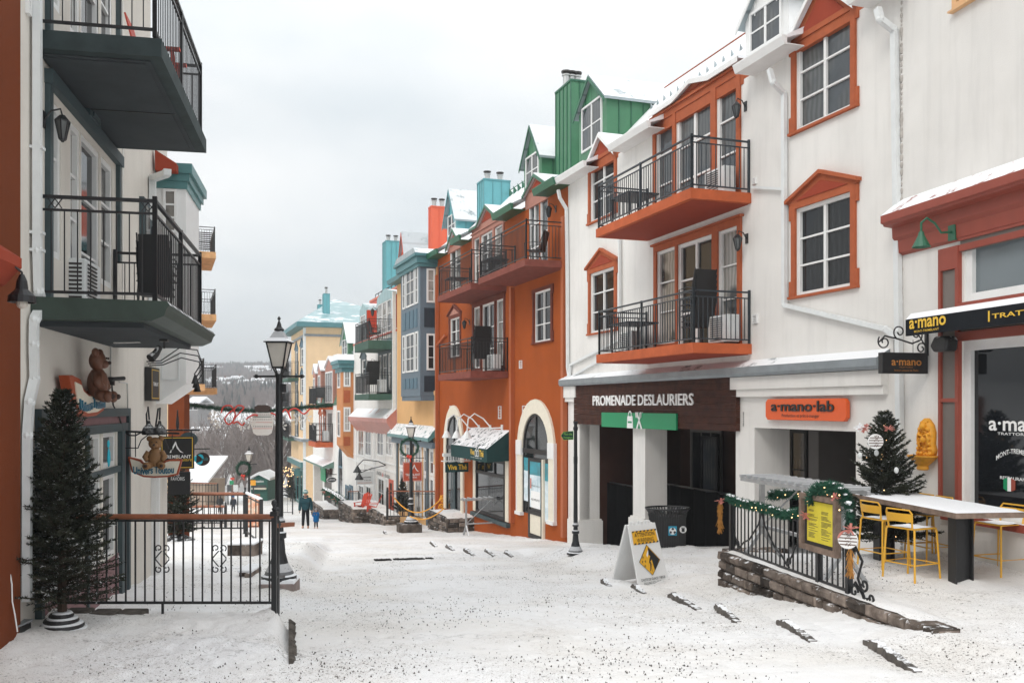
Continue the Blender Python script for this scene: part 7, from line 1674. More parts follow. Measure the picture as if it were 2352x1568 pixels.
MB().ring(mu[0], mu[1], mz[0], mz[1], .07, vM-.05, vM+.03).build('frame', 'wood_grey', t); MB().box(mu[0]+.07, mu[1]-.07, vM+.0, vM+.02, mz[0]+.07, mz[1]-.07).build('backing', 'dark_room', t)
p = (mu[0]+.15, mu[1]-.13, mz[0]+.12, mz[1]-.09); MB().box(p[0], p[1], vM-.008, vM-.002, p[2], p[3]).build('paper', 'yellow_paper', t)
b = MB(); r = random.Random(4)
for col in (0, 1):
    xa = p[0]+.04+col*(p[1]-p[0])*.5; z = p[3]-.12
    while z > p[2]+.05:
        if r.random() < .85: b.box(xa, xa+(p[1]-p[0])*.38*r.uniform(.5,1), vM-.0095, vM-.0085, z, z+.006)
        z -= .015 if r.random() < .8 else .03
addtext(b, 'a·mano', p[0]+.03, p[0]+.17, p[3]-.06, p[3]-.03, vM-.0095, .03); b.build('print', 'black', t)
snowcap('snow', [((mu[0]+.1+i*.1, -.12), (mu[0]+.1+i*.1, -.08)) for i in range(8)], lambda x, y: mz[0]+.07, None, .02) if 0 else None
gpt = [FT.w(FT.u(x, -.12), -.12, FT.z(x, y, -.12)) for x, y in ((1862,1150),(1872,1128),(1893,1119),(1920,1122),(1938,1138),(1948,1165),(1953,1195),(1956,1212))]
garland('garland', gpt, .085, 8, 'green garland with snow arching over the yellow menu board', n=3600, needle=.065, lights=16)
gpt = [at(1768, 1138, 14.2), at(1800, 1134, 13.9), at(1835, 1133, 13.6), at(1870, 1135, 13.2)]
garland('garland', gpt, .075, 9, 'green snowy garland on the rear rail behind the menu board', n=1700, needle=.065, lights=6)
bow(FT.w(FT.u(1921, -.2), -.22, FT.z(1921, 1141, -.2)), .075, 'salmon flower on the garland above the menu board', 'coral_metal' if 0 else 'pink_ribbon', 5, 'silk_flower'); bow(FT.w(FT.u(1851, -.15), -.15, FT.z(1851, 1182, -.15)), .09, 'pink ribbon cluster left of the menu board', seed=6)
P = FT.w(FT.u(1956, -.15), -.2, FT.z(1956, 1240, -.2)); ornament(P, .115, 'pink and white striped disc hanging at the end of the terrace railing', 'bauble', FT.rot+.9, pink=True); bow((P[0]+.02, P[1]-.03, P[2]+.13), .11, 'pink bow above the striped disc at the railing end', seed=7)
def straw(P, L_, label, seed, n=90):
    r = random.Random(seed); t = empty('dried_grass', P, 0, label, 'decoration'); b = MB()
    for i in range(n): a = r.uniform(0, 6.28); q = r.uniform(0, .06); z0_ = -L_*r.random()*.8; b.bar((q*.4*cos(a), q*.4*sin(a), z0_), (q*cos(a)+r.uniform(-.02,.02), q*sin(a), z0_-L_*.22), .006)
    b.build('stalks', 'straw', t); return t
straw((P[0]+.03, P[1], P[2]-.10), .38, 'rust coloured dried grass hanging under the striped disc', 1)
P = FT.w(-.05, -.1, FT.z(1660, 1145)); straw((P[0]-.06, P[1], P[2]), .55, 'orange dried grass tassel hanging from the far end of the terrace railing', 2, 120); bow((P[0]-.05, P[1]-.02, P[2]+.0), .10, 'pale pink ribbon at the far end of the terrace railing', seed=9)
# ---------------------------------------------------------------- ski racks
def ski_rack(P, L_, H, rot, label, n=11, wide=.0):
    t = empty('ski_rack', P, rot, label, 'ski rack', 'grey metal ski racks'); b = MB()
    for y in (-.16-wide, .16+wide): b.bar((-L_/2, y, H), (L_/2, y, H), .05, .06)
    for i in range(n): x = -L_/2+L_*(i+.5)/n; b.bar((x, -.24-wide, H+.055), (x, .24+wide, H+.055), .05, .045)
    b.build('top_grid', 'aluminium', t)
    for s in (-1, 1):
        b = MB(); x = s*L_*.42; b.bar((x, 0, H), (x, 0, .42), .07); b.bar((x, 0, .45), (x, -.34, 0), .055); b.bar((x, 0, .45), (x, .34, 0), .055); b.build('leg', 'aluminium', t)
    b = MB(); b.bar((-L_*.42, 0, .5), (L_*.42, 0, .5), .05); b.bar((-L_*.42, 0, .5), (0, 0, H-.05), .02); b.bar((L_*.42, 0, .5), (0, 0, H-.05), .02); b.build('brace', 'aluminium', t); return t
A_ = gp(1067, 1229); B_ = A_+Vector((120/FO*A_.y, .8, 0)); m = (A_+B_)/2; m.z = gz(m.x, m.y)-.02; ski_rack(m, (B_-A_).length*1.12, (1222-1138)/FO*m.y, atan2(B_.y-A_.y, B_.x-A_.x), 'grey metal ski rack standing on the snow before the green awning')
A_ = Vector((X(1745, 14.6), 14.6, -.75)); B_ = Vector((X(1945, 12.3), 12.3, -.75)); m = (A_+B_)/2; ski_rack(m, (B_-A_).length*1.12, 1.24, atan2(B_.y-A_.y, B_.x-A_.x), 'grey metal ski rack behind the terrace railing and menu board', n=13, wide=.08)
# ---------------------------------------------------------------- table and stools
c = Vector((6.14, 13.35, -.75)); t = empty('bar_table', c, atan2(.985, -.13)-pi/2, 'long high table with snow covered rough wooden top on the terrace', 'table')
b = MB(); n = 24; r = random.Random(6)
for s in range(1): 
    prof = []
    for i in range(n+1): prof.append((-.52+.015*noise.noise((i*.4, 0, 0)), -1.35+2.7*i/n))
    for i in range(n+1): prof.append((.52+.015*noise.noise((i*.4, 5, 0)), 1.35-2.7*i/n))
b.v = [(x, y, .93) for x, y in prof]+[(x*1.0, y, 1.0) for x, y in prof]; N_ = len(prof); b.f = [tuple(range(N_)), tuple(range(2*N_-1, N_-1, -1))]+[(i, i+N_, (i+1) % N_+N_, (i+1) % N_) for i in range(N_)]
b.build('tabletop', 'wood_grey', t)
b = MB(); nn = 14; vs = []
for j in range(27):
    for i in range(nn+1):
        x = -.50+1.0*i/nn; y = -1.33+2.66*j/26; e = 0 if i in (0, nn) or j in (0, 26) else .022+.012*noise.noise((x*5, y*3, 1)); vs.append((x, y, 1.002+e))
b.add(vs, [(j*(nn+1)+i, j*(nn+1)+i+1, (j+1)*(nn+1)+i+1, (j+1)*(nn+1)+i) for j in range(26) for i in range(nn)]); b.build('snow', 'snow_clump', t, smooth=True)
for y in (-.95, 1.0): MB().box(-.29, -.07, y-.02, y+.02, 0, .93).box(-.31, -.29, y-.09, y+.09, 0, .93).box(-.07, -.05, y-.09, y+.09, 0, .93).build('leg', 'black', t)
def stool():
    t = empty('bar_stool', (0,0,0), 0, '', 'stool', 'yellow metal bar stools round the high table'); sh = .74; b = MB()
    nn = 8; vs = []
    for j in range(nn+1):
        for i in range(nn+1): x = -.20+.40*i/nn; y = -.19+.38*j/nn; vs.append((x, y, sh-.012*(1-(x/.2)**2)*(1-(y/.19)**2)+0))
    b.add(vs, [(j*(nn+1)+i, j*(nn+1)+i+1, (j+1)*(nn+1)+i+1, (j+1)*(nn+1)+i) for j in range(nn) for i in range(nn)]); b.tube([(-.2,-.19,sh),(.2,-.19,sh),(.2,.19,sh),(-.2,.19,sh),(-.2,-.19,sh)], .012, 6); b.build('seat', 'yellow_metal', t)
    b = MB(); b.add([(x*.92, y*.92, z+.014+.008*noise.noise((x*9, y*9, 2))) for x, y, z in vs], [(j*(nn+1)+i, j*(nn+1)+i+1, (j+1)*(nn+1)+i+1, (j+1)*(nn+1)+i) for j in range(nn) for i in range(nn)]); b.build('snow', 'snow_clump', t, smooth=True)
    for sx in (-1, 1):
        for sy in (-1, 1):
            MB().tube([(sx*.19, sy*.18, sh), (sx*.205, sy*.195, sh-.03), (sx*.235, sy*.225, 0)], .0125, 7).build('leg', 'yellow_metal', t)
    b = MB(); k = .235-.035*.3/.74; b.tube([(-.222,-.212,.24),(.222,-.212,.24),(.222,.212,.24),(-.222,.212,.24),(-.222,-.212,.24)], .010, 6); b.build('footrest', 'yellow_metal', t)
    b = MB(); b.tube([(-.17, .19, sh), (-.185, .215, sh+.22), (-.165, .235, sh+.27), (.165, .235, sh+.27), (.185, .215, sh+.22), (.17, .19, sh)], .012, 7)
    vs = []
    for i in range(9): x = -.18+.36*i/8; yy = .215+.03*(1-(x/.18)**2); vs += [(x, yy, sh+.10), (x, yy+.008, sh+.22)]
    b.add(vs, [(2*i, 2*i+2, 2*i+3, 2*i+1) for i in range(8)]); b.build('backrest', 'yellow_metal', t); return t
st0 = stool(); ra = atan2(.975, -.221)-pi/2
for i, (x, y, ro, lb) in enumerate(((X(2093, 12.75), 12.75, ra+pi/2+.25, 'yellow bar stool with snowy seat in front of the others, nearest the viewer'), (X(2030, 13.75), 13.75, ra+pi/2+.1, 'yellow bar stool with snowy seat at the left end of the high table'),
    (X(2135, 14.3), 14.3, ra-pi/2, 'yellow bar stool seen under the table, left of the black leg'), (X(2093, 14.75), 14.75, ra-pi/2, 'farthest yellow bar stool, tucked behind the table beside the fir'), (X(2296, 13.15), 13.15, ra-pi/2+.1, 'yellow bar stool right of the black table leg, by the window'))):
    o = st0 if i == 0 else copy_tree(st0); o.location = (x, y, -.75); o.rotation_euler = (0, 0, ro); o['label'] = lb; o.scale = (1.14, 1.14, .97)
# ---------------------------------------------------------------- A-frame sign and litter bin
Pf = gp(1472, 1340); ang = radians(-9); t = empty('warning_sign', (Pf.x, Pf.y+.15, Pf.z), ang, 'white folding A-frame warning sign for falling ice on the snow', 'sign')
k = Pf.y/FO; H = 136*k; w0, w1 = .37, .33
def leaf(sgn, name):
    b = MB(); yb, yt = sgn*.34, sgn*.03; th = .035
    v8 = [(-w0-.02, yb, 0), (w0+.02, yb, 0), (w1+.02, yt, H), (-w1-.02, yt, H)]; nrm = Vector((0, -H if sgn < 0 else H, 0.27)).normalized()*th*.5
    b.add([tuple(Vector(p)+nrm) for p in v8]+[tuple(Vector(p)-nrm) for p in v8], [(0,1,2,3),(7,6,5,4),(0,4,5,1),(1,5,6,2),(2,6,7,3),(3,7,4,0)] if sgn < 0 else [(3,2,1,0),(4,5,6,7),(1,5,4,0),(2,6,5,1),(3,7,6,2),(0,4,7,3)])
    for s in (-.6, .0, .55): b.box(w1*s-.04, w1*s+.04, sgn*.03-.02, sgn*.03+.02, H-.01, H+.05)
    return b.build(name, 'plastic_white', t, bevel=.008)
leaf(-1, 'front_panel'); leaf(1, 'rear_panel')
# the back leaf shows left of the front one: it opens towards the pillar
def onf(x, z, d=.024): q = z/H; return (x, -.34+(.31)*q-d, z)
def fpoly(b, pts, d): b.add([onf(x, z, d) for x, z in pts], [tuple(range(len(pts)))])
b = MB(); fpoly(b, [(-w0*.86, H*.68), (w0*.86, H*.68), (w1*.92, H*.90), (-w1*.92, H*.90)], .026); fpoly(b, [(0, H*.17), (w0*.72, H*.40), (0, H*.66), (-w0*.72, H*.40)], .027); b.build('yellow_print', nm('sign_yellow', (.80,.42,.02), .5), t)
b = MB(); D_ = [(0, H*.17), (w0*.72, H*.40), (0, H*.66), (-w0*.72, H*.40)]
def line(b, p, q, w_, d): 
    p = Vector(onf(*p, d)); q = Vector(onf(*q, d)); b.bar(p, q, w_, .002)
for a, c in zip(D_, D_[1:]+D_[:1]): line(b, a, c, .012, .029)
for i in range(7):
    x = -w0*.84+i*w0*.26
    for zz in (.68, .875): fpoly(b, [(x, H*zz), (x+w0*.13, H*zz), (x+w0*.19, H*(zz+.025)), (x+w0*.06, H*(zz+.025))], .0285)
fpoly(b, [(w0*.02, H*.44), (-w0*.10, H*.35), (w0*.15, H*.42), (w0*.22, H*.24), (w0*.68, H*.40), (w0*.05, H*.62), (w0*.0, H*.50), (w0*.1, H*.47)], .029)
line(b, (-w0*.02, H*.30), (w0*.02, H*.38), .03, .03); line(b, (-w0*.02, H*.31), (-w0*.10, H*.24), .018, .03); line(b, (-w0*.0, H*.31), (w0*.06, H*.23), .018, .03); line(b, (w0*.0, H*.36), (w0*.12, H*.33), .012, .03)
for (x, z) in ((-.42, .47), (-.50, .40), (-.30, .40), (-.38, .33)):
    for a in range(3): c_, s_ = cos(a*1.05)*w0*.07, sin(a*1.05)*w0*.07; line(b, (w0*x-c_, H*z-s_), (w0*x+c_, H*z+s_), .006, .029)
def ftext(b, s, x0_, x1_, z0_, z1_, bold, d=.029):
    vs, fs = text_geo(s, bold); b.add([onf(x0_+(x1_-x0_)*a, z0_+(z1_-z0_)*c, d) for a, c in vs], fs)
ftext(b, 'ATTENTION', -w1*.78, w1*.78, H*.80, H*.865, .035); ftext(b, 'WARNING', -w1*.66, w1*.66, H*.71, H*.78, .005); ftext(b, 'CHUTE DE GLACE / NEIGE', -w0*.84, w0*.84, H*.095, H*.135, .02); ftext(b, 'FALLING ICE / SNOW', -w0*.68, w0*.68, H*.035, H*.075, .005); b.build('black_print', 'black', t)
b = MB(); fpoly(b, [(-w0*.12, H*.46), (w0*.02, H*.52), (w0*.12, H*.60), (-w0*.02, H*.56), (-w0*.16, H*.50)], .0285); b.build('white_print', 'white_paint', t)
t2 = t; t2.rotation_euler = (0, 0, radians(38)); t2.location = (Pf.x-.0, Pf.y+.12, Pf.z)
Yb = 22.6; P = Vector((X(1533, Yb), Yb, gz(X(1533, Yb), Yb))); zz = Z(1252, Yb); P.z = zz; t = empty('litter_bin', P, 0, 'black slatted litter bin with a recycling badge in front of the arcade', 'bin'); H = (1252-1166)/FO*Yb; R_ = 44/FO*Yb
b = MB()
for i in range(44):
    a = 2*pi*i/44; p = [(R_*.90, 0), (R_*.92, H*.75), (R_*.98, H*.86), (R_*1.14, H)]
    for (r0_, z0_), (r1_, z1_) in zip(p, p[1:]): b.bar((r0_*cos(a), r0_*sin(a)*.8, z0_), (r1_*cos(a), r1_*sin(a)*.8, z1_), .045, .012)
b.build('slats', 'plastic_black', t); b = MB(); b.lathe([(R_*.8, .02), (R_*.82, H*.8)], (0,0,0), 20, sy=.8); b.build('liner', 'black', t)
b = MB(); b.tube([(R_*1.14*cos(a), R_*.91*sin(a), H) for a in [2*pi*i/28 for i in range(29)]], .022, 6); b.lathe([(R_*.95, H*.02), (R_*.95, H*.05)], (0,0,0), 24, sy=.8); b.build('rim', 'iron', t)
k = Yb/FO; yb = -R_*.78
MB().box(-4*k, 15*k, yb-.03, yb-.02, 28*k, 49*k).build('recycling_badge', 'swirl' if 0 else nm('badge_blue', (.02,.30,.46), .5), t)
b = MB(); b.prism([(5.5*k+8*k*cos(i*.4), 38*k+8*k*sin(i*.4)) for i in range(16)], yb-.036, yb-.031); b.prism([(29.5*k+8*k*cos(i*.4), 41*k+8*k*sin(i*.4)) for i in range(16)], yb+.0, yb+.005); b.build('badge_disc', 'white_paint', t)
b = MB()
for i in range(3):
    a = pi/2+i*2.094; p = [(5.5*k+5.2*k*cos(a+j*.35-.5), yb-.039, 38*k+5.2*k*sin(a+j*.35-.5)) for j in range(4)]; b.tube(p, [.022, .022, .030, .004], 4)
b.box(26.2*k, 32.8*k, yb-.006, yb-.001, 36*k, 44*k).box(25.2*k, 33.8*k, yb-.006, yb-.001, 44.6*k, 46*k); b.build('badge_symbols', 'black', t)
# ---------------------------------------------------------------- steps, drain, terraces
def stone_step(x0_, y0_, x1_, y1_, label, h=.10, th=.07, Yf=None):
    a = gp(x0_, y0_); c = gp(x1_, y1_); L_ = (c-a).length; t = empty('stone_step', (a.x, a.y, a.z), atan2(c.y-a.y, c.x-a.x), label, 'step', 'stone step edges showing through the snow'); r = random.Random(int(x0_)); b = MB(); n = max(5, int(L_/.07)); sl = (c.z-a.z)/L_
    vs = []
    for i in range(n+1):
        q = i/n; e = h*(1-.8*q)*(.75+.5*r.random())*min(1, q*4+.35); x = L_*q+r.uniform(-.015,.015); z = sl*L_*q
        vs += [(x, -.03+r.uniform(-.015,.015), z-.1), (x, -.01+r.uniform(-.02,.02), z+e), (x, th, z+e+.004), (x, th, z-.1)]
    b.add(vs, [(4*i+j, 4*(i+1)+j, 4*(i+1)+(j+1) % 4, 4*i+(j+1) % 4) for i in range(n) for j in range(4)]+[(0,1,2,3), (4*n+3,4*n+2,4*n+1,4*n)]); b.build('stone', 'step_stone', t)
    b = MB(); vs2 = []; m = 7
    for i in range(-3, n+4):
        ii = max(0, min(n, i)); p = vs[4*ii+1]; fade = sst((i+3)/4)*sst((n+3-i)/4); x = p[0]+(i-ii)*.07
        base = sl*x-.012
        for k in range(m): q = k/(m-1); e = (p[2]-sl*p[0]+.012)*(1-sst(q))*fade*(.85+.3*r.random()*(k > 0)); vs2.append((x, p[1]+.015+q*.8, base+e-.03*(q == 1)))
    M_ = n+7; b.add(vs2, [(m*i+j, m*(i+1)+j, m*(i+1)+j+1, m*i+j+1) for i in range(M_-1) for j in range(m-1)]); b.build('snow', 'snow_ground', t, smooth=True); return t
for s in ((1988,1478,2100,1545,'near the bottom right corner, longest of them'),(1788,1432,1862,1475,'right of centre, below the terrace wall'),(1640,1397,1690,1430,'left of the terrace wall corner'),(1535,1370,1600,1400,'below and right of the A-frame sign'),
          (1451,1350,1475,1364,'just under the A-frame sign'),(1381,1338,1397,1348,'left of the A-frame sign'),(1158,1272,1174,1280,'right of the drain, nearest the orange arch'),(1113,1268,1132,1277,'second from right below the ski rack'),(1063,1264,1086,1276,'below the left leg of the ski rack'),(1023,1256,1040,1265,'right of the drain, farthest left'),
          (988,1248,1000,1256,'left of the row right of the drain'),(880,1222,886,1227,'tiny, up the street left of the wreathed lamp')): stone_step(*s[:4], 'stone step edge '+s[4], h=.10 if s[0] > 1400 else .12)
for (x, y, w_, h, lb) in ((557,1262,66,26,'wide low stone block with snow behind the near railing'),(568,1316,34,10,'small stone block on the left pavement')):
    P = gp(x, y+h/2); k = P.y/FO; t = empty('stone_block', P, 0, lb, 'stone block'); b = MB()
    for i in range(2): b.box((-.5+i*.5)*w_*k+.01, (i*.5)*w_*k-.01, -.1-.12*i, .5, -.15, h*k*(1-.0*i))
    b.build('stone', 'stone', t, bevel=.015); MB().box(-.5*w_*k, .5*w_*k, -.18, .55, h*k, h*k+.05).build('snow', 'snow_clump', t, bevel=.02)
A_ = gp(861, 1288); B_ = gp(995, 1284); t = empty('drain_grate', A_, atan2(B_.y-A_.y, B_.x-A_.x), 'narrow dark drain grate across the snowy street', 'drain', None); L_ = (B_-A_).length; b = MB(); n = int(L_/.06); r = random.Random(3)
for i in range(n):
    if abs(i/n-.27) < .012 or abs(i/n-.84) < .012: continue
    z = (B_.z-A_.z)*i/n+.030; x = L_*i/n; b.box(x, x+.04, -.10+r.uniform(-.03,.03), .10+r.uniform(-.03,.03), z-.02, z+.012)
b.build('bars', 'drain', t)
def terrace(x0_, x1_, yb0, yb1, ht, dep, label, seed, cap=True, Yd=None):
    "raised stone edged bed: front foot runs between two pixels of the ground"
    a = gp(x0_, yb0); c = at(x1_, yb1, a.y+(x1_-x0_)/FO*a.y*.36); c.z = gz(c.x, c.y); n = Vector((-.343, .939)); h = ht/FO*a.y; top = max(a.z, c.z)+h
    t = empty('stone_planter', (a.x, a.y, a.z-.2), 0, label, 'planter', 'stone edged snowy planters', (a.x, a.y, a.z-.2)); b = MB(); A2, C2 = a.to_2d(), c.to_2d(); D2 = A2+n*dep; E2 = C2+n*dep
    blockwall(b, A2, C2, lambda q: min(a.z, c.z)-.2, lambda q: top, .3, seed, .2, .45); blockwall(b, D2, A2, lambda q: min(a.z, c.z)-.3, lambda q: top, .3, seed+1, .2, .45); blockwall(b, C2, E2, lambda q: min(a.z, c.z)-.3, lambda q: top, .3, seed+2, .2, .45); b.build('stones', 'stone', t)
    snowcap('snow', [(tuple(A2.lerp(C2, i/8)), tuple(D2.lerp(E2, i/8))) for i in range(9)], lambda x, y: top-.03, t, .12, seed); return t, top
terrace(812, 892, 1201, 1196, 32, 5, 'low stone walled snowy bed left of the wreathed lamp', 40)
terrace(884, 918, 1206, 1200, 22, 4, 'narrow stone walled bed with railing, beside the wreathed lamp', 44)
terrace(744, 778, 1192, 1188, 22, 6, 'far stone walled bed under the garlanded railing', 48)
terrace(1028, 1100, 1222, 1220, 32, 3.2, 'stone walled bed behind the front ski rack', 52)
def raised(x0_, x1_, ytop, Yd, d2, mat='snow_clump', label='', name='snowy_terrace'):
    pass
def rail2(pts, zt, zb, label, Yk, wood='wood_warm', gap=.2, posts=True, mat='iron'):
    P = pts[0]; t = empty('railing', P, 0, label, 'railing', None, P); b = MB(); b2 = MB()
    for a, c in zip(pts, pts[1:]):
        a, c = Vector(a), Vector(c); b.bar(a, c, .07, .06); dz = Vector((0,0,zt-zb)); b2.bar(a-dz, c-dz, .04); n = max(2, int((c-a).length/gap))
        b2.bar(a-dz*.1, c-dz*.1, .03)
        for i in range(n+1): q = a.lerp(c, i/n); w_ = .012 if 0 < i < n else .04; b2.box(q.x-w_, q.x+w_, q.y-w_, q.y+w_, q.z-(zt-zb)-(.15 if w_ > .02 else 0), q.z)
    b.build('handrail', wood, t); b2.build('ironwork', mat, t); return t
rail2([at(890,1195,40.5)+Vector((0,0,1.45)), at(889,1127,46), at(1011,1128,44.5)], 0, -1.25, 'railing with brown handrail round the teal awning shop', 45)
g_ = [at(746,1127,68), at(770,1140,63), at(795,1158,58)]; rail2(g_, 0, -1.5, 'black railing hung with red bows and a garland down the right side', 60, gap=.28)
garland('garland', g_, .28, 21, 'far garland with pink and white bows on the sloping railing', n=1500, needle=.22)
for i, q in enumerate((.1, .35, .6, .85)): p = g_[0].lerp(g_[2], q); bow((p.x, p.y-.3, p.z), .3, 'red and white bow number'.replace(' number', '')+' on the far garlanded railing, '+('highest', 'second from the left', 'third from the left', 'lowest')[i], 'pink_ribbon', 30+i)
rail2([at(800,1128,60), at(824,1128,59)], 0, -1.3, 'short dark railing before the arched far window', 60)
railing((X(365, 27), 27), (X(566, 27), 27), Z(1131, 27), Z(1212, 27), Z(1225, 27), 'second iron railing with brown handrail further down the left pavement', posts=(.985,), gap=.17, thick=1.5, scr=(.35,))
rail2([at(566,1131,27), at(600,1146,23.8)], 0, -1.15, 'snow topped railing return leading towards the near lamp', 25, wood='snow_clump', gap=1.1)
railing((X(420, 40), 40), (X(518, 40), 40), Z(1161, 40), Z(1200, 40), Z(1212, 40), 'third iron railing far down the left pavement', posts=(1,), gap=.25, thick=1.8)
rail2([at(430,1108,60), at(500,1110,60)], 0, -1.2, 'brown topped railing before the white roofed pavilion', 60)
rail2([at(648,1128,70), at(672,1128,70)], 0, -1.6, 'thin grey railing at the foot of the tower', 70, wood='iron', gap=.4)
# ice cream board
P = Vector((X(580, 33), 33, Z(1210, 33))); t = empty('sandwich_board', P, .1, 'orange and white food poster board leaning at the left railing', 'sign'); k = 33/FO
MB().ring(-17*k, 17*k, 0, 76*k, .06, -.06, 0).build('frame', 'wood_warm', t); MB().box(-15*k, 15*k, -.04, -.01, 3*k, 73*k).build('poster', 'cardboard_orange', t); MB().box(-9*k, 9*k, -.05, -.041, 12*k, 22*k).build('cup_picture', 'poster_red', t)
# rope barrier and snowflake posts
P = gp(1017, 1212); t = empty('barrier_post', P, 0, 'thin red post with yellow snowflake ornaments beside the orange building', 'post'); k = P.y/FO; MB().bar((0,0,0), (0,0,112*k), .05).build('post', 'poster_red', t)
for (x, z) in ((1, 68), (-2, 48)):
    b = MB()
    for a in range(3): c_, s_ = cos(a*1.05+.2)*10*k, sin(a*1.05+.2)*10*k; b.bar((x*k-c_, -.05, z*k-s_), (x*k+c_, -.05, z*k+s_), .05, .03)
    b.tube([(x*k+7*k*cos(i*.63), -.05, z*k+7*k*sin(i*.63)) for i in range(11)], .03, 4); b.build('snowflake', 'amber', t)
def rope(a, c, sag, label, mat='amber', r_=.025):
    t = empty('rope', a, 0, label, 'rope', 'yellow ropes by the wreathed lamp', a); pts = []
    for i in range(13): q = i/12; p = Vector(a).lerp(Vector(c), q); p.z -= sag*4*q*(1-q); pts.append(p)
    MB().tube(pts, r_, 5).build('rope', mat, t)
rope(at(905,1142,39.5), at(1015,1142,36), .62, 'upper yellow rope looping behind the lamp to the red post'); rope(at(942,1185,38), at(1018,1168,35), .25, 'lower yellow rope from the lamp foot to the snowflake post')
# red deck chairs
def deck_chair(P, rot, label, s=1.25):
    t = empty('deck_chair', P, rot, label, 'chair', 'red wooden deck chairs'); b = MB()
    for i in range(5): b.bar((-.24+i*.12, .25, .25), ((-.24+i*.12)*1.1, .62, 1.0+.05*(2-abs(i-2))), .10, .025)
    b.v = [(x*s, y*s, z*s) for x, y, z in b.v]; b.build('backrest', 'bear_red', t); b = MB().side([(-.3, .38), (.3, .24), (.3, .27), (-.3, .41)], -.27, .27); b.v = [(x*s, y*s, z*s) for x, y, z in b.v]; b.build('seat', 'bear_red', t)
    for sx in (-1, 1):
        b = MB(); b.box(sx*.33-.06, sx*.33+.06, -.35, .4, .52, .545); b.v = [(x*s, y*s, z*s) for x, y, z in b.v]; b.build('armrest', 'bear_red', t); b = MB(); b.bar((sx*.3, -.3, 0), (sx*.3, -.3, .52), .06); b.bar((sx*.3, -.3, .3), (sx*.3, .55, .05), .05, .1); b.v = [(x*s, y*s, z*s) for x, y, z in b.v]; b.build('leg', 'bear_red', t)
deck_chair(at(831, 1174, 52), -.5, 'bigger red slatted deck chair before the white panelled shop', .95); deck_chair(at(855, 1174, 51), -1.5, 'red deck chair turned sideways, right of the bigger one', .85)
# left bric-a-brac
P = Vector((X(18, 9.3), 9.3, -.75)); t = empty('storage_box', P, 0, 'low dark plastic box with snowy lid in the bottom left corner', 'box'); MB().box(-.25, .14, -.22, .2, 0, .17).build('box', 'plastic_black', t, bevel=.02); MB().box(-.26, .15, -.23, .21, .17, .19).build('lid', 'cloth_grey', t)
t = empty('power_cable', (X(20, 9.2), 9.2, -.7), 0, 'thin white cable hanging down at the bottom left corner', 'cable', None); o = t
b = MB(); b.tube([Vector(at(x, y, 9.0))-Vector((X(20, 9.2), 9.2, -.7)) for x, y in ((-8,1180),(4,1230),(18,1290),(27,1340),(28,1380),(34,1410),(40,1450))], .007, 6); b.build('cable', 'white_paint', t)
P = Vector((X(62, 10.2), 10.2, -.76)); t = empty('floor_grate', P, .1, 'dark metal floor grate half under snow by the near fir', 'grate'); b = MB()
for i in range(9): b.box(-.22+i*.055, -.19+i*.055, -.2, .2, .0, .04)
b.build('bars', 'iron', t); 
t = empty('stone_ledge', (X(190, 10.4), 10.5, -.78), .03, 'flat brown stone slabs at the foot of the toy shop front', 'slab')
r = random.Random(8)
for i in range(4): MB().box(-.55+i*.31, -.26+i*.31, -.12+r.uniform(-.03,.03), .12, 0, .09+r.uniform(-.01,.02)).build('slab', 'stone_bare', t, bevel=.02)
# ---------------------------------------------------------------- people
P = gp(702, 1213); person(P, (1213-1127)/FO*P.y, .08, 'man in a dark teal padded jacket and striped knit hat walking with a small child')
P = gp(726, 1213); person(P, (1213-1168)/FO*P.y, -.1, 'small child in a long bright blue coat with fur hood and raised hands', pose='face', coat='coat_blue', hat='cloth_grey', child=True, coat_z=.30)
for (x, y, h, c, lb) in ((536,1177,38,'coat_dark','distant woman in a dark coat and red scarf walking down the left side'),(505,1178,42,'black','distant person in black behind the left railings')):
    P = gp(x, y); p = person(P, h/FO*P.y, pi if x < 520 else .3, lb, coat=c, hat='coat_blue' if x > 520 else 'black', detail=False, coat_z=.36)
# ================================================================ foot of the street and the valley
for i, (x, y, top, sp, lb) in enumerate(((540,1128,985,.55,'big bare tree left of the distant lamp, widest crown'),(498,1118,960,.5,'bare tree left of the big one, above the white pavilion'),(585,1112,955,.5,'bare tree behind the green kiosk'),(622,1120,945,.5,'bare tree directly left of the near lamp pole'),
    (645,1128,955,.5,'bare tree between the lamp pole and the tower'),(664,1120,990,.5,'bare tree touching the peach tower'),(470,1110,975,.5,'bare tree partly behind the hanging oval sign'),(603,1095,1000,.45,'smaller bare tree behind the lamp arm'))):
    bare_tree(x, y, top, 60+i, lb, sp)
b = MB(); r = random.Random(77)
for i in range(190):
    Y = r.uniform(112, 165); x = r.uniform(425, 690); Xw = (x-CX)/FO*Y; z = gzh(Xw, Y); h = r.uniform(5, 9)*(1 if r.random() < .7 else .6)
    for j in range(16):
        a = r.uniform(-.5, .5)*h*.55; c = r.uniform(-.2, .2)*h; zs_ = z+h*r.uniform(0, .45); hh = h*r.uniform(.65, 1)-abs(a)*.5
        b.add([(Xw-.07, Y, zs_), (Xw+.07, Y, zs_), (Xw+a+.03, Y+c, z+hh), (Xw+a-.03, Y+c, z+hh)], [(0,1,2,3)])
tag(b.build('bare_wood', 'bark_mid'), 'bare grove of thin trees filling the valley between street foot and hill', None, kind='stuff')
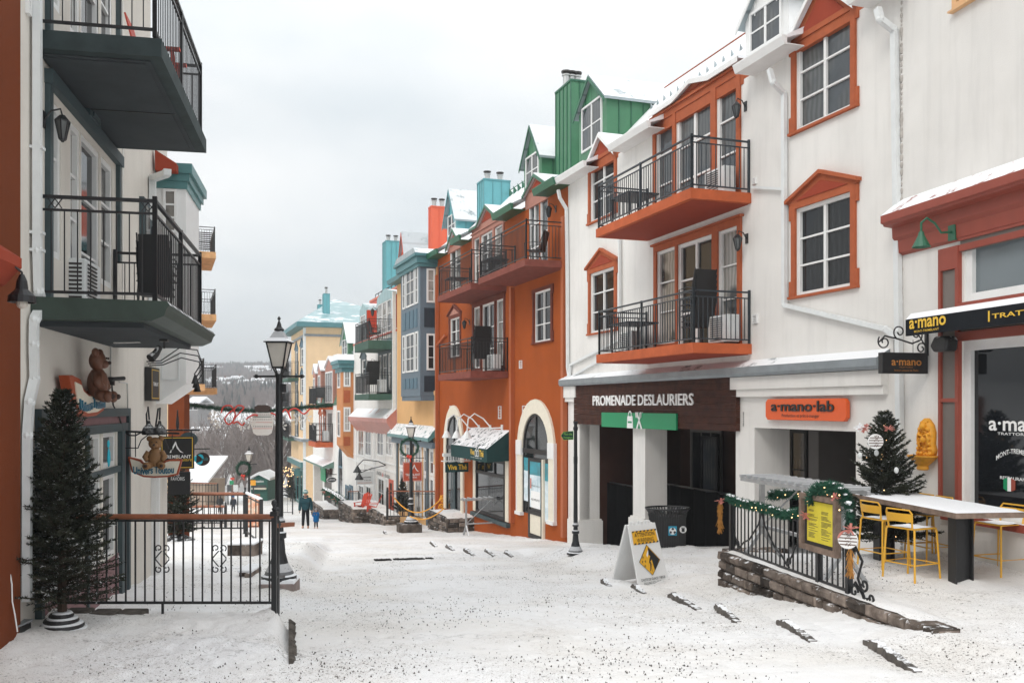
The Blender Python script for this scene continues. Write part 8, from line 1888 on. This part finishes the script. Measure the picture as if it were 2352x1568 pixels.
# string lights in the right trees
t = empty('fairy_lights', at(655, 1060, 100), 0, 'strings of warm fairy lights in the bare tree by the tower', 'lights', None, at(655, 1060, 100)); b = MB(); r = random.Random(4)
for i in range(44): p = at(r.uniform(642, 674), r.uniform(1068, 1118), r.uniform(96, 104)); b.ball(p, .055, 4, 3)
tag(b.build('bulbs', 'bulb', t), kind='stuff')
t = empty('fairy_lights', at(610, 1092, 100), 0, 'row of tiny warm lights over the green kiosk', 'lights', None, at(610, 1092, 100)); b = MB()
for i in range(20): b.ball(at(596+i*2.6, 1092+3*sin(i*.8), 101), .05, 4, 3)
tag(b.build('bulbs', 'bulb', t), kind='stuff')
# kiosk
def hut(x, y, wpx, hpx, Y, label, wall, roofpx=14, roof='snow_roof', name='kiosk', dep=4, rot=0, ridge='x'):
    P = at(x, y, Y); k = Y/FO; w_ = wpx*k; h = hpx*k; t = empty(name, P, rot, label, 'hut' if name == 'kiosk' else 'building')
    MB().box(-w_/2, w_/2, -dep/2, dep/2, -2, h).build('wall', wall, t); rh = roofpx*k; b = MB(); e = .35
    if ridge == 'y': 
        b.prism([(-w_/2-e, h-.05), (0, h+rh), (w_/2+e, h-.05), (w_/2+e, h+.2), (0, h+rh+.28), (-w_/2-e, h+.2)], -dep/2-e, dep/2+e); MB().prism([(-w_/2, h-.02), (w_/2, h-.02), (0, h+rh-.05)], -dep/2, -dep/2+.1).build('gable', wall, t)
    else: b.side([(-dep/2-e, h-.05), (dep/2, h+rh), (dep/2, h+rh+.2), (-dep/2-e, h+.2)], -w_/2-e, w_/2+e)
    b.build('roof', roof, t); return t, w_, h, dep
t, w_, h, dep = hut(607, 1124, 37, 26, 100, 'green wooden kiosk with a snow gable roof and pale sign at the street foot', 'kiosk_green', 12, ridge='y')
letters(t, 'station', -w_*.2, w_*.28, h*.78, h*.98, -dep/2-.05, 'white_paint', .04); MB().box(-w_*.45, w_*.45, -dep/2-.3, -dep/2, h*.18, h*.32).build('counter', 'cream_paint', t); MB().box(-w_*.42, w_*.42, -dep/2-.04, -dep/2-.01, h*.33, h*.55).build('hatch', 'glass_grey', t)
hut(464, 1112, 62, 10, 92, 'wide low pavilion with a big smooth white roof at the street foot', 'house_tan', 48, name='pavilion', dep=6)
# two storey buildings in the trees
def block(x0_, x1_, yb, yt, Y, label, wall, roofpx=10, fl=2, wn=8, rot=0, roof='snow_roof', dep=9):
    k = Y/FO; P = at((x0_+x1_)/2, yb, Y); w_ = (x1_-x0_)*k; h = (yb-yt)*k; t = empty('building', P, rot, label, 'building', 'buildings among the bare trees'); MB().box(-w_/2, w_/2, 0, dep, -6, h).build('wall', wall, t)
    MB().side([(-.6, h), (dep*.5, h+roofpx*k*1.2), (dep+.5, h), (dep+.5, h+.3), (dep*.5, h+roofpx*k*1.2+.4), (-.6, h+.35)], -w_/2-.5, w_/2+.5).build('roof', roof, t)
    for f in range(fl):
        for i in range(wn): x = -w_/2+w_*(i+.5)/wn; z = h*(f+.3)/fl; o = MB().ring(x-.6, x+.6, z, z+1.3, .12, -.08, -.01).build('window', 'white_trim', t); MB().box(x-.55, x+.55, -.05, -.02, z+.05, z+1.25).build('pane', 'glass_dark', o)
block(486, 625, 1068, 1020, 190, 'long grey brown house with white window frames behind the big bare tree', 'house_brown', 14, 2, 9)
block(632, 672, 1045, 1005, 210, 'brown house with snow roof just left of the tower', 'house_brown', 14, 2, 3)
block(560, 600, 1090, 1062, 150, 'small tan house with a steep snow roof behind the distant lamp', 'house_tan', 14, 1, 3, rot=.3)
block(625, 662, 1092, 1060, 140, 'pinkish house with snow roof behind the lamp pole', 'house_grey', 12, 1, 3, rot=-.2)
block(428, 470, 1045, 1000, 170, 'pale house with white roof seen beside the left signs', 'house_grey', 12, 2, 3)
block(440, 620, 990, 985, 260, 'very long low hall under a wide white snow roof behind the garland', 'house_grey', 26, 1, 10, dep=26)
block(432, 455, 948, 926, 210, 'pale house with blue grey ice on its roof edge at far left', 'house_grey', 10, 1, 2)
# notice boards and signs
for (x0_, x1_, yt, yb, mat, lb) in ((522,533,1113,1128,'glass_grey','left pale notice board at the street foot'),(535,547,1113,1128,'white_pipe','right white notice board at the street foot')):
    Y = 92; P = at((x0_+x1_)/2, yb, Y); k = Y/FO; t = empty('notice_board', P, 0, lb, 'board', 'notice boards at the street foot'); w_ = (x1_-x0_)*k/2; MB().box(-w_, w_, -.05, .05, 0, (yb-yt)*k).build('panel', mat, t); MB().bar((-w_*.8, .06, -1.6), (-w_*.8, .06, .3), .1).bar((w_*.8, .06, -1.6), (w_*.8, .06, .3), .1).build('post', 'iron', t)
P = at(534, 1134, 88); k = 88/FO; t = empty('direction_sign', P, 0, 'brown post with small red and green direction signs', 'sign'); MB().bar((0,0,-.5), (0,0,38*k), .10).build('post', 'house_brown', t); MB().box(-4*k, 5*k, -.1, -.06, 33*k, 38*k).build('red_panel', 'bear_red', t); MB().box(-6*k, 3*k, -.1, -.06, 22*k, 31*k).build('green_panel', 'sign_green', t)
P = at(582, 1128, 86); k = 86/FO; t = empty('direction_sign', P, 0, 'small yellow diamond sign left of the green kiosk', 'sign'); MB().bar((0,0,-.5), (0,0,20*k), .1).build('post', 'iron', t); MB().box(-6*k, 6*k, -.1, -.06, 14*k, 26*k).build('panel', 'amber', t)
# overhead garland across the street
Yg = 52; pts = [at(x, y, Yg) for x, y in ((424,928),(470,934),(520,940),(570,943),(612,944),(660,940),(710,934),(762,930))]
garland('garland', pts, .13, 15, 'green garland strung across the whole street high above the people', n=4200, needle=.18, snow=False)
k = Yg/FO
def ribbon(pts, label):
    P = at(*pts[0], Yg-.3); t = empty('ribbon', P, 0, label, 'ribbon', 'red script ribbons on the overhead garland', P); b = MB(); pp = [at(x, y, Yg-.3) for x, y in pts]; out = []
    for i in range(len(pp)-1):
        p0_, p1_, p2_, p3_ = pp[max(i-1,0)], pp[i], pp[i+1], pp[min(i+2,len(pp)-1)]
        for j in range(5): q = j/5; out.append(.5*((2*p1_)+(-p0_+p2_)*q+(2*p0_-5*p1_+4*p2_-p3_)*q*q+(-p0_+3*p1_-3*p2_+p3_)*q**3))
    out.append(pp[-1]); b.tube(out, .045, 5); b.build('ribbon', 'red_ribbon', t)
ribbon([(508,948),(513,934),(528,931),(535,940),(524,950),(516,962),(524,974),(534,968),(540,950),(534,938)], 'first red looping ribbon, left of the mug ornament')
ribbon([(536,944),(546,931),(560,935),(552,946),(538,962),(536,972),(545,968),(556,976),(562,970)], 'red ribbon swash shaped like a 2, left of the mug ornament')
ribbon([(566,962),(574,956),(584,952),(592,954)], 'short red ribbon joining the mug ornament from the left'); ribbon([(622,948),(632,952),(638,962),(646,950),(656,940),(664,952),(668,962),(664,944),(680,938),(698,950),(712,938)], 'red ribbon script right of the mug ornament')
P = at(603, 1000, Yg-.2); t = empty('hanging_ornament', P, 0, 'white patterned mug shaped ornament with dark lid hanging from the overhead garland', 'ornament'); g_ = k
MB().prism([(-24*g_, 52*g_), (24*g_, 52*g_), (25*g_, 26*g_), (21*g_, 6*g_), (13*g_, 1*g_), (-13*g_, 1*g_), (-21*g_, 6*g_), (-25*g_, 26*g_)], -.04, .04).build('panel', 'cream_paint' if 0 else 'white_trim', t)
MB().prism([(-17*g_, 54*g_), (17*g_, 54*g_), (18*g_, 66*g_), (10*g_, 70*g_), (-10*g_, 70*g_), (-18*g_, 66*g_)], -.08, .08).build('lid', 'teddy_dark', t)
b = MB(); b3 = MB()
for i in range(9):
    x = -20*g_+i*5*g_
    for z in (47, 36): b.box(x-.025, x+.025, -.05, -.041, z*g_, (z+1.6)*g_)
    b.prism([(x-.04, 20*g_), (x+.04, 20*g_), (x, 23*g_)], -.05, -.041)
    if i < 8: b3.bar((x, -.045, 42*g_), (x+2.5*g_, -.045, 44*g_), .03); b3.bar((x+2.5*g_, -.045, 44*g_), (x+5*g_, -.045, 42*g_), .03); 
b.build('dark_pattern', 'black', t); b3.build('green_pattern', 'kiosk_green', t); b = MB()
for z in (30, 16): b.box(-23*g_, 23*g_, -.05, -.041, z*g_, (z+.8)*g_)
b.build('red_pattern', 'bear_red', t)
def flake(x, y, s, label):
    P = at(x, y, Yg-.25); t = empty('snowflake', P, 0, label, 'snowflake', 'white snowflakes hanging from the overhead garland'); b = MB()
    for a in range(6):
        d = (cos(a*pi/3+.2), sin(a*pi/3+.2)); b.bar((0,0,0), (d[0]*s, 0, d[1]*s), .07, .03)
        for q in (.45, .7):
            for e in (-.6, .6): b.bar((d[0]*s*q, 0, d[1]*s*q), (d[0]*s*q+cos(a*pi/3+.2+e)*s*.3, 0, d[1]*s*q+sin(a*pi/3+.2+e)*s*.3), .05, .03)
    b.build('flake', 'white_trim', t)
for i, (x, y, s) in enumerate(((490,958,.35),(556,976,.3),(574,972,.34),(636,966,.3),(684,962,.36),(704,958,.3),(648,978,.28),(500,975,.25))): flake(x, y, s, ('leftmost of the large', 'small lower', 'first beside the mug', 'right of the mug', 'large right hand', 'far right', 'low right', 'low left')[i]+' white snowflake under the overhead garland')
# ---------------------------------------------------------------- the winter air
b = MB().box(-3500, 3500, -20, 6500, -70, 80); hz = b.build('haze', None if 0 else 'white_paint'); hz.data.materials.clear()
m = bpy.data.materials.new('haze'); m.use_nodes = True; n_ = m.node_tree; n_.nodes.clear(); ou = n_.nodes.new('ShaderNodeOutputMaterial'); pv = n_.nodes.new('ShaderNodeVolumePrincipled'); pv.inputs['Density'].default_value = .001; pv.inputs['Color'].default_value = (.92,.94,.97,1); pv.inputs['Anisotropy'].default_value = .2
n_.links.new(pv.outputs[0], ou.inputs['Volume']); hz.data.materials.append(m); tag(hz, kind='stuff')
S.cycles.volume_bounces = 0
